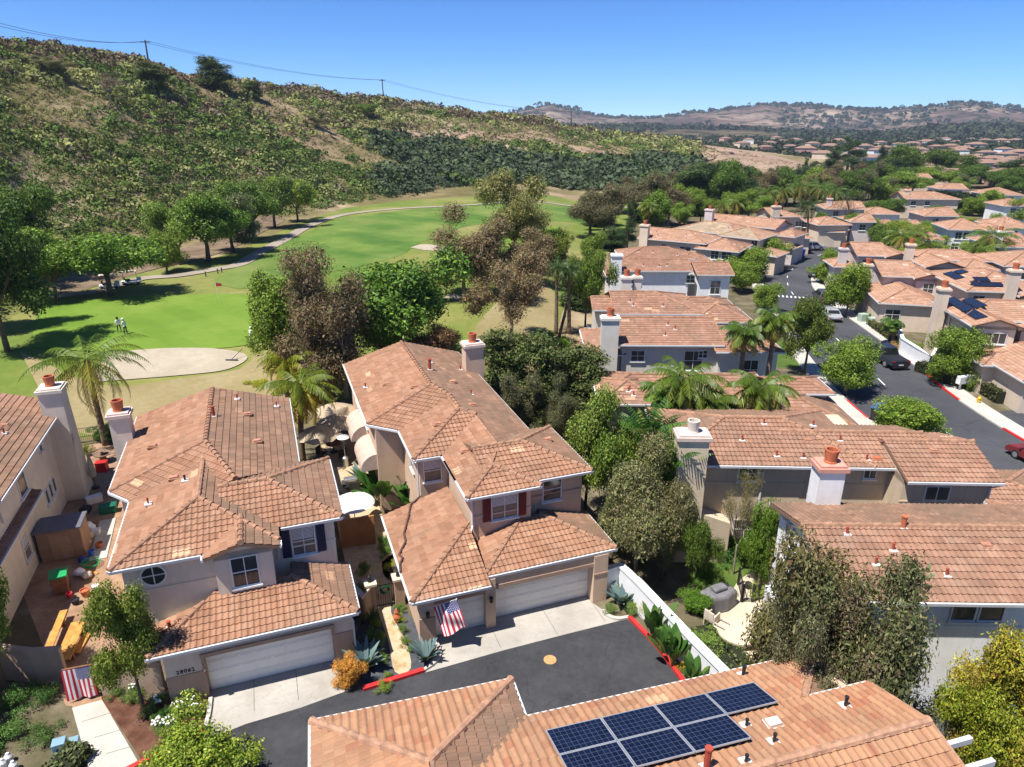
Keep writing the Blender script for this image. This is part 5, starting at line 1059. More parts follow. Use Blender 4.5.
# right of the street
def faced(label, corner, ze, deg, w, d, wall, roofs=(ROOF3, ROOF2), ends='gh', axis='y', blocks=(), wins=(), chim=(), name='stucco_house', group=None, pitch=.32, pv=(), garage=()):
    """house surveyed by its near left eave corner; local x runs along the front, y to the back"""
    a = at(*corner, ze); h = House(name, (a.x, a.y, 0), deg, label, wall=wall, roofs=roofs, detail=1, group=group); o = .4
    for (x0, x1, y0, y1, z1, en, ax) in [(0, w, 0, d, ze, ends, axis)]+list(blocks):
        h.walls(x0+o, x1-o, y0+o, y1-o, z1-.06)
        if ax == 'y' and en[0] == 'g': h.gable('x', y0+o, x0+o, x1-o, z1-.05, (x1-x0-2*o)/2*pitch)
        if ax == 'x' and en[0] == 'g': h.gable('y', x0+o, y0+o, y1-o, z1-.05, (y1-y0-2*o)/2*pitch)
    h.done_walls()
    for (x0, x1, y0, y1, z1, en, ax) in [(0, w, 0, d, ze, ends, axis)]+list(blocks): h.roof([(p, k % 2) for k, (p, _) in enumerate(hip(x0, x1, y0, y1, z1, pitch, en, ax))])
    for x in wins: h.window(*x)
    for c in chim: h.chimney(c[0], c[1], 0, c[2], c[3] if len(c) > 3 else 1.3, c[4] if len(c) > 4 else .9, 1, None, wall)
    for g in garage: h.garage_door(*g)
    s_ = math.sqrt(1+pitch*pitch)
    for (x, y, nx, ny, ax, base) in pv:            # x, y corner low on the slope; ax: direction the slope climbs
        e1, e2 = {'+x': (Vector((0, -1, 0)), Vector((1, 0, pitch))/s_), '-x': (Vector((0, 1, 0)), Vector((-1, 0, pitch))/s_), '+y': (Vector((1, 0, 0)), Vector((0, 1, pitch))/s_)}[ax]
        for i in range(nx):
            for j in range(ny):
                p = Vector((x, y, base))+e1*i*1.68+e2*j*1.04; solar_panel(h.root, p, e1, e2, e1.cross(e2).normalized(), 1.66, 1.02, fm=PVK)
    return h
faced('beige house with solar panels on two slopes and a tan chimney by the court wall', (972, 326), 5.7, -10, 4.4, 8, S_CR, blocks=[HT(.03, 13, 2.4, 9.8, 5.7, 'hh', 'x'), HT(4.6, 9.5, 1, 6, 5.3, 'gh', 'y')], ends='gg',
      wins=[(2.1, .4, 4.5, 2.4, 1.0, 0, 4, 1), (.4, 5.0, 4.4, .9, 1.5, -90, 1, 2), (.4, 2.2, 4.3, .9, 1.2, -90, 1, 1), (.4, 5.0, 1.5, 1.4, 1.9, -90, 1, 2), (7.4, 1.4, 4.6, 1.4, 1)], chim=[(-.35, 6.6, 7.9, .95, 1.0)],
      pv=[(.75, 2.9, 1, 1, '+x', 6.03), (.75, 4.6, 1, 1, '+x', 6.03), (.8, 9.0, 3, 1, '+x', 6.1), (1.85, 7.4, 2, 1, '+x', 6.45)])
faced('low garage building with a hipped salmon roof behind the clipped corner hedge', (1024, 382), 3.0, -6, 9.5, 11.4, S_CR, ends='hh', axis='y', blocks=[HT(-1.0, 4, 4.5, 8.5, 2.9, 'hh', 'x')])
faced('house with a hipped low roof and garage behind the white court wall', (879, 303), 3.4, -14, 7.5, 10.6, S_CR, ends='hh', axis='y', chim=[(.3, 9.4, 6.4, 1.1)], wins=[(1.8, .4, 2., 1.6, 1.2)])
faced('house with a long low gable roof above the parked cars, lilac walls', (882, 276), 5.3, -10, 4.6, 8, S_LV, ends='gg', axis='x', blocks=[HT(3.7, 7.5, -.6, 8.0, 5.2, 'gh', 'y')], wins=[(5.6, -.2, 3.9, 1.2, 1.3)])
faced('lavender two storey house with twin front gables above the street bend', (857, 255.5), 5.5, -8, 4.6, 8, S_LV, ends='gg', axis='x', blocks=[HT(3.8, 7.7, -.6, 8.2, 5.4, 'gh', 'y'), HT(-2.8, .5, .5, 6, 3.7, 'hh', 'x')], wins=[(1.6, .4, 4.5, 1.1, .7), (5.7, -.2, 3.8, 1.3, 1.3)], chim=[(-1.4, 1.8, 6.3, 1.1)])
faced('cream house with a white slanted chimney and a wide front gable', (926, 267.5), 5.5, -10, 5.2, 9, S_CR, ends='gh', axis='y', blocks=[HT(5, 9.5, 1.0, 7, 5.2, 'hh', 'x'), HT(.05, 10, 5, 11, 5.7, 'hh', 'x')], wins=[(1.8, .4, 4.4, 1.1, 1.1), (3.4, .4, 4.4, 1.1, 1.1), (7, 1.4, 4, 1.6, 1.1)], chim=[(-.4, 5.5, 7.8, 1.0)])
faced('house with dark solar panels and a cream chimney behind the tan chimney house', (967, 291), 5.6, -8, 9, 11, S_CR, ends='hh', axis='y', blocks=[HT(5.2, 11, -.8, 6, 5.3, 'gh', 'y')], chim=[(4.5, .1, 8.2, 1.1)], wins=[(1.6, .4, 4.4, 1.2, 1.2)], pv=[(.95, .9, 2, 1, '+y', 6.0), (1.6, 1.95, 1, 1, '+y', 6.35), (.75, 6.4, 1, 1, '+x', 5.95), (.75, 8.2, 1, 1, '+x', 5.95), (1.8, 8.0, 1, 1, '+x', 6.3)])
faced('white house behind tall palms with paired dark windows under its gable', (949, 229.5), 5.6, -12, 7, 9, S_W, ends='hh', axis='x', blocks=[HT(6.4, 11, 1, 9, 5.4, 'hh', 'y')], wins=[(1.9, .4, 4.5, 1.0, 1.2), (3.2, .4, 4.5, 1.0, 1.2), (8.6, 1.4, 4.2, 2.2, 1.2)])
faced('lilac house with a corner window behind the dark paneled solar house', (1004, 266), 5.6, -10, 9, 9, S_LV, ends='hh', axis='x', wins=[(2.4, .4, 4.4, 1.8, 1.2), (6, .4, 4.4, 1.4, 1.2)])
# farther back: labels by what stands beside them
far_specs = [
    ((826, 209), (863, 213), S_LV, 'grey walled house with a long roof left of the dark round tree', 9), ((863, 214), (905, 217), S_W, 'white walled house end between the palms and the dark tree', 8),
    ((925, 216), (962, 219), S_LV, 'brown walled house below the long dark hedge', 9), ((905, 199), (960, 204), S_CR, 'pale house with a wide roof above the long dark hedge', 10),
    ((826, 232), (845, 234), S_CR, 'small tan house with a hipped roof beside the street bend', 7), ((851, 222), (873, 225), S_LV, 'house with lilac walls next to the tall fan palm', 8),
    ((872, 228), (893, 231), S_CR, 'house with a low front gable left of the yellow green palms', 8), ((920, 240), (945, 243), S_LV, 'house with grey walls behind the yellow palm thicket', 9),
    ((914, 226), (928, 227), S_CR, 'small roof tucked between palms and the brown walled house', 6), ((990, 195), (1030, 197), S_W, 'large white house with blue shaded wall and orange roof at the skyline of the estate', 11),
    ((1004, 206), (1032, 209), S_W, 'white house directly below the large white one', 9), ((940, 189), (972, 190), S_W, 'white gabled house near the red parked car', 9),
    ((970, 197), (985, 198), S_CR, 'small house beside the red parked car', 7), ((1002, 228), (1040, 231), S_W, 'white house with a terracotta roof below the round street trees', 10),
    ((998, 247), (1040, 249), S_W, 'white house with a red chimney right of the tall palms', 10), ((905, 178), (922, 180), S_CR, 'pink roofed house among dark trees', 9),
    ((785, 238), (812, 241), S_CR, 'cream house end at the foot of the tall fan palm', 8), ((776, 219), (800, 222), S_LV, 'house with a salmon roof between the palm grove and the tan house', 8)]
for el, er, wm, lab, dp in far_specs:
    lowh = lab.split()[0] in ('small',) or 'house end' in lab or 'low front' in lab; row_house(lab, el, er, -6, dp, wm, roofs=(ROOF3, ROOF2), ze=3.1 if lowh else 5.0, ends=random.choice(('hh', 'gh', 'hg')), wins=[] if lowh else [(2.5, .42, 3.9, 1.2, 1.1), (6, .42, 3.9, 1.2, 1.1)], detail=0 if el[1] < 215 else 1, chim=[(1.5, 3, 7.2, 1.1)] if not lowh and random.random() < .4 else None)
# the town in the valley: too small to tell their parts
vr = random.Random(4)
TW_W = [S_W, S_CR, mat('far wall pink', (.5, .3, .25), .9)]
for k, (u, v) in enumerate([(770, 146), (790, 150), (805, 155), (776, 141), (812, 149), (830, 150), (850, 158), (935, 152), (950, 150), (962, 153), (975, 150), (940, 158), (958, 158), (925, 163), (940, 166), (1005, 163), (990, 166), (1012, 167), (955, 176), (898, 150), (880, 147), (1000, 145), (985, 143), (1015, 143), (970, 142), (945, 141), (725, 142), (748, 144), (765, 151), (822, 159), (846, 166), (868, 168), (884, 164), (902, 168), (918, 172), (934, 176), (950, 170), (966, 168), (982, 174), (998, 172), (1014, 178), (930, 184), (948, 186), (984, 182), (1008, 186), (876, 158), (898, 159), (915, 157), (985, 158), (1002, 156), (1018, 160), (862, 152), (838, 144), (882, 153), (912, 147), (926, 145), (956, 146), (742, 148), (782, 144), (795, 143)]):
    p = at(u, v, 0); s = vr.uniform(.8, 1.3)*(1+p.y/3500); w = 11*s; d_ = 8*s; hh_ = vr.uniform(4.0, 6.0)
    o = empty('town_house', p, R(vr.uniform(-25, 25)), 'tiny pale house with a terracotta roof far off among the valley trees', 'house', 'far houses of the valley town')
    MB().box(-w/2, w/2, -d_/2, d_/2, -.5, hh_).build('wall', vr.choice(TW_W), o)
    q = MB(); q.add([(-w/2-.5, -d_/2-.5, hh_), (w/2+.5, -d_/2-.5, hh_), (w/2+.5, d_/2+.5, hh_), (-w/2-.5, d_/2+.5, hh_), (-w/2+d_*.4, 0, hh_+d_*.18), (w/2-d_*.4, 0, hh_+d_*.18)], [(0, 1, 5, 4), (1, 2, 5), (2, 3, 4, 5), (3, 0, 4), (3, 2, 1, 0)]); q.build('roof', mat('far roof', (.24, .15, .11), .9, .2, .3), o)
# ------------------------------------------------------------------ trees and plants, each where it stands
T = treepx
# golf course, along the cart path
T(8, 352, 205, 92, 'broad1', 'large dark tree at the left edge above the golf green', tint=(.6, .7, .7))
T(-22, 330, 178, 90, 'broad2', 'tall dark tree behind the large one at the left edge', tint=(.65, .75, .7))
T(28, 268, 186, 80, 'broad3', 'broad dark tree at the foot of the scrub hill by the edge', tint=(.8, .9, .8))
T(58, 301, 230, 70, 'bright1', 'bright green round tree beside the parked golf carts', tint=(.8, .95, 1))
T(111, 296, 232, 92, 'broad4', 'wide flat crowned tree shading the golf carts', tint=(1.2, 1.35, 1))
T(167, 273, 233, 36, 'round1', 'small leaning tree alone on the golf path bank', lean=6)
T(181, 265, 204, 60, 'bright2', 'pale green tree first of the cluster on the path bank', tint=(.75, .85, .9))
T(209, 262, 194, 68, 'broad5', 'tallest green tree in the cluster on the path bank', tint=(1.1, 1.2, 1))
T(233, 252, 194, 58, 'olive1', 'grey green tree in the cluster beside the cart path', tint=(.8, .95, .8))
T(254, 240, 182, 60, 'broad6', 'dark tree where the cart path starts to climb', tint=(1, 1.1, 1))
T(275, 228, 178, 58, 'broad7', 'deep green tree behind the cart path bend')
T(298, 222, 178, 44, 'bright3', 'yellow green tree at the end of the path bank trees')
# left side hill
for u, vb, vt, w, k, lab in ((153, 90, 63, 30, 'column1', 'dark round pine on the hillside below the first power pole'), (215, 90, 58, 38, 'column2', 'largest dark pine on the hill skyline'), (253, 98, 81, 20, 'column3', 'small dark pine right of the largest skyline pine'), (367, 117, 104, 26, 'broad8', 'bright green bush tree below the second power pole'),
    (112, 103, 73, 34, 'bare1', 'brownish leafless looking bush on the upper hill'), (50, 76, 56, 40, 'olive2', 'olive bush near the hill crest at the left'), (317, 128, 112, 30, 'olive3', 'wide olive bush on the mid slope'), (330, 100, 92, 26, 'olive4', 'low dark bush on the ridge before the second pole')): T(u, vb, vt, w, k, lab, cat='tree', name='hillside_tree')
# golf course by the houses
T(284, 366, 276, 56, 'round2', 'round bright green tree beside the lone golfer', tint=(.95, .95, .9))
T(318, 392, 250, 76, 'gum1', 'tall reddish brown gum tree beside the round green tree')
T(347, 398, 246, 80, 'gum2', 'second reddish brown gum tree, against the large green tree', tint=(.9, .9, .9))
T(402, 372, 260, 118, 'broad9', 'large glossy green tree behind the maroon shuttered house', tint=(.95, 1.15, .9))
T(385, 378, 285, 60, 'broad1', 'dark green tree filling the gap beside the gums', tint=(.8, 1, .8))
T(436, 372, 322, 58, 'gum3', 'low reddish bush tree by the terracotta chimney pot', tint=(1.1, .9, .85))
T(464, 297, 208, 84, 'gum4', 'dark brown gum on the fairway edge left of the tall olive tree')
T(488, 300, 220, 74, 'gum1', 'brown gum crown behind the pale trunked tree')
T(512, 345, 250, 80, 'gum3', 'sparse grey brown tree with a pale leaning trunk on dry grass', lean=-4, tint=(1.15, 1.15, 1.1))
T(514, 268, 175, 84, 'olive4', 'tallest olive green tree at the middle of the golf course', tint=(1.25, 1.25, .8))
T(532, 283, 226, 54, 'gum6', 'small brown gum below the tallest olive tree')
T(553, 268, 230, 42, 'round3', 'compact green tree right of the brown gums', tint=(.9, .8, .9))
T(590, 238, 188, 56, 'olive6', 'dark olive tree pair on the far fairway', tint=(.75, .7, .65)); T(604, 232, 184, 44, 'gum7', 'brown tipped tree beside the dark olive pair', tint=(.8, .85, .8))
T(590, 280, 234, 34, 'bright4', 'light green tree at the back of the white row houses', tint=(.75, .8, .8))
T(578, 308, 262, 36, 'column1', 'dark hedge like tree beside the golf fence', tint=(.8, .9, .8)); T(585, 330, 255, 44, 'broad2', 'bushy tree at the corner of the fence', tint=(1.1, 1.1, .9))
T(627, 252, 203, 20, 'pine4', 'narrow dark conifer behind the cream row house'); T(612, 250, 228, 30, 'column2', 'short dark conifers by the white capped chimney', tint=(.7, .8, .8))
# tree screen between the maroon shuttered house and the beige one
for u, vb, vt, w, lab in ((500, 428, 330, 44, 'first tall dark evergreen right of the chimney'), (522, 430, 338, 40, 'second dark evergreen in the screen by the roof'), (545, 432, 336, 42, 'third dark evergreen, middle of the screen'), (566, 430, 346, 40, 'fourth dark evergreen in the screen'), (590, 434, 352, 40, 'last dark evergreen of the screen, next to the bright tree')):
    T(u, vb, vt, w, 'column'+str(1+u % 3), lab, flat=True, name='evergreen_tree', tint=(1.2, 1.1, .9), group='evergreen screen by the long roof')
T(520, 445, 372, 60, 'olive7', 'olive shrub tree below the evergreen screen', flat=True, tint=(.8, .8, .8)); T(560, 452, 380, 56, 'olive8', 'dull green tree under the evergreens beside the roof edge', flat=True, tint=(.75, .8, .75))
T(585, 515, 390, 62, 'bright1', 'bright leafy tree between the maroon shuttered house and the low roof', flat=True, tint=(.8, .8, 1))
T(618, 530, 432, 70, 'broad3', 'green tree behind the bright leafy tree', flat=True, tint=(1.3, 1.25, 1.1))
T(634, 588, 454, 84, 'olive1', 'large olive tree overhanging the white court wall', flat=True, tint=(1.1, 1.1, .9)); T(664, 576, 478, 62, 'olive2', 'silvery olive tree behind the white court wall', flat=True, tint=(1.15, 1.1, 1.05))
T(612, 560, 470, 60, 'olive3', 'dense olive tree beside the garage gable end', flat=True, tint=(.8, .95, .8)); T(655, 545, 440, 50, 'broad4', 'dark green tree beside the tree fern palm', flat=True)
TA = tree_at; TA(668, 488, 31.0, 2.6, 'olive4', 'grey shrub tree in front of the beige chimney', tint=(1.1, 1.05, .95)); TA(744, 474, 31.6, 2.6, 'bare3', 'thin reddish tree before the beige wall', tint=(1.1, 1.25, .7)); TA(700, 520, 30, 2.2, 'broad2', 'dark shrub tree below the reddish tree', tint=(.8, .8, .7))
TA(768, 502, 30.4, 1.9, 'round4', 'round green shrub tree at the white house corner', tint=(.8, .9, .9))
# large tree before the white house
TA(854, 570, 18.6, 6.4, 'olive5', 'large olive tree spreading in front of the white house', tint=(.85, .88, .75)); TA(826, 527, 20.2, 4.4, 'olive1', 'upper dark crown of the olive trees by the white gable', tint=(.95, .85, .65)); TA(880, 604, 18.2, 3.0, 'gum2', 'purplish leaved tree right of the large olive tree', tint=(.85, .9, 1.)); TA(812, 600, 18.2, 3.4, 'olive2', 'olive tree at the patio side of the large one', tint=(.9, .9, .9))
T(992, 790, 572, 160, 'olive3', 'yellow leaved thin tree at the lower right corner', flat=True, tint=(2.1, 1.9, .45)); T(955, 810, 668, 80, 'bright5', 'green and yellow leaved tree under the thin yellow one', flat=True, tint=(1.0, .85, .6)); T(940, 790, 655, 78, 'bare4', 'twiggy yellow green sapling left of the yellow tree', flat=True, tint=(1.9, 1.8, .5)); T(1028, 770, 610, 80, 'bare5', 'tall bare twigged shrub at the lower right edge', flat=True, tint=(1.7, 1.6, .5))
# front garden
T(143, 706, 570, 58, 'bright6', 'slender tree in the flower bed before the lilac house', flat=True, tint=(.85, .8, .9)); T(-4, 700, 528, 66, 'broad5', 'dark leaved tree at the left edge by the front yard', flat=True, tint=(1.1, 1.3, 1))
T(203, 800, 722, 100, 'round5', 'bright green bush at the bottom beside the red kerb', flat=True, name='bush', cat='bush', tint=(1.3, 1.15, 1.))
# street trees
for u, vb, vt, w, k, lab, tn in ((845, 394, 341, 52, 'round1', 'clipped round street tree left of the white lane mark', None), (905, 440, 400, 56, 'round2', 'clipped round street tree behind the beige gable roof', None), (804, 374, 297, 42, 'broad6', 'dark magnolia like street tree by the twin palms', (1, .85, .8)), (951, 383, 328, 52, 'round3', 'clipped street tree on a pale trunk before the solar house', (.9, .9, .9)),
    (846, 316, 264, 38, 'round4', 'large round street tree at the inside of the bend', (1, 1, .9)), (764, 312, 284, 28, 'round5', 'small street tree beside the hipped garage roof', None), (741, 292, 262, 26, 'round1', 'small street tree, nearest of the group by the driveway cars', None), (735, 282, 254, 30, 'round2', 'round street tree second in the group at the driveways', None), (752, 280, 248, 30, 'round3', 'round street tree third in the group at the driveways', None), (766, 268, 238, 32, 'round4', 'round street tree highest of the group at the driveways', None),
    (748, 268, 246, 24, 'round5', 'round street tree in the middle of the driveway group', None), (833, 275, 250, 26, 'round1', 'round bush tree at the tip of the bend', None), (826, 284, 262, 24, 'round2', 'small round bush tree below the tip of the bend', None), (660, 295, 272, 26, 'round3', 'round tree against the white row house wall', (.9, .9, .9)), (712, 372, 346, 34, 'round4', 'round shrub tree at the grey row house wall', (.8, .9, .8)), (684, 366, 343, 20, 'column3', 'narrow vine covered shrub on the grey house wall', (1.3, 1.2, 1)),
    (921, 288, 262, 40, 'olive7', 'dark olive bush tree beside the lower solar roof', (.8, .8, .7)), (879, 207, 182, 22, 'round5', 'small round tree near the red parked car', None), (1016, 226, 198, 30, 'round1', 'round tree right of the red parked car', None), (988, 214, 190, 24, 'round2', 'round tree below the big white house', None), (972, 216, 198, 24, 'round3', 'flat round tree left of the white gabled houses', None), (993, 238, 214, 18, 'round4', 'tiny round tree on the upper street', None)):
    T(u, vb, vt, w*(1.3 if u < 770 and vb < 300 else 1.08), k, lab, flat=True, name='street_tree', tint=tn)
# trees behind the row and in the valley: each with its place
rngt = np.random.default_rng(77)
back = [(640, 222, 174, 50, 'olive1', 'brown olive tree behind the cream row house', (.75, .7, .7)), (655, 230, 192, 30, 'round2', 'bright green tree beside the stripped roof', (.8, .9, .8)), (668, 226, 182, 40, 'gum1', 'brownish gum beyond the stripped roof', (.7, .75, .7)), (690, 215, 168, 36, 'column1', 'tall dark tree first of the grove at the hill end', (.8, .9, .8)), (705, 214, 166, 34, 'pine1', 'dark pine behind the salmon roof', None), (722, 214, 162, 40, 'broad1', 'large dark tree in the grove above the salmon roof', (.8, .9, .8)), (740, 210, 166, 38, 'pine2', 'dark pine at the foot of the tan hill', None), (757, 208, 172, 30, 'gum2', 'grey brown tree at the foot of the tan hill', (.8, .85, .8)), (778, 205, 170, 28, 'pine3', 'dark conifer below the tan slope', None), (794, 204, 166, 26, 'pine4', 'dark conifer right of the tan slope', None), (812, 210, 174, 40, 'olive2', 'yellowish olive tree beyond the palm grove', (1.2, 1.1, .8)), (832, 206, 170, 38, 'gum3', 'reddish grey gum at the grove centre', (.8, .8, .85)), (850, 200, 164, 36, 'gum4', 'purple grey bare looking tree behind the estate', (.75, .75, .85)), (868, 200, 162, 34, 'olive3', 'grey olive tree next to the purple grey one', (.85, .85, .8)), (846, 176, 138, 40, 'pine5', 'tallest dark cypress group on the valley edge', None), (832, 178, 146, 24, 'pine6', 'smaller dark cypress left of the tallest group', None), (878, 172, 146, 22, 'pine1', 'dark conifer in the middle of the valley edge', None), (902, 182, 145, 48, 'broad2', 'large dark green tree at the valley edge', (.75, .8, .75)), (944, 182, 150, 44, 'broad3', 'dark spreading tree above the pink roofs', (.7, .75, .7)), (924, 178, 164, 40, 'broad4', 'low dark tree between the two spreading ones', (.7, .8, .7)), (892, 194, 172, 44, 'bright1', 'mid green tree beside the yellow palms', (.7, .8, .8)), (912, 194, 176, 36, 'bright2', 'fresh green tree behind the dark hedge', (.6, .7, .7)), (1016, 186, 158, 60, 'pine7', 'dark pine mass at the right edge of the valley', None), (994, 188, 170, 40, 'broad5', 'dark round tree behind the big white house', (.7, .8, .7)), (803, 183, 158, 12, 'pine2', 'small dark conifer on the end of the tan hill', None), (888, 222, 198, 26, 'broad6', 'dark tree between the grey house roofs', (.8, .9, .8)), (958, 196, 178, 22, 'bright3', 'light tree beside the white gabled house', (.7, .8, .8)), (930, 245, 222, 30, 'bright4', 'green tree before the brown walled house', (.7, .8, .8)), (880, 262, 226, 30, 'broad7', 'dark palm side tree above the lavender house', (.9, 1, .9)), (898, 255, 222, 34, 'bright5', 'yellow green tree thicket left of the cream gable', (.9, .85, .8)), (912, 262, 232, 30, 'bright6', 'yellow green tree thicket below the brown walled house', (.9, .85, .8)), (858, 244, 214, 30, 'broad8', 'green tree at the street bend houses', (1, 1.1, 1)), (845, 236, 216, 22, 'bright1', 'round yellow green tree behind the bend', (.7, .8, .8)), (986, 274, 240, 44, 'bright2', 'yellow green tree clump beside the tall palms', (.8, .8, .8)), (1006, 262, 236, 34, 'broad9', 'dark green tree right of the tall palms', None), (700, 224, 196, 26, 'bright3', 'yellow green tree beside the salmon roof chimney', (.8, .85, .8)), (760, 222, 196, 30, 'bright4', 'bright tree behind the salmon roof', (.7, .85, .8)), (1012, 200, 176, 30, 'broad1', 'dark tree above the big white house roof', (.7, .8, .7)), (820, 240, 212, 24, 'broad2', 'tree by the feet of the tall fan palm', (.9, 1, .9)), (679, 232, 204, 26, 'bright5', 'bright shrub tree at the stripped roof chimney', (.7, .85, .8))]
for u, vb, vt, w, k, lab, tn in back: T(u, vb, vt, w, k, lab, flat=True, tint=tn)
grove = [(612, 214, 186, 26, 'olive1'), (628, 212, 178, 28, 'gum1'), (648, 206, 176, 30, 'broad2'), (662, 204, 170, 30, 'olive3'), (676, 206, 166, 30, 'gum2'), (684, 224, 186, 26, 'bright2'), (698, 204, 164, 28, 'broad3'), (712, 206, 162, 30, 'column1'), (728, 204, 164, 26, 'pine2'), (734, 220, 190, 26, 'bright3'), (746, 204, 166, 28, 'broad4'), (764, 206, 172, 28, 'gum3'), (772, 204, 168, 24, 'pine1'), (786, 206, 168, 28, 'broad5'), (804, 204, 168, 30, 'bright1'), (820, 200, 166, 30, 'olive4'), (828, 204, 164, 30, 'gum4'), (840, 206, 170, 30, 'broad1'), (856, 206, 172, 30, 'olive5'), (870, 206, 176, 28, 'broad2'), (884, 190, 164, 30, 'broad3'), (896, 186, 160, 30, 'pine3'), (914, 188, 166, 30, 'broad4'), (932, 190, 168, 28, 'bright5'), (952, 190, 170, 26, 'olive2'), (966, 188, 166, 28, 'broad5'), (980, 184, 164, 28, 'broad1'), (1004, 182, 162, 30, 'pine2'), (1022, 194, 168, 30, 'broad3'), (860, 188, 160, 26, 'pine1'), (812, 184, 162, 24, 'pine3'), (600, 226, 200, 26, 'column3'), (644, 222, 200, 24, 'column2')]
for u, vb, vt, w, k in grove: T(u, vb, vt, w*1.25, k, 'tree in the dense dark grove between the row houses and the dry hill', flat=True, group='dense grove behind the estate', tint=(.72, .8, .72))
yard = [(898, 246, 222, 24, 'bright1'), (910, 252, 226, 24, 'bright2'), (922, 252, 222, 26, 'bright3'), (934, 260, 236, 24, 'bright4'), (906, 272, 246, 24, 'bright5'), (888, 252, 226, 24, 'broad1'), (876, 248, 222, 24, 'broad2'), (866, 242, 218, 22, 'bright2'), (940, 222, 206, 20, 'broad3'), (960, 234, 216, 20, 'bright1'), (972, 262, 238, 26, 'bright5'), (998, 268, 242, 28, 'bright3'), (1014, 250, 226, 24, 'broad4'), (984, 250, 228, 22, 'bright4'), (944, 252, 232, 18, 'broad5'), (868, 218, 200, 18, 'broad1'), (896, 214, 196, 18, 'broad2'), (1020, 284, 256, 26, 'bright2')]
for u, vb, vt, w, k in yard: T(u, vb, vt, w*1.2, k, 'yellow green garden tree crowded between the roofs right of the street bend', flat=True, group='garden trees between the right hand roofs', tint=(.95, .95, .9))
# palms
Pm = palmpx
Pm(106, 446, 86, 360, 66, 'large queen palm with drooping yellow fronds behind the left chimneys', tint=(1.4, 1.25, .8))
Pm(303, 462, 300, 384, 52, 'yellow green queen palm over the beige patio umbrellas', tint=(1.7, 1.3, .7)); Pm(288, 405, 286, 360, 34, 'yellowing queen palm at the bunker behind the lilac house', tint=(2.4, 1.5, .7))
PA = palm_at
PA(746, 330, 53, 2.3, 'tall thin palm before the grey row house, left of a pair'); PA(776, 317, 53, 2.4, 'tall thin palm before the grey row house, right of a pair', tint=(1.2, 1.1, .8))
PA(684, 378, 42.4, 3.6, 'big queen palm with a skirt of brown fronds over the low tiled roof', tint=(1.2, 1.1, .8)); PA(762, 386, 42.2, 2.8, 'queen palm with yellow tips right of the brown skirted palm', tint=(1.3, 1.15, .8)); PA(716, 400, 42.0, 1.8, 'small palm between the two queen palms', tint=(1.2, 1.05, .8)); PA(666, 392, 42.0, 2.0, 'low palm at the left end of the low tiled roof', tint=(1.1, 1.2, .9)); PA(700, 396, 42.6, 2.2, 'yellowing young palm beside the brown skirted palm', tint=(1.5, 1.2, .8))
PA(648, 436, 37, 2.8, 'upright feather palm left of the beige chimney', kind='feather'); PA(672, 464, 33.5, 2.3, 'dark feather palm leaning before the beige chimney', kind='feather', tint=(.8, .8, .8))
Pm(556, 334, 557, 268, 24, 'slim fan palm by the golf fence, left of two', kind='fan'); Pm(569, 334, 568, 270, 22, 'slim fan palm by the golf fence, right of two', kind='fan')
Pm(806, 252, 808, 205, 22, 'tall fan palm at the street bend driveway', kind='fan', tint=(.8, .9, .9)); Pm(850, 232, 846, 196, 26, 'dark fan palm above the tan houses', kind='fan', tint=(.8, .9, .9))
for u, vb, uh, vh, L, lab, tn in ((648, 232, 648, 205, 16, 'yellow palm beside the brown olive tree', (1.4, 1.2, .9)), (720, 224, 722, 204, 20, 'yellow green palm, leftmost above the salmon roof', (1.4, 1.25, .9)), (734, 222, 736, 202, 18, 'palm second above the salmon roof', (1.4, 1.25, .9)), (748, 220, 750, 200, 18, 'palm third above the salmon roof', (1.3, 1.2, .9)), (768, 214, 768, 192, 20, 'palm tall in the bright grove', (1.1, 1.1, .9)), (782, 212, 783, 190, 20, 'palm in the bright grove above the tan house', (1.2, 1.15, .9)), (800, 212, 800, 186, 20, 'palm in the bright grove, behind the fan palm', (1.1, 1.1, .9)), (822, 214, 822, 186, 22, 'palm with a tall trunk right of the fan palm', (1.0, 1.1, .9)), (836, 216, 835, 190, 20, 'palm right above the tan houses', (1., 1.1, .9)), (884, 200, 884, 184, 18, 'yellow palm amid dark trees', (1.6, 1.3, .9)),
    (905, 270, 903, 236, 26, 'yellow green palm in the thicket, left', (1.4, 1.2, .9)), (918, 268, 917, 232, 26, 'yellow green palm in the thicket, tallest', (1.5, 1.2, .9)), (930, 276, 928, 246, 24, 'yellow green palm in the thicket, lower right', (1.5, 1.2, .9)), (995, 276, 992, 236, 30, 'tall palm right of the paired window house', (1.1, 1.1, .9)), (978, 282, 977, 250, 28, 'palm with yellow skirt before the pair window house', (1.3, 1.15, .9)), (893, 346, 893, 322, 12, 'small palm in the white walled court', (.9, 1, .9)), (690, 376, 689, 360, 14, 'low palm at the foot of the grey row house', (1.1, 1.1, .9))):
    Pm(u, vb, uh, vh, L, lab, tint=tn)
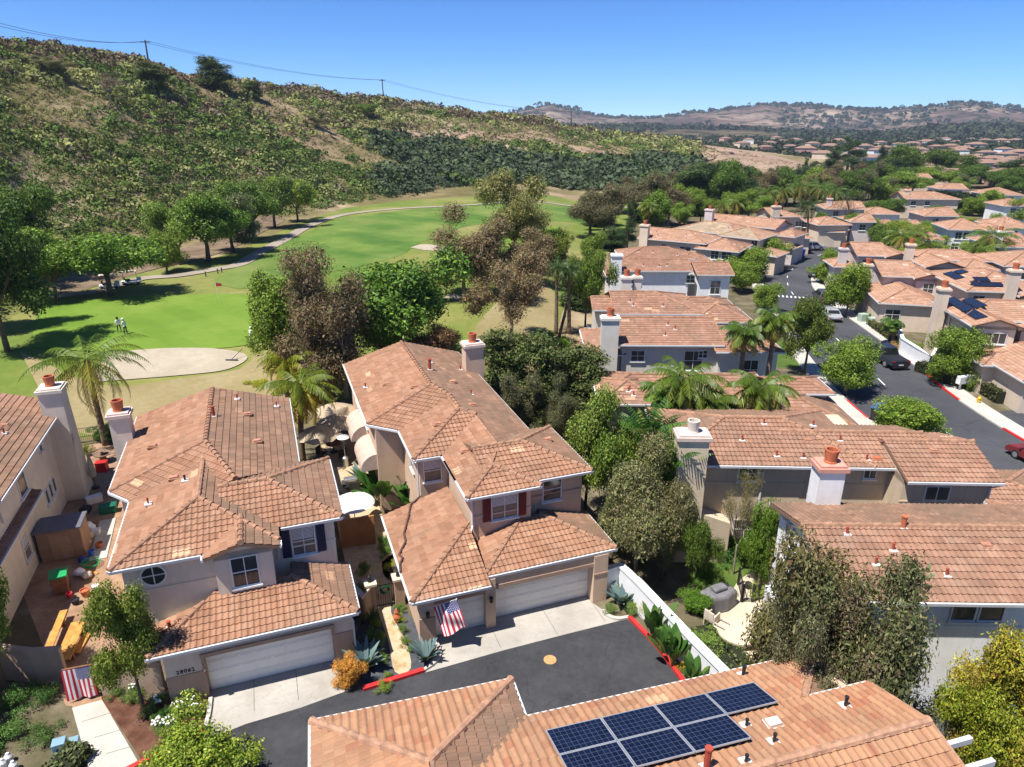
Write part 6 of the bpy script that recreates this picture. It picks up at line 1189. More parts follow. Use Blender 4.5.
# banana like clumps and succulents
for u, v, s, k, lab, nm in ((652, 640, 1.0, 'strelitzia', 'tall broad leaved plant by the red kerb, nearest the garages', 'broad_leaved_plant'), (662, 655, .8, 'strelitzia', 'broad leaved plant between its two taller neighbours by the red kerb', 'broad_leaved_plant'), (672, 668, .95, 'strelitzia', 'tall broad leaved plant in the middle of the red kerb bed', 'broad_leaved_plant'), (692, 690, .8, 'strelitzia', 'low broad leaved plant beside the solar roof eave', 'broad_leaved_plant'),
    (383, 508, .95, 'banana', 'big banana plant between the two front houses', 'banana_plant'), (398, 502, .9, 'banana', 'banana plant against the peach house wall', 'banana_plant'), (374, 500, .75, 'banana', 'banana plant behind the white patio canopy', 'banana_plant'), (410, 515, .6, 'banana', 'small banana plant under the peach house window', 'banana_plant'),
    (620, 604, 1.1, 'agave', 'blue grey agave in the bed beside the right garage pillar', 'agave'), (366, 668, 1.15, 'agave', 'blue grey agave beside the orange bush', 'agave'), (426, 660, .95, 'agave', 'blue grey agave in the kerbed corner under the flag', 'agave'), (376, 655, .6, 'agave', 'small agave behind the orange bush', 'agave'), (372, 622, .9, 'spiky', 'bright green spiky plant beside the gate pillar', 'spiky_plant'), (360, 480, 1.1, 'agave', 'agave under the patio umbrellas', 'agave'), (630, 465, 1.5, 'strelitzia', 'big leaved plant below the bright leafy tree', 'broad_leaved_plant'), (375, 640, .6, 'spiky', 'spiky plant on the slate chippings', 'spiky_plant')): blades(at(u, v), k, s, lab, nm)
# shrubs of the front beds
SH = [(350, 686, 1.4, 1.4, 'orange flowering bush on the driveway edge', (3.6, 1.2, 1.9)), (134, 700, .5, .9, 'white flowering shrub beside the tree trunk', None), (118, 694, .5, .8, 'white flowering shrub next to the flag draped gate', None), (150, 716, .5, .9, 'grey green shrub in the mulch', (1.3, 1.1, 1.2)), (163, 722, .55, .75, 'dark green clipped shrub in the mulch', (.5, .8, .6)), (182, 716, .5, .7, 'dark shrub beside the white hydrangeas', (.5, .8, .6)), (170, 735, .5, .9, 'pale shrub near the red kerb', (1.6, 1.3, 1)), (385, 690, .4, .7, 'small yellow green shrub in the chippings', (1.5, 1.3, .8)), (380, 650, .55, .8, 'round green shrub beside the flagstone walk', None), (372, 665, .4, .6, 'low shrub near the agave', (1.3, 1.1, .7)), (398, 622, .5, .7, 'yellow shrub against the peach garage wall', (2.2, 1.6, .8)), (404, 632, .5, .6, 'green shrub against the peach garage wall', None), (390, 570, .5, .9, 'dry yellow grass clump inside the gate', (2.2, 1.5, .8)), (385, 545, .7, .9, 'dark green shrub beside the walk', (.7, .9, .8)),
    (612, 612, .5, .9, 'low green shrub at the right garage pillar', None), (630, 612, .6, 1.2, 'green ground shrub by the red kerb corner', None), (640, 600, .9, .9, 'orange tipped shrub in the red kerb bed', (4.0, 1.9, .9)), (646, 615, .8, .9, 'yellow shrub in the red kerb bed', (3.2, 1.9, .8)), (620, 596, .7, 1.1, 'green shrub against the white wall', None), (684, 672, .6, .6, 'yellow orange shrub low by the kerb', (3.4, 1.7, .7)), (697, 612, 1.1, 1.5, 'dark green shrub behind the white wall', (.6, .8, .6)), (712, 600, 1.2, 1.2, 'bright green shrub beside the covered grill', None), (705, 590, 1.4, 1.5, 'shrub below the olive tree trunk', (.6, .8, .7)), (765, 582, 1.6, 1.6, 'leafy green shrub beside the white gable', (1, 1.3, .9)), (757, 598, .8, 1.1, 'yellow green shrub by the patio railing', (1.5, 1.3, .8)), (705, 640, .4, 2.0, 'ground cover shrub on the bank', (1.1, 1.1, .9)), (722, 560, 1.0, 2.2, 'dark shrub at the back of the lawn', (.5, .7, .6)), (742, 552, 1.1, 2.0, 'leafy shrub at the back lawn wall', (.6, .8, .6)), (700, 552, 1.2, 2.0, 'shrub left of the back lawn', (.7, .9, .7)),
    (20, 705, .9, 1.6, 'dark shrub by the front yard wall', (.6, .8, .7)), (48, 700, .8, 1.3, 'dark shrub beside the flag draped gate', (.5, .7, .6)), (10, 735, .7, 1.6, 'dim leafy shrub in the shaded yard', (.7, .9, .8)), (40, 740, .5, 1.4, 'low dim shrub by the utility boxes', (.5, .6, .5)), (270, 378, 1.4, 2.6, 'yellow green bush at the bunker edge', (1.4, 1.1, .8)), (258, 392, 1.2, 2.2, 'yellow bush behind the lilac house roof', (2.0, 1.4, .8)), (300, 380, 1.2, 2.4, 'yellow flowering bush under the gum trees', (2.2, 1.6, .7)), (320, 400, 1.2, 2., 'green bush below the gums', None), (352, 380, 1.4, 2.4, 'green bush between the gum trunks', (.8, 1, .8)), (545, 345, 1.6, 2.4, 'bright green bush behind the dry grass', None), (560, 352, 1.6, 2.2, 'green bush at the fence end', (.8, 1, .8)),
    (108, 440, 1.2, 2.2, 'dark shrub along the iron fence', (.4, .6, .5)), (88, 455, .8, 1., 'pale potted succulent in the side yard', (1.5, 1.3, 1)), (940, 424, .0, 0, '', None), (892, 350, .9, 1.6, 'pinkish shrub by the white court wall', (2.4, 1., 1.5)), (925, 352, 1., 2.2, 'yellow green shrub inside the white court wall', (1.3, 1.2, .8)), (880, 330, 1., 2., 'round shrub at the street side hedge', (1, .9, .8)), (868, 322, 1., 1.6, 'small shrub near the utility cabinet', (1, 1, .9)), (938, 382, .8, 1.6, 'low shrub at the street tree', (.5, .6, .5))]
for u, v, h, w, lab, tn in SH:
    if h: tree(at(u, v), h, w, ('round' if w > 1.25 and h > 1 else 'shrub')+str(1+(u % 3)), lab, name='shrub', cat='shrub', tint=tn, trunk=False)
for k, (u, v, h, w, tn) in enumerate(((376, 628, .45, .6, (1.2, 1.2, .8)), (380, 640, .4, .55, (1.6, 1.3, .8)), (383, 662, .45, .6, (1., 1.1, .9)), (388, 678, .3, .5, (1.3, 1.2, .8)), (400, 612, .45, .6, (.8, 1., .8)), (405, 645, .5, .6, (1.3, 1.2, .8)), (412, 652, .4, .5, (.9, 1.1, .9)), (372, 640, .6, .8, (.6, .8, .7)), (362, 596, .8, 1.0, (.6, .8, .6)), (366, 575, .9, 1.0, (.7, .9, .7)), (386, 556, .8, .9, (.9, 1.1, .8)))): tree(at(u, v), h, w, 'shrub'+str(k % 3+1), 'small mixed shrub planted along the flagstone walk', name='shrub', cat='shrub', group='shrubs edging the flagstone walk', tint=tn, trunk=False)
# flower heads on the white shrubs
WH = mat('white petals', (.75, .74, .66), .8)
for k, (u, v) in enumerate(((160, 706), (180, 712), (196, 716), (190, 708), (136, 692), (120, 690), (172, 728), (158, 730))):
    o = tree(at(u, v), .55, .95, 'shrub1', ('white hydrangea closest to the house number', 'white hydrangea second along the garage corner', 'white hydrangea nearest the driveway kerb', 'white hydrangea against the tan pillar', 'white hydrangea by the yard wall', 'white hydrangea beside the draped gate', 'white hydrangea low in the mulch', 'white hydrangea nearest the red kerb')[k], name='hydrangea', cat='plant', trunk=False)
    q = MB(); r = random.Random(k)
    for j in range(16):
        a = r.random()*6.28; d_ = .7*math.sqrt(r.random()); q.lathe([(.02, -.05), (.13, 0), (.11, .09), (.03, .13)], (math.cos(a)*d_, math.sin(a)*d_, .95+.28*(1-d_)), 6)
    link(bpy.data.objects.new('flowers', q.mesh('flowers', WH)), o)
# hedges
Hd = lambda name, uv, w, h, lab, **k: hedge(name, px(*uv), w, h, lab, **k)
Hd('hedge', ((947, 386), (962, 374), (980, 390), (1004, 404), (1020, 402)), 1.6, 1.2, 'clipped corner hedge behind the yellow hydrant', pal=((.05, .06, .015), (.08, .085, .02), (.11, .11, .035)))
Hd('hedge', ((870, 325), (884, 335), (905, 351), (928, 365), (945, 372)), 1.1, .9, 'long clipped hedge between the pavement and the white court wall', pal=((.06, .075, .016), (.09, .10, .024), (.12, .125, .035)))
Hd('hedge', ((918, 370), (935, 376), (955, 384)), 1.4, 1.0, 'dark low hedge under the clipped street tree', pal=((.03, .035, .012), (.05, .05, .018)))
Hd('hedge', ((596, 376), (650, 378)), 1.6, 1.3, 'pale green hedge below the grey row house chimney', pal=((.10, .15, .03), (.14, .19, .05)))
Hd('hedge', ((706, 616), (726, 644), (752, 676)), .6, .4, 'low hedge along the edge of the back patio', pal=((.05, .09, .02), (.09, .13, .03), (.13, .15, .05)))
Hd('hedge', ((699, 628), (718, 656), (736, 682)), 1.0, .15, 'ivy ground cover on the bank behind the white wall', pal=((.05, .09, .02), (.09, .12, .03), (.16, .14, .07)), dens=40)
Hd('hedge', ((50, 790), (82, 752)), 1.1, .55, 'low clipped hedge at the foot of the concrete walk', pal=((.08, .10, .03), (.12, .14, .045)))
Hd('hedge', ((925, 206), (955, 208), (968, 213)), 4, 4.5, 'long dark hedge across the back of the estate', pal=((.015, .03, .012), (.028, .045, .018)), dens=9, size=.7)
Hd('hedge', ((800, 226), (812, 226)), 2, 2, 'small hedge at the foot of the fan palm', pal=((.03, .05, .015), (.05, .08, .02)), dens=20, size=.4)
# far woodland in the valley: reads as one mass
def valley(rng, n):
    u = 560+520*rng.random(n); v = 131+48*rng.random(n)**.75; r = np.array([ray(a, b) for a, b in zip(u, v)]); t = -CAMH/np.minimum(r[:, 2], -.004); x = r[:, 0]*t; y = r[:, 1]*t
    az = np.arctan2(x, y); rr = np.hypot(x, y); onhill = (np.interp(az, _T[:, 0], _T[:, 3]) > .5) & (rr < np.interp(az, _T[:, 0], _T[:, 2])*1.4); d = fbm(x, y*.35, 130, 40); m = (~onhill) & (rr < 2300) & (d > .33) & (rr > 290)
    x, y = x[m], y[m]; n = len(x); rr = rr[m]; return x, y, (2.0+3.0*rng.random(n))*np.clip(rr/650, .7, 1.7), np.where(rng.random(n) < .55, 0, np.where(rng.random(n) < .6, 1, np.where(rng.random(n) < .6, 2, 3)))
scrub('valley_woodland', 9000, valley, [(.022, .035, .016), (.035, .05, .022), (.05, .06, .03), (.075, .075, .04)], seed=9, per=26, leaf=.7)

def far_trees(name, V, n, seed, size):
    """woods along the crest and in the folds of the far hills"""
    rng = np.random.default_rng(seed); a = (rng.random(n)**1.2*.62*V.shape[0]).astype(int); a[:n//4] = (.5+.06*rng.random(n//4))*V.shape[0]; b = rng.integers(0, V.shape[1], n); P = V[a, b]+rng.normal(0, 1, (n, 3))*np.array([25, 25, 0])
    m = (vnoise(P[:, 0], P[:, 1], 260, seed) > .42) | (np.arange(n) < n//4); P = P[m]; n = len(P); per = 14; S = size*(.5+rng.random(n)); d = rng.normal(0, 1, (n, per, 3)); d[..., 2] = abs(d[..., 2]); d /= np.linalg.norm(d, axis=2, keepdims=True)
    C = (P[:, None, :]+d*S[:, None, None]*np.array([1, 1, .9])).reshape(-1, 3); Vv, Q = leaf_cards(rng, C, d.reshape(-1, 3), 1., .8, .5); c = Vv.reshape(-1, 4, 3); cc = c.mean(1, keepdims=True); Vv = (cc+(c-cc)*np.repeat(S, per)[:, None, None]).reshape(-1, 3)
    tag(link(bpy.data.objects.new(name, mesh_np(name, Vv, Q, LEAF_DRY, tones(rng, len(Q), [(.03, .045, .02), (.045, .06, .028), (.06, .065, .035)])))), kind='stuff')
far_trees('far_hill_woods', FAR[0], 2300, 6, 9); far_trees('near_hill_woods', FAR[1], 2200, 7, 7)
# ------------------------------------------------------------------ walls, fences, vehicles, people and small things
ST_TAN = stucco('garden wall tan', (.42, .30, .21)); ST_WH = mat('white garden wall', (.74, .74, .74), .85, .05, 1.5, .2, 60)
WOOD = mat('orange timber', (.50, .24, .06), .8, .3, 3); BROWNW = mat('brown timber', (.20, .09, .045), .8, .3, 3); CANV = mat('beige canvas', (.40, .32, .22), .9, .08, 2); CANV_W = mat('white canvas', (.68, .67, .64), .8, .03)
def wallrun(name, pts, h, th, m, label, cap=None, cat='wall', z0=-.3):
    q = MB(); c = MB(); P2 = [Vector((p[0], p[1], 0)) for p in pts]
    L = ribbon(P2, th/2, -th/2); n = len(P2); a, b = L[:n], L[n:][::-1]
    for i in range(n-1):
        q.add([(*p.xy, z) for z in (z0, h) for p in (a[i], b[i], b[i+1], a[i+1])], [(3, 2, 1, 0), (4, 5, 6, 7), (0, 1, 5, 4), (1, 2, 6, 5), (2, 3, 7, 6), (3, 0, 4, 7)])
    o = q.build(name, m); tag(o, label, cat)
    if cap:
        L = ribbon(P2, th/2+.06, -th/2-.06); a, b = L[:n], L[n:][::-1]
        for i in range(n-1): c.add([(*p.xy, z) for z in (h+.002, h+.1) for p in (a[i], b[i], b[i+1], a[i+1])], [(3, 2, 1, 0), (4, 5, 6, 7), (0, 1, 5, 4), (1, 2, 6, 5), (2, 3, 7, 6), (3, 0, 4, 7)])
        c.build('cap', cap, o)
    return o
CAPW = mat('white wall cap', (.80, .80, .79), .8, .04)
wallrun('court_wall', [hB(8.8, .35), hB(9.75, .35)]+[at(640, 582, 1.75), at(692, 637, 1.75), at(727, 672, 1.75), at(775, 722, 1.75)], 1.65, .3, ST_WH, 'white garden wall along the red kerb bed beside the garages', CAPW)
wallrun('yard_wall', [at(8, 678), at(40, 682), at(69, 680)], 1.7, .2, ST_TAN, 'tan garden wall left of the flag draped gate', ST_TAN)
wallrun('yard_wall', [at(104, 694), at(128, 692), at(166, 690)], 1.6, .2, ST_TAN, 'tan garden wall between the draped gate and the lilac house', ST_TAN)
wallrun('court_wall', px((868, 318), (884, 330), (896, 340), (900, 352), (915, 362), (928, 371), (934, 362)), 1.5, .25, ST_WH, 'white curved court wall beside the tall tan chimney', CAPW)
wallrun('garden_wall', px((690, 548), (735, 542), (775, 545)), 1.0, .25, ST_DCH if False else S_DCH, 'low beige wall at the back of the small lawn', None)
wallrun('patio_wall', px((775, 640), (790, 655), (812, 690)), .6, .3, PAVE, 'low curved seat wall at the edge of the back patio', None)
def iron_fence(label, pts, h=1.3, n=None, name='iron_fence', m=None, z=0):
    m = m or BLACK; q = MB(); P2 = [Vector((p[0], p[1], z+float(gz(p[0], p[1])))) for p in pts]; e = empty(name, P2[0], 0, label, 'fence'); o = P2[0]
    for a, b in zip(P2[:-1], P2[1:]):
        for hh in (.12, h-.06): q.tube([a-o+Vector((0, 0, hh)), b-o+Vector((0, 0, hh))], .025, 4)
        k = max(2, int((b-a).length/.13))
        for i in range(k): p = a.lerp(b, i/k)-o; q.tube([p, p+Vector((0, 0, h))], .011, 4, cap=False)
    f = q.build('rails_and_bars', m, e); q.f and f
    for p in P2: MB().box(p.x-o.x-.05, p.x-o.x+.05, p.y-o.y-.05, p.y-o.y+.05, p.z-o.z-.1, p.z-o.z+h+.1).build('post', m, e)
    return e
iron_fence('black iron fence between the side yard and the golf course', [Vector((-39, 45.5, 0)), Vector((-34, 48, 0)), Vector((-28.5, 50.2, 0)), Vector((-23, 51.5, 0))])
iron_fence('dark iron fence along the dry grass behind the row houses', [Vector((3.5, 62, 0)), Vector((5.2, 72, 0)), Vector((6.6, 82, 0)), Vector((8.2, 96, 0)), Vector((10, 112, 0))], 1.5)
iron_fence('black railing of the back patio steps', [at(741, 602), at(752, 602), at(758, 600)], 1.0); iron_fence('side railing of the back patio steps', [at(738, 585), at(742, 602)], 1.0)
# gate with pillars, wreath
pA, pB = at(372, 609), at(400, 603)
def pillar(p, lab):
    e = empty('gate_pillar', p, R(19.7), lab, 'pillar'); MB().box(-.24, .24, -.24, .24, -.2, 1.55).build('shaft', ST_TAN, e); MB().box(-.32, .32, -.32, .32, 1.553, 1.68).build('cap', S_CR, e)
    q = MB(); q.lathe([(.10, 0), (.12, .05), (.09, .3), (.11, .33), (.02, .42)], (0, 0, 1.68), 8); q.build('lantern', BLACK, e); return e
pillar(pA, 'tan gate pillar with a lantern, on the lilac house side'); pillar(pB, 'tan gate pillar with a lantern, on the peach house side')
gd = (pB-pA); ge = empty('garden_gate', pA, math.atan2(gd.y, gd.x), 'black iron garden gate with a green wreath over the flagstone walk', 'gate'); L_ = gd.length
q = MB(); q.box(.26, L_-.26, -.02, .02, .08, .13); q.box(.26, L_-.26, -.021, .021, 1.3, 1.36); k = int((L_-.5)/.11)
for i in range(k+1): x = .27+(L_-.54)*i/k; q.tube([(x, 0, .08), (x, 0, 1.36)], .013, 5)
q.build('bars', BLACK, ge)
rngw = np.random.default_rng(3); a = rngw.random(260)*math.tau; C = np.stack([L_/2+np.cos(a)*.2+rngw.normal(0, .03, 260), -.05+rngw.normal(0, .03, 260), 1.05+np.sin(a)*.2+rngw.normal(0, .03, 260)], 1); V, Q = leaf_cards(rngw, C, np.tile([0, -1., .3], (260, 1)), .1)
link(bpy.data.objects.new('wreath', mesh_np('wreath', V, Q, LEAF, tones(rngw, 260, [(.02, .09, .03), (.03, .12, .04)]))), ge)
wallrun('screen_wall', [hA(8.0, 4.2), hA(8.6, 2.6), pA], 1.4, .2, ST_TAN, 'tan side wall running from the lilac house to the gate pillar', S_CR)
wallrun('terracotta_panel', [at(342, 548), at(376, 543)], 1.9, .12, mat('orange brown panel', (.42, .19, .07), .8, .15, 1.5), 'orange brown wall panel below the white patio canopy', None)
# flags
FR, FWH, FB = mat('flag red', (.48, .03, .05), .8, .05), mat('flag white', (.74, .70, .70), .8, .03), mat('flag blue', (.03, .04, .17), .8, .05)
def us_flag(name, fn, n=26, mm=26, parent=None):
    """fn(s, t): s along the stripes 0..1, t across from the canton edge 0..1"""
    V = [fn(i/n, j/mm) for j in range(mm+1) for i in range(n+1)]; Q = []; M_ = []
    for j in range(mm):
        for i in range(n): Q.append((j*(n+1)+i, j*(n+1)+i+1, (j+1)*(n+1)+i+1, (j+1)*(n+1)+i)); s_, t_ = (i+.5)/n, (j+.5)/mm; M_.append(2 if s_ < .4 and t_ < 7/13 else (0 if int(t_*13) % 2 == 0 else 1))
    st = []
    for r in range(9):
        for c in range(6 if r % 2 == 0 else 5):
            s0 = .4*((c+.5+(0 if r % 2 == 0 else .5))/6); t0 = 7/13*(r+.7)/9.4; a, b = Vector(fn(s0, t0)), Vector(fn(s0+.008, t0)); d1 = (Vector(fn(s0+.01, t0))-a).normalized(); d2 = (Vector(fn(s0, t0+.01))-a).normalized(); nn = d1.cross(d2).normalized(); w = (Vector(fn(1, 0))-Vector(fn(0, 0))).length*.016
            for sg in (1, -1):
                o = len(V); V += [tuple(a+nn*.004*sg+d1*math.cos(k*1.2566)*w+d2*math.sin(k*1.2566)*w) for k in range(5)]; st.append(tuple(range(o, o+5)))
    me = bpy.data.meshes.new(name); me.from_pydata([tuple(v) for v in V], [], Q+st)
    for m in (FR, FWH, FB): me.materials.append(m)
    me.polygons.foreach_set('material_index', M_+[1]*len(st)); me.update(); o = link(bpy.data.objects.new(name, me), parent)
    return o
# draped over the yard gate
g0, g1 = at(70, 700, 0), at(100, 694, 0); gt = 1.62
def drape(s, t):      # stripes hang down
    p = g0.lerp(g1, 1-t); nrm = Vector((.25, -1, 0)).normalized()
    wv = .05*math.sin(t*9)+.03*math.sin(t*17+s*3); return p+nrm*(.09+wv*s+.10*s)+Vector((0, 0, gt*(1-.93*s)+.03))
gg = MB(); gg.add([(*p.xy, z) for z in (-.1, gt) for p in (g0, g1, g1+Vector((-.02, .08, 0)), g0+Vector((-.02, .08, 0)))], [(3, 2, 1, 0), (4, 5, 6, 7), (0, 1, 5, 4), (1, 2, 6, 5), (2, 3, 7, 6), (3, 0, 4, 7)])
tag(gg.build('yard_gate', BROWNW), 'brown yard gate hidden behind a draped flag', 'gate')
tag(us_flag('draped_flag', drape), 'stars and stripes flag hung over the yard gate beside the front walk', 'flag')
# flag on a slanting pole at the peach house
fb = hB(-.62, -.02)+Vector((0, 0, 2.05)); dp = (Matrix.Rotation(R(19.7), 3, 'Z') @ Vector((1.1, -.75, 0))).normalized(); fe = empty('house_flag', fb, 0, 'stars and stripes flag on a slanting pole by the small garage door', 'flag')
pe = dp*1.45+Vector((0, 0, .8)); q = MB(); q.tube([(0, 0, 0), pe], .016, 6); q.lathe([(.03, -.03), (.03, .03)], tuple(pe), 6); q.build('pole', WHITE_TRIM, fe)
def hang(s, t):
    a = pe*(1-.8*t); sway = Matrix.Rotation(R(19.7), 3, 'Z') @ Vector((.35+.10*math.sin(t*6), -.45+.14*math.sin(s*7+t*4), 0)); return a+sway*s*.95+Vector((0, 0, -1.45*s*(.8+.2*s)+.07*math.sin(t*8)*s))
us_flag('cloth', hang, parent=fe)
fe2 = empty('small_flag', hA(1.5, -.03)+Vector((0, 0, 1.85)), R(19.9), 'small stars and stripes flag bunched on the garage pillar beside the house number', 'flag'); q = MB(); q.tube([(0, 0, 0), (.05, -.45, .25)], .012, 6); q.build('pole', BROWNW, fe2)
us_flag('cloth', lambda s, t: (.05*(1-t)+.10*math.sin(s*6)*s+.1*s, -.42+.34*t, .24-.19*t-.5*s), 14, 13, fe2)
# umbrellas, canopy, heater
def umbrella(p, r, h, lab, m=CANV, tilt=0, n=8):
    e = empty('patio_umbrella', p, random.random(), lab, 'umbrella'); q = MB(); vs = [(0, 0, h+.72)]; fs = []
    for k in range(n):
        a = k*math.tau/n; vs += [(math.cos(a)*r*.5, math.sin(a)*r*.5, h+.42), (math.cos(a)*r, math.sin(a)*r, h), (math.cos(a+math.pi/n)*r*.93, math.sin(a+math.pi/n)*r*.93, h+.07)]
    for k in range(n):
        a = 1+k*3; b = 1+((k+1) % n)*3; fs += [(0, a, b), (a, a+1, a+2), (a, a+2, b), (b, a+2, b+1)]
    vs2 = [(x, y, z-.02) for x, y, z in vs]; q.add(vs, fs); q.add(vs2, [f[::-1] for f in fs]); q.build('canopy', m, e); q = MB(); q.tube([(0, 0, 0), (0, 0, h+.62)], .025, 6); q.lathe([(.28, 0), (.28, .08), (.05, .12)], (0, 0, 0), 10); q.build('pole', BROWNW, e); return e
umbrella(at(322, 462, 0), 1.7, 2.2, 'beige patio umbrella nearest the palm trunk'); umbrella(at(341, 452, 0), 1.7, 2.4, 'beige patio umbrella nearest the stucco awning'); umbrella(at(338, 438, 0), 1.7, 2.3, 'beige patio umbrella farthest from the court, behind the others')
ce = empty('canopy', at(356, 530, 0), R(19.8), 'white patio canopy between the two front houses', 'canopy'); q = MB(); n = 14
q.lathe([(.05, 2.2), (.6, 2.16), (1.15, 2.02), (1.28, 1.9), (1.2, 1.9), (.6, 2.1), (.05, 2.15)], (0, 0, 0), 18); q.build('cover', CANV_W, ce); q = MB(); q.tube([(0, 0, 0), (0, 0, 2.2)], .03, 6); q.build('pole', STEEL, ce)
he = empty('patio_heater', at(346, 466, 0), 0, 'patio heater with a round white reflector beside the awning', 'heater'); q = MB(); q.lathe([(.02, .16), (.42, .04), (.46, 0), (.42, .0)], (0, 0, 2.3), 18); q.build('reflector', CANV_W, he); q = MB(); q.tube([(0, 0, 0), (0, 0, 2.3)], .035, 8); q.lathe([(.22, 0), (.22, .7), (.12, .78)], (0, 0, 0), 12); q.lathe([(.09, 1.95), (.11, 2.25)], (0, 0, 0), 10); q.build('stand', STEEL, he)
def table_set(p, lab):
    e = empty('patio_table', p, .3, lab, 'table'); q = MB(); q.lathe([(.55, .7), (.55, .74)], (0, 0, 0), 16); q.build('table_top', BROWNW, e); q = MB(); q.tube([(0, 0, 0), (0, 0, .7)], .05, 8); q.lathe([(.3, 0), (.3, .05)], (0, 0, 0), 12); q.build('pedestal', BLACK, e)
table_set(at(334, 452), 'dark round table in the shade of the umbrellas')
def chair(p, rz, lab, m, g=None):
    e = empty('patio_chair', p, rz, lab, 'chair', g); q = MB(); q.box(-.28, .28, -.28, .28, .36, .46); q.build('seat', m, e, bevel=.02); q = MB(); q.box(-.28, .28, .22, .3, .47, .95); q.build('backrest', m, e, bevel=.02)
    for x in (-.25, .25):
        for y in (-.25, .25): q = MB(); q.box(x-.025, x+.025, y-.025, y+.025, 0, .36); q.build('leg', m, e)
        q = MB(); q.box(x-.03, x+.03, -.28, .26, .62, .66); q.box(x-.025, x+.025, -.27, -.22, .46, .62); q.build('armrest', m, e)
CUSH = mat('pale wicker', (.55, .47, .38), .9, .2, 8); DARKM = mat('dark wicker', (.05, .045, .045), .7)
chair(at(322, 458), 1.2, 'dark patio chair on the umbrella side of the table', DARKM); chair(at(343, 460), -1.4, 'dark patio chair by the heater', DARKM)
# grill island by the peach house, dark urn
e = empty('barbecue', at(352, 492), R(20), 'steel barbecue against the peach house wall', 'barbecue'); q = MB(); q.box(-.6, .6, -.3, .3, 0, .85); q.build('cabinet', DARKM, e, bevel=.02); q = MB(); q.box(-.45, .45, -.27, .27, .86, 1.12); q.build('lid', STEEL, e, bevel=.08)
tag(MB().lathe([(.16, 0), (.3, .3), (.33, .55), (.22, .85), (.25, .92), (.18, .92), (.16, .6)], tuple(at(346, 498)), 14).build('urn', BLACK), 'black urn beside the barbecue', 'urn')
tag(MB().lathe([(.2, 0), (.28, .45), (.3, .5), (.25, .5), (.22, .3)], tuple(at(394, 577)), 12).build('planter', DARKM), 'dark planter beside the flagstone walk', 'planter')
tag(MB().lathe([(.1, 0), (.16, .2), (.12, .3), (.2, .35), (.1, .5), (.12, .62), (.04, .8)], tuple(at(397, 622)), 10).build('garden_statue', POT), 'small terracotta garden statue by the gate pillar', 'statue')
# side yard of the lilac house
SHED = mat('shed plastic brown', (.28, .17, .11), .7, .1); SHED_R = mat('shed roof grey', (.12, .12, .15), .6)
e = empty('storage_shed', at(68, 552), R(19.7), 'brown storage shed with a dark roof in the cluttered side yard', 'shed'); q = MB(); q.box(-1.1, 1.1, -.8, .8, 0, 1.9); q.build('body', SHED, e, bevel=.03); q = MB(); q.box(-1.2, 1.2, -.9, .9, 1.905, 2.02); q.build('roof', SHED_R, e, bevel=.03); q = MB(); q.box(-.5, .5, -.83, -.803, .1, 1.75); q.build('door', SHED_R if False else mat('shed door', (.33, .2, .13), .7), e)
GRN, BLU, BLK = mat('green plastic', (.02, .30, .10), .45), mat('blue plastic', (.04, .12, .42), .45), mat('black plastic', (.02, .02, .022), .5)
def bin_(p, rz, lab, body, lid, g=None, s=1.):
    e = empty('wheelie_bin', p, rz, lab, 'bin', g); e.scale = (s, s, s); q = MB(); q.add([(x*(.27 if z < .5 else .33), y*(.3 if z < .5 else .36), z) for z in (.08, .98) for x, y in ((-1, -1), (1, -1), (1, 1), (-1, 1))], [(3, 2, 1, 0), (4, 5, 6, 7), (0, 1, 5, 4), (1, 2, 6, 5), (2, 3, 7, 6), (3, 0, 4, 7)]); q.build('body', body, e, bevel=.03)
    q = MB(); q.box(-.36, .36, -.42, .37, .99, 1.07); q.tube([(-.28, .42, 1.0), (.28, .42, 1.0)], .02, 6); q.build('lid', lid, e, bevel=.03)
    for x in (-.27, .27): q = MB(); q.tube([(x-.03, .3, .12), (x+.03, .3, .12)], .12, 12); q.build('wheel', BLK, e)
bin_(at(63, 592), .5, 'wheelie bin with a bright green lid beside the brown shed', BROWNW, GRN, s=1.15)
CR = lambda p, rz, w, d_, h, m, lab, nm, cat: (lambda e: (MB().box(-w/2, w/2, -d_/2, d_/2, 0, h).build('box', m, e, bevel=.03), MB().box(-w/2-.03, w/2+.03, -d_/2-.03, d_/2+.03, h+.002, h+.05).build('lid', m, e, bevel=.02)))(empty(nm, p, rz, lab, cat))
CR(at(109, 512), R(20), .95, .55, .5, mat('dark green plastic', (.01, .12, .07), .5), 'dark green storage box beside the lilac house', 'storage_box', 'box')
CR(at(103, 471), R(10), .7, .55, .7, mat('red plastic', (.45, .02, .02), .5), 'red storage box near the iron fence', 'storage_box', 'box')
CR(at(95, 502), R(40), .9, .5, .4, mat('white plastic', (.7, .68, .66), .5), 'white cooler box amid the clutter', 'cooler_box', 'box')
rb = random.Random(8)
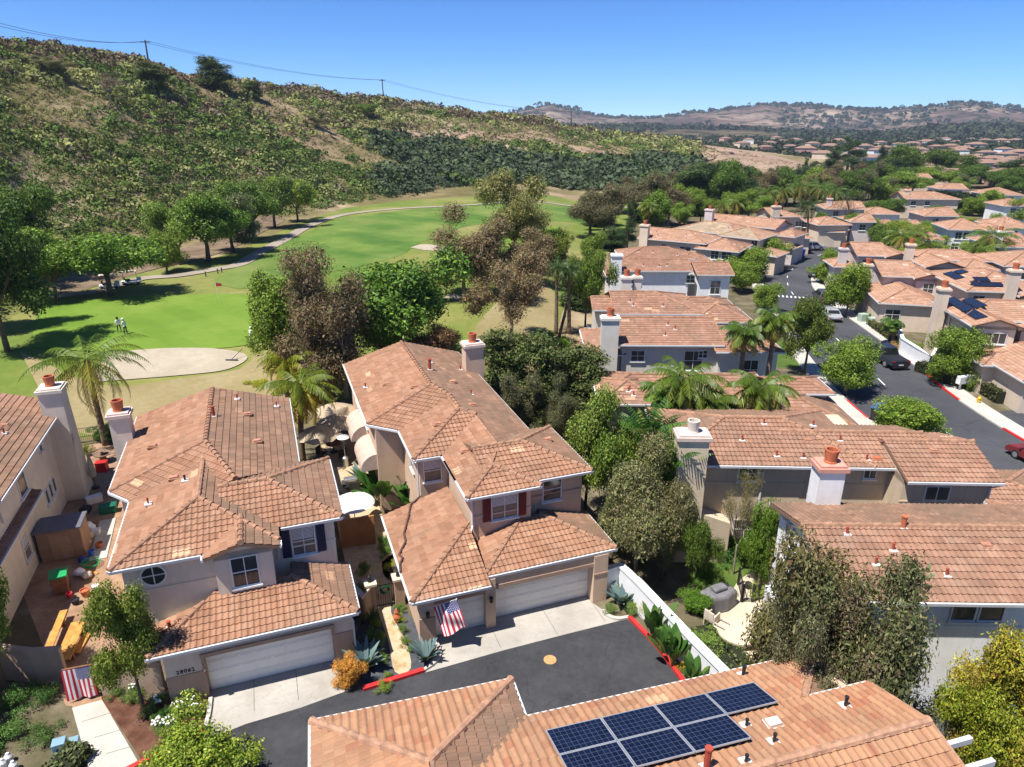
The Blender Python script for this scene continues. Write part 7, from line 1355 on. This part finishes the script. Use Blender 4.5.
for k, (u, v, c, lab, nm, cat) in enumerate(((78, 520, BLK, 'black bin bag heap piece under the left chimney', 'bin_bag', 'bag'), (86, 512, BLK, 'second black bin bag below the left chimney', 'bin_bag', 'bag'), (82, 530, ST_WH, 'white sack lying beside the black bags', 'sack', 'bag'), (90, 530, ST_WH, 'white bag in the middle of the side yard', 'sack', 'bag'), (84, 545, ST_WH, 'small white bag near the shed corner', 'sack', 'bag'), (80, 575, FWH, 'crumpled pale cloth beside the green lidded bin', 'cloth_bundle', 'cloth'), (88, 578, CUSH, 'beige bundle at the right of the green lidded bin', 'cloth_bundle', 'cloth'), (84, 562, FB, 'blue bundle at the shed door', 'cloth_bundle', 'cloth'))):
    me = bpy.data.meshes.new(nm); bm = bmesh.new(); bmesh.ops.create_icosphere(bm, subdivisions=3, radius=.38 if k < 5 else .28)
    for v_ in bm.verts: n_ = .75+.5*float(vnoise(v_.co.x*9+k, v_.co.y*9+v_.co.z*5, 1.7, k)); v_.co *= n_; v_.co.z = max(-.2, v_.co.z*.75)
    bm.to_mesh(me); bm.free(); me.materials.append(c); o = link(bpy.data.objects.new(nm, me)); o.location = at(u, v)+Vector((0, 0, .2)); tag(o, lab, cat)
for k, (a, b, hh, lab) in enumerate((((48, 664), (66, 618), .5, 'long orange timber plank nearest the shaded wall'), ((58, 668), (76, 626), .25, 'orange timber plank in the middle of the stack by the yard wall'), ((68, 668), (84, 628), .45, 'orange timber plank nearest the slender tree'), ((76, 655), (88, 634), .12, 'short pale timber offcut beside the planks'))):
    p, q_ = at(*a), at(*b); d_ = q_-p; L_ = d_.length; o = MB().box(0, L_, -.17, .17, hh-.06, hh).build('timber_plank', WOOD, None, loc=p, rz=math.atan2(d_.y, d_.x), bevel=.008); tag(o, lab, 'plank')
    for t in (.2, .8): MB().box(L_*t-.08, L_*t+.08, -.15, .15, 0, hh-.062).build('bearer', BROWNW, o)
e = empty('closed_umbrella', at(96, 488), 0, 'closed grey green garden umbrella in the side yard', 'umbrella'); MB().lathe([(.2, .9), (.24, 1.1), (.17, 1.9), (.06, 2.5), (.02, 2.6)], (0, 0, 0), 9).build('folded_canopy', mat('grey canvas', (.36, .34, .29), .9), e); MB().lathe([(.25, 0), (.25, .08), (.03, .1), (.03, 1)], (0, 0, 0), 9).build('stand', BLACK, e)
tag(MB().lathe([(.3, 0), (.5, .1), (.25, .2), (.2, .5), (.55, .62), (.6, .7), (.5, .66), (.1, .6), (.1, .9), (.3, .95), (.05, 1.0)], tuple(at(104, 462)), 16).build('garden_fountain', mat('brown ceramic', (.20, .13, .09), .7)), 'brown tiered fountain near the iron fence', 'fountain')
wallrun('stepping_strip', [at(98, 560, 0), at(108, 520, 0)], .06, .9, WALK, 'pale concrete strip along the lilac house wall', None, 'path')
def pot(p, r, h, m, lab, nm='flower_pot', cat='pot'): tag(MB().lathe([(r*.7, 0), (r, h*.85), (r*1.1, h*.87), (r*1.1, h), (r*.92, h), (r*.85, h*.8), (0, h*.78)], tuple(p), 14, cap=False).build(nm, m), lab, cat)
for u, v, r, h, m, lab, nm, cat in ((100, 548, .2, .35, POT, 'terracotta pot at the pale strip beside the lilac house', 'flower_pot', 'pot'), (92, 556, .17, .35, BLU, 'blue bucket in the middle of the side yard', 'bucket', 'bucket'), (86, 596, .22, .4, POT, 'terracotta pot near the slender tree top', 'flower_pot', 'pot'), (96, 590, .16, .3, ST_WH, 'white bucket by the lilac house wall', 'bucket', 'bucket'), (76, 604, .2, .3, BLK, 'black nursery pot behind the green lidded bin', 'nursery_pot', 'pot'), (90, 470, .2, .35, POT, 'terracotta pot by the iron fence', 'flower_pot', 'pot'), (112, 492, .25, .4, BROWNW, 'brown barrel planter beside the lilac house chimney', 'barrel_planter', 'planter'), (70, 598, .15, .32, FR, 'red bucket against the shaded wall', 'bucket', 'bucket')): pot(at(u, v), r, h, m, lab, nm, cat)
q = MB(); pts = [at(92, 566)+Vector((math.cos(a)*(.28+.01*a), math.sin(a)*(.28+.01*a), .03+.012*a)) for a in [i*.35 for i in range(70)]]; q.tube(pts, .018, 5); tag(q.build('garden_hose', GRN), 'coiled green garden hose on the side yard paving', 'hose')
CR(at(88, 538), R(55), .6, .4, .35, CUSH, 'beige cardboard box beside the white bags', 'cardboard_box', 'box'); CR(at(96, 534), R(15), .5, .35, .3, mat('white plastic', (.7, .68, .66), .5), 'small white box at the edge of the pale strip', 'cooler_box', 'box')
for k, (a, b, lab) in enumerate((((84, 570), (98, 574), 'loose pale board lying across the side yard'), ((78, 560), (94, 552), 'second loose board beside the shed'))):
    p, q_ = at(*a), at(*b); d_ = q_-p; tag(MB().box(0, d_.length, -.07, .07, .02, .06).build('loose_board', WOOD, None, p, math.atan2(d_.y, d_.x), bevel=.006), lab, 'plank')
# utility boxes, recycling bottles
for u, v, s, lab in ((62, 753, .85, 'larger blue grey utility box beside the concrete walk'), (76, 748, .65, 'smaller blue grey utility box nearest the concrete walk')): tag(MB().box(-.28*s, .28*s, -.25*s, .25*s, 0, .75*s).build('utility_box', mat('blue grey enamel', (.20, .33, .40), .5), None, at(u, v), .4, bevel=.03), lab, 'utility box')
for k, (u, v, lab) in enumerate(((4, 768, 'white water bottle nearest the corner of the dim yard'), (10, 762, 'white water bottle upper in the pile at the corner'), (15, 770, 'white water bottle right in the pile at the corner'))): tag(MB().lathe([(.14, 0), (.15, .3), (.06, .42), (.06, .46)], tuple(at(u, v)), 10).build('water_bottle', mat('white plastic', (.7, .68, .66), .5)), lab, 'bottle')
tag(MB().lathe([(.02, 0), (.30, .004), (.30, .02), (.0, .022)], tuple(at(550, 660)+Vector((0, 0, .005))), 20, cap=False).build('manhole_cover', mat('tan cast cover', (.44, .27, .11), .7, .2, 8)), 'tan round manhole cover in the asphalt court', 'manhole cover')
# back patio of the white house
e = empty('covered_grill', at(716, 606), R(25), 'grey cover draped over a grill island beside the back lawn', 'grill'); e.scale = (.8, .8, .9); q = MB(); q.add([(x, y, z) for z, s in ((0, 1.05), (.95, 1.0), (1.12, .82)) for x, y in ((-1.25*s, -.5*s), (.3*s, -.75*s), (1.25*s, -.45*s), (1.2*s, .45*s), (.2*s, .7*s), (-1.2*s, .5*s))], [tuple(range(5, -1, -1)), tuple(range(12, 18))]+[(i, (i+1) % 6, 6+(i+1) % 6, 6+i) for i in range(6)]+[(6+i, 6+(i+1) % 6, 12+(i+1) % 6, 12+i) for i in range(6)]); q.build('cover', mat('grey vinyl cover', (.16, .155, .165), .6, .25, 2), e, bevel=.08, smooth_=False); q = MB(); q.box(-.45, .55, -.3, .3, 1.11, 1.38); q.build('hood', mat('grey vinyl cover', (.16, .155, .165)), e, bevel=.1)
chair(at(711, 625), 2.2, 'pale cushioned chair nearest the covered grill', CUSH); chair(at(720, 633), .8, 'pale cushioned chair beside the round fire table', CUSH)
tag(MB().lathe([(.75, 0), (.8, .1), (.85, .32), (1.0, .36), (1.0, .46), (.0, .47)], tuple(at(737, 638)), 24, cap=False).build('fire_table', mat('sand stone', (.55, .46, .34), .9, .1, 3)), 'round sand coloured fire table on the back patio', 'table')
tag(MB().lathe([(.15, 0), (.2, .3), (.16, .34), (.12, .3)], tuple(at(748, 588)), 10).build('flower_pot', POT_IN), 'dark flower pot on the patio steps', 'pot')
chair(at(766, 640), -1.2, 'pale patio chair half hidden by the large olive tree', CUSH)
# satellite dishes
def dish(p, h, az, lab):
    e = empty('satellite_dish', p, az, lab, 'satellite dish'); q = MB(); q.tube([(0, 0, 0), (0, 0, h)], .03, 6); q.build('mast', STEEL, e); q = MB(); M = Matrix.Translation((0, -.12, h+.1)) @ Matrix.Rotation(R(60), 4, 'X'); n = 16; vs = []
    for r_, z in ((0.02, 0), (.2, .02), (.34, .07), (.42, .12)): vs += [M @ Vector((r_*math.cos(k*math.tau/n), r_*math.sin(k*math.tau/n), z)) for k in range(n)]
    fs = [(i*n+k, i*n+(k+1) % n, (i+1)*n+(k+1) % n, (i+1)*n+k) for i in range(3) for k in range(n)]; q.add(vs, fs); q.add([v+Vector((0, .02, -.01)) for v in vs], [f[::-1] for f in fs]); q.tube([M @ Vector((0, -.4, .1)), M @ Vector((0, 0, .5))], .012, 5); q.build('reflector', WHITE_TRIM, e)
dish(at(685, 468, 5.2), 1.0, .4, 'satellite dish beside the beige chimney'); dish(at(586, 372, 0), 4.2, .2, 'satellite dish left of the grey row house')
# terrace of the row house
tag(MB().box(-2.6, 2.6, -3.5, 3.5, 0, .6).build('terrace', TERR, None, at(590, 345), 0), 'terracotta terrace at the golf end of the row houses', 'terrace'); umbrella(at(594, 315), .7, 2.6, 'closed green umbrella on the row house terrace', GRN)
for k, (u, v) in enumerate(((584, 336), (590, 332), (597, 334), (588, 342))): chair(at(u, v, .6), k*1.5, ('pale terrace chair nearest the fence', 'pale terrace chair at the back of the terrace', 'pale terrace chair nearest the house', 'pale terrace chair at the front of the terrace')[k], CUSH)
# vehicles
TYRE = mat('tyre rubber', (.02, .02, .02), .8); RIM = mat('alloy', (.4, .4, .42), .35, metal=.6); HEADL = mat('headlamp', (.6, .6, .6), .15); TAIL = mat('tail lamp', (.30, .01, .01), .3); CARGL = mat('car glass', (.015, .018, .022), .06, spec=.8)
PLATE = mat('number plate', (.6, .6, .58), .5)
def car(p, rz, col, label, kind='sedan', name='parked_car', cat='car'):
    pm = mat('paint %.2f %.2f %.2f' % col, col, .28, .05, 1, spec=.6); L, Wd = {'sedan': (4.7, 1.8), 'suv': (4.8, 1.9), 'pickup': (5.6, 1.98)}[kind]
    if kind == 'sedan': low = [(-2.35, .35), (-2.33, .72), (-1.75, .92), (1.15, .95), (2.1, .84), (2.34, .62), (2.35, .32)]; top = [(-1.7, .92), (-.95, 1.40), (.35, 1.44), (1.25, .94)]
    elif kind == 'suv': low = [(-2.38, .4), (-2.38, .95), (-2.2, 1.02), (1.15, 1.05), (2.2, .95), (2.38, .75), (2.4, .38)]; top = [(-2.2, 1.02), (-1.85, 1.66), (.35, 1.72), (1.2, 1.04)]
    else: low = [(-2.8, .5), (-2.8, 1.05), (-.75, 1.07), (1.35, 1.1), (2.65, 1.02), (2.8, .85), (2.82, .45)]; top = [(-.85, 1.06), (-.6, 1.78), (.75, 1.82), (1.55, 1.1)]
    e = empty(name, p, rz, label, cat); hw = Wd/2
    def loft(prof, w0, w1, z0):
        n = len(prof); q = MB(); zmax = max(z for _, z in prof); vs = []
        for sd in (-1, 1):
            for x, z in prof: vs.append((x, sd*(w0+(w1-w0)*max(0, (z-z0))/max(.01, zmax-z0)), z))
        return q.add(vs, [tuple(range(n)), tuple(range(2*n-1, n-1, -1))]+[(i, n+i, n+(i+1) % n, (i+1) % n) for i in range(n)])
    loft(low, hw, hw*.97, .4).build('body', pm, e, bevel=.06)
    if kind == 'pickup':
        q = MB(); q.box(-2.72, -.85, -hw*.8, hw*.8, 1.0, 1.085); q.build('bed', BLK, e)
    cab = loft(top, hw*.96, hw*.74, top[0][1]).build('cabin', pm, e, bevel=.04)
    # glazing: slightly proud panels on the cabin sides, screen and rear
    a, b, c, d_ = [Vector((x, 0, z)) for x, z in top]; wz = lambda z: hw*.96+(hw*.74-hw*.96)*(z-top[0][1])/(max(b.z, c.z)-top[0][1])
    q = MB(); zb, zt = top[0][1]+.06, b.z-.09
    def xs(p_, q_, z): return p_.x+(q_.x-p_.x)*(z-p_.z)/(q_.z-p_.z)
    for sd in (-1, 1):
        x0b, x0t, x1b, x1t = xs(a, b, zb)+.12, xs(a, b, zt)+.1, xs(d_, c, zb)-.16, xs(d_, c, zt)-.1; xm = (x0t+x1t)/2
        for u0b, u0t, u1b, u1t in ((x0b, x0t, xm-.05, xm-.05), (xm+.05, xm+.05, x1b, x1t)): q.add([(u0b, sd*(wz(zb)+.008), zb), (u1b, sd*(wz(zb)+.008), zb), (u1t, sd*(wz(zt)+.008), zt), (u0t, sd*(wz(zt)+.008), zt)], [(0, 1, 2, 3) if sd < 0 else (3, 2, 1, 0)])
    for p_, q_, s_ in ((a, b, -1), (d_, c, 1)):
        q.add([(xs(p_, q_, zb)+s_*.012, -wz(zb)*.86, zb+.005), (xs(p_, q_, zb)+s_*.012, wz(zb)*.86, zb+.005), (xs(p_, q_, zt)+s_*.012, wz(zt)*.88, zt+.005), (xs(p_, q_, zt)+s_*.012, -wz(zt)*.88, zt+.005)], [(0, 1, 2, 3) if s_ > 0 else (3, 2, 1, 0)])
    q.build('windows', CARGL, e); wb = L*.29
    for x in (-wb, wb):
        for sd in (-1, 1):
            w = MB(); r_ = .34 if kind == 'sedan' else .39; y0 = sd*(hw-.2); y1 = sd*(hw+.015); w.tube([(x, y0, r_), (x, y1, r_)], r_, 18); wo = w.build('wheel', TYRE, e); w = MB(); w.tube([(x, y1-sd*.02, r_), (x, y1+sd*.008, r_)], r_*.6, 12); w.build('rim', RIM, wo)
    xf, xr = low[-2][0], low[1][0]; zl = low[-2][1]
    for sd in (-1, 1):
        q = MB(); q.box(xf-.12, xf+.012, sd*hw*.62-.17, sd*hw*.62+.17, zl-.1, zl+.05); q.build('headlight', HEADL, e, bevel=.02); q = MB(); q.box(xr-.012, xr+.08, sd*hw*.78-.12, sd*hw*.78+.12, low[1][1]-.2, low[1][1]-.02); q.build('tail_light', TAIL, e, bevel=.02)
        q = MB(); q.box(top[-1][0]-.32, top[-1][0]-.16, sd*(hw+.02)-.08, sd*(hw+.02)+.08, top[-1][1]+.02, top[-1][1]+.16); q.build('mirror', pm, e, bevel=.02)
    MB().box(xr-.02, xr+.02, -.25, .25, .55, .67).build('number_plate', PLATE, e); q = MB(); q.box(low[-1][0]-.1, low[-1][0]+.03, -hw*.8, hw*.8, .3, .45); q.box(low[0][0]-.03, low[0][0]+.1, -hw*.8, hw*.8, .3, .48); q.build('bumper', BLK, e)
    return e
car(at(884, 362), R(94), (.02, .024, .035), 'dark navy pickup truck parked at the right kerb', 'pickup', 'pickup_truck', 'truck'); car(at(815, 276), R(62), (.02, .03, .05), 'dark blue car driving round the street bend', 'sedan', 'moving_car')
car(at(812, 250), R(10), (.42, .42, .44), 'silver car in the driveway beside the tall fan palm', 'suv'); car(at(829, 318), R(84), (.30, .31, .32), 'grey car parked at the right kerb behind the round tree', 'sedan'); car(at(822, 301), R(80), (.05, .05, .055), 'black car parked at the kerb farther up, under the round tree', 'suv')
car(at(765, 268), R(10), (.02, .02, .022), 'black car in the driveway under the round street trees', 'suv'); car(at(757, 273), R(8), (.6, .6, .6), 'white car in the driveway beside the black one', 'sedan'); car(at(1040, 466), R(98), (.16, .02, .025), 'red car cut off at the right edge of the street', 'sedan', 'moving_car'); car(at(983, 206), R(5), (.25, .02, .03), 'red car far up the estate by the white houses', 'sedan'); car(at(900, 204), R(-20), (.65, .65, .65), 'white car far back below the pale chimney house', 'suv'); car(at(912, 266), R(5), (.03, .14, .3), 'blue car tucked behind the lavender house', 'sedan'); car(at(1004, 222), R(5), (.03, .03, .035), 'black car beside the round tree far right', 'suv')
# kerbside bins, hydrant, mailboxes, cabinets
bin_(at(876, 422), .3, 'black wheelie bin with a blue lid at the left kerb, nearer', BLK, BLU, s=1.2); bin_(at(879, 419), .2, 'black wheelie bin with a blue lid behind the nearer one', BLK, BLU, s=1.2); bin_(at(795, 259), .2, 'blue recycling bin, left of two at the bend', BLU, BLU, s=1.4); bin_(at(801, 257), .2, 'blue recycling bin, right of two at the bend', BLU, BLU, s=1.4); bin_(at(779, 266), .2, 'black bin alone at the kerb of the bend', BLK, BLK, s=1.3); bin_(at(761, 284), .2, 'black bin at the kerb beside the crosswalk', BLK, BLK, s=1.3); bin_(at(872, 322), .2, 'green topped bin by the right hedge', BLK, GRN)
YEL = mat('yellow enamel', (.62, .42, .02), .5); e = empty('fire_hydrant', at(978, 404), 0, 'yellow fire hydrant on the grass by the corner hedge', 'hydrant'); q = MB(); q.lathe([(.17, 0), (.17, .05), (.12, .07), (.12, .5), (.16, .52), (.15, .6), (.06, .72), (.03, .78)], (0, 0, 0), 12); q.build('barrel', YEL, e)
for a in (0, math.pi/2, math.pi): q = MB(); q.tube([(math.cos(a)*.1, math.sin(a)*.1, .4), (math.cos(a)*.22, math.sin(a)*.22, .4)], .06, 8); q.build('outlet', YEL, e)
e = empty('mailbox_cluster', at(963, 390), .3, 'white cluster mailbox on posts beside the corner hedge', 'mailbox')
for x in (-.5, .5):
    q = MB(); q.box(x-.42, x+.42, -.22, .22, .7, 1.45); bo = q.build('mailbox', ST_WH, e, bevel=.03); q = MB(); q.box(x-.06, x+.06, -.06, .06, 0, .7); q.build('post', ST_WH, e)
    for i in range(3):
        for j in range(3): q = MB(); q.box(x-.38+i*.26, x-.16+i*.26, -.235, -.221, .76+j*.22, .94+j*.22); q.build('mailbox_door', PLATE, bo)
for u, v, lab in ((862, 322, 'pale green utility cabinet between the hedge shrubs'), (872, 326, 'second pale green utility cabinet nearer the pavement')): tag(MB().box(-.5, .5, -.4, .4, 0, 1.1).build('utility_cabinet', mat('pale green enamel', (.33, .42, .34), .5), None, at(u, v), .2, bevel=.04), lab, 'cabinet')
# power poles and lines on the ridge
POLEM = mat('pole timber', (.07, .065, .07), .9); tops = []
for (ub, vb, ut, vt, lab) in ((149, 66, 145, 40, 'power pole on the hill crest, nearest'), (384, 103, 382, 79, 'power pole halfway along the ridge'), (572, 128, 571, 111, 'power pole at the low end of the ridge')):
    r = ray(ub, vb); az_ = math.atan2(r[0], r[1]); rr_ = float(np.interp(az_, _T[:, 0], _T[:, 2]))*.99; x_, y_ = math.sin(az_)*rr_, math.cos(az_)*rr_; p = Vector((x_, y_, float(gz(x_, y_)))); r = ray(ut, vt); t = math.hypot(p.x, p.y)/math.hypot(r[0], r[1]); top = Vector((r[0]*t, r[1]*t, CAMH+r[2]*t)); e = empty('power_pole', p, 0, lab, 'power pole'); d_ = top-p
    q = MB(); q.tube([(0, 0, -2), d_], [.32, .22], 8); q.build('pole', POLEM, e); q = MB(); q.box(d_.x-1.5, d_.x+1.5, d_.y-.12, d_.y+.12, d_.z-.7, d_.z-.4); q.build('crossarm', POLEM, e); tops.append(top+Vector((0, 0, -.4)))
def wire(a, b, sag, off, lab):
    pts = [a.lerp(b, k/24)+Vector((off, 0, -sag*4*(k/24)*(1-k/24))) for k in range(25)]; q = MB(); q.tube(pts, .05, 5); tag(q.build('power_line', POLEM), lab, 'cable')
r = ray(-40, 14); t = 185/math.hypot(r[0], r[1]); w0 = Vector((r[0]*t, r[1]*t, CAMH+r[2]*t)); wl = [w0]+tops; r = ray(690, 113); t = 640/math.hypot(r[0], r[1]); wl.append(Vector((r[0]*t, r[1]*t, CAMH+r[2]*t)))
nm_ = ('beyond the left edge to the nearest hill pole', 'from the nearest hill pole to the ridge pole', 'from the ridge pole to the low end pole', 'from the low end pole onward down the valley')
for i in range(4):
    for off, sd in ((-1.3, 'upper'), (1.3, 'lower')): wire(wl[i], wl[i+1]+Vector((0, 0, 0)), 2+i*.5, off, sd+' power line '+nm_[i]) if i < 3 else None
# golf: players, flag, carts, rake, stones
SKIN = mat('skin', (.45, .27, .19), .6); SHIRT = mat('white polo', (.72, .72, .72), .8); TROU = mat('dark trousers', (.025, .028, .035), .8); TROU2 = mat('grey trousers', (.10, .10, .11), .8); HAIR = mat('dark hair', (.03, .022, .018), .7); CAPM = mat('white cap', (.75, .75, .75), .7)
def person(p, rz, label, trousers, cap, club=True, lean=12):
    """one continuous skinned body standing at address, legs apart, arms forward holding a club"""
    ln = R(lean); tip = lambda x, y, z: (x, y-(z-.95)*math.sin(ln) if z > .95 else y, .95+(z-.95)*math.cos(ln) if z > .95 else z)
    J = [(0, 0, .95), tip(0, 0, 1.15), tip(0, 0, 1.38), tip(0, 0, 1.50), tip(0, -.02, 1.60), tip(0, -.03, 1.74), tip(.19, 0, 1.42), tip(.21, -.14, 1.16), tip(.05, -.38, 1.0), tip(-.19, 0, 1.42), tip(-.21, -.14, 1.16), tip(-.03, -.38, .98), (.11, .0, .9), (.14, -.05, .5), (.16, .02, .09), (.17, -.15, .05), (-.11, .0, .9), (-.14, -.05, .5), (-.16, .02, .09), (-.17, -.15, .05)]
    E_ = [(0, 1), (1, 2), (2, 3), (3, 4), (4, 5), (2, 6), (6, 7), (7, 8), (2, 9), (9, 10), (10, 11), (0, 12), (12, 13), (13, 14), (14, 15), (0, 16), (16, 17), (17, 18), (18, 19)]
    rad = [.15, .14, .155, .06, .085, .10, .075, .05, .04, .075, .05, .04, .10, .07, .05, .045, .10, .07, .05, .045]
    me = bpy.data.meshes.new('person_body'); me.from_pydata(J, E_, []); o = bpy.data.objects.new('person_body', me); COL.objects.link(o); o.modifiers.new('s', 'SKIN'); sv = me.skin_vertices[0].data
    for i, r_ in enumerate(rad): sv[i].radius = (r_, r_*.82); sv[i].use_root = i == 0
    sb = o.modifiers.new('d', 'SUBSURF'); sb.levels = sb.render_levels = 2; m2 = bpy.data.meshes.new_from_object(o.evaluated_get(bpy.context.evaluated_depsgraph_get())); bpy.data.objects.remove(o)
    m2.materials.clear()
    for m in (SKIN, SHIRT, trousers, TYRE): m2.materials.append(m)
    arm_z = tip(0, -.14, 1.16)[2]
    for f in m2.polygons:
        z, y, x = f.center.z, f.center.y, f.center.x; f.use_smooth = True; f.material_index = 3 if z < .1 else (2 if z < .93 and y > -.28 else (0 if z > tip(0, 0, 1.5)[2] or (y < -.22 and z < arm_z+.02 and z > .8) else 1))
    b = link(bpy.data.objects.new('person', m2)); b.location = p; b.rotation_euler = (0, 0, rz); tag(b, label, 'person'); hd = Vector(tip(0, -.03, 1.70))
    q = MB(); q.lathe([(.112, -.02), (.118, .04), (.10, .10), (.05, .135), (.0, .14)], tuple(hd), 12, cap=False); q.lathe([(.114, -.10), (.116, -.02)], tuple(hd+Vector((0, .012, 0))), 10, cap=False) if not cap else q.box(hd.x-.08, hd.x+.08, hd.y-.22, hd.y-.09, hd.z+.0, hd.z+.02); q.build('cap' if cap else 'hair', CAPM if cap else HAIR, b); q = MB()
    for sd in (-1, 1): q.box(hd.x+sd*.035-.012, hd.x+sd*.035+.012, hd.y-.112, hd.y-.09, hd.z-.03, hd.z-.012)
    q.build('eyes', HAIR, b); q = MB(); q.add([(hd.x-.014, hd.y-.1, hd.z-.075), (hd.x+.014, hd.y-.1, hd.z-.075), (hd.x, hd.y-.13, hd.z-.07), (hd.x, hd.y-.1, hd.z-.03)], [(0, 1, 2), (0, 2, 3), (2, 1, 3)]); q.build('nose', SKIN, b)
    if club:
        hands = Vector(tip(.01, -.40, .99)); c = MB(); hw = b.matrix_basis @ hands; foot = b.matrix_basis @ Vector((.02, -.85, .03)); c.tube([hands*0, foot-hw], .012, 5); c.box(foot.x-hw.x-.05, foot.x-hw.x+.05, foot.y-hw.y-.02, foot.y-hw.y+.02, foot.z-hw.z-.01, foot.z-hw.z+.03); tag(c.build('golf_club', STEEL, None, hw), 'golf club held by the '+label.split(' in ')[0]+(' by himself' if cap and trousers is TROU2 else (' in a cap' if cap else ' without a cap')), 'golf club')
    return b
person(gat(120, 333), .5, 'bare headed golfer in a white polo on the putting green', TROU, False); person(gat(126.5, 335), -1.9, 'capped golfer in a white polo beside the bare headed one', TROU, True, True, 5); person(gat(251.5, 344), 2.4, 'lone golfer in a white cap beside the round green tree', TROU2, True, True, 8)
gf = gat(218, 299); e = empty('golf_flag', gf, 0, 'red flag on the golf hole pin', 'golf flag'); MB().tube([(0, 0, 0), (0, 0, 2.1)], .02, 6).build('pin', CAPM, e); q = MB(); q.add([(0, 0, 2.1), (.7, .1, 1.95), (.65, .12, 1.65), (0, 0, 1.6), (0, .02, 2.1), (.7, .12, 1.95), (.65, .14, 1.65), (0, .02, 1.6)], [(0, 1, 2, 3), (7, 6, 5, 4)]); q.build('flag_cloth', FR, e)
p = gat(232, 362); q = MB(); q.tube([(0, 0, .12), (.8, 1.0, .9)], .03, 5); q.box(-.6, .6, -.05, .05, .02, .12); tag(q.build('bunker_rake', POLEM, None, p+Vector((0, 0, .15))), 'bunker rake leaning in the large sand bunker', 'rake')
def cart(p, rz, lab):
    e = empty('golf_cart', p, rz, lab, 'golf cart'); q = MB(); q.box(-1.2, 1.2, -.58, .58, .3, .62); q.box(.7, 1.25, -.5, .5, .62, .95); q.build('body', CAPM, e, bevel=.08); q = MB(); q.box(-.75, -.1, -.52, .52, .63, .8); q.box(-.85, -.72, -.52, .52, .8, 1.2); q.build('seat', DARKM, e, bevel=.04); q = MB(); q.box(-1.05, .8, -.6, .6, 1.85, 1.93); q.build('canopy', CUSH, e, bevel=.03)
    for x in (-.95, .75):
        for y in (-.52, .52): q = MB(); q.tube([(x, y, .6), (x*.95, y, 1.85)], .02, 5); q.build('canopy_post', BLACK, e)
    for x in (-.8, .8):
        for sd in (-1, 1): q = MB(); q.tube([(x, sd*.48, .23), (x, sd*.62, .23)], .23, 12); q.build('wheel', TYRE, e)
cart(gat(132, 285), .5, 'golf cart parked under the wide tree, nearer the path'); cart(gat(110, 289), .4, 'golf cart parked behind the other one under the wide tree')
for k, (u, v) in enumerate(((218, 274), (222, 273), (206, 277))): tag(MB().tube([(0, 0, 0), (0, 0, .8)], .09, 8).build('path_marker', POLEM, None, gat(u, v)), ('left marker post on the cart path edge', 'middle marker post on the cart path edge', 'outer marker post by the cart path')[k], 'post')
rl = np.random.default_rng(12); n_ = 380; xx = rl.random(n_)**1.6*1.3-.35; yy = rl.random(n_)*1.5-.3; P_ = [hA(float(x), float(y)) for x, y in zip(xx, yy)]; C = np.array([(p_.x, p_.y, 3.09+.3*max(0, min(x+.42, y+.4))) for p_, x, y in zip(P_, xx, yy)])
V, Q = leaf_cards(rl, C, np.tile([0, 0, 1.], (n_, 1)), .11); tag(link(bpy.data.objects.new('fallen_leaves', mesh_np('fallen_leaves', V, Q, LEAF, tones(rl, n_, [(.14, .06, .04), (.09, .04, .03), (.2, .11, .07)])))), kind='stuff')
# haze over the whole district
hz = MB(); hz.box(-5200, 5200, -200, 4700, -4, 190); ho = hz.build('haze', bpy.data.materials.new('air')); tag(ho, kind='stuff'); m = ho.data.materials[0]; m.use_nodes = True; nt = m.node_tree
nt.nodes.remove(nt.nodes['Principled BSDF']); pv = nt.nodes.new('ShaderNodeVolumePrincipled'); pv.inputs['Color'].default_value = (.72, .82, 1, 1); pv.inputs['Density'].default_value = .0001; pv.inputs['Anisotropy'].default_value = .2; nt.links.new(pv.outputs[0], nt.nodes['Material Output'].inputs['Volume'])
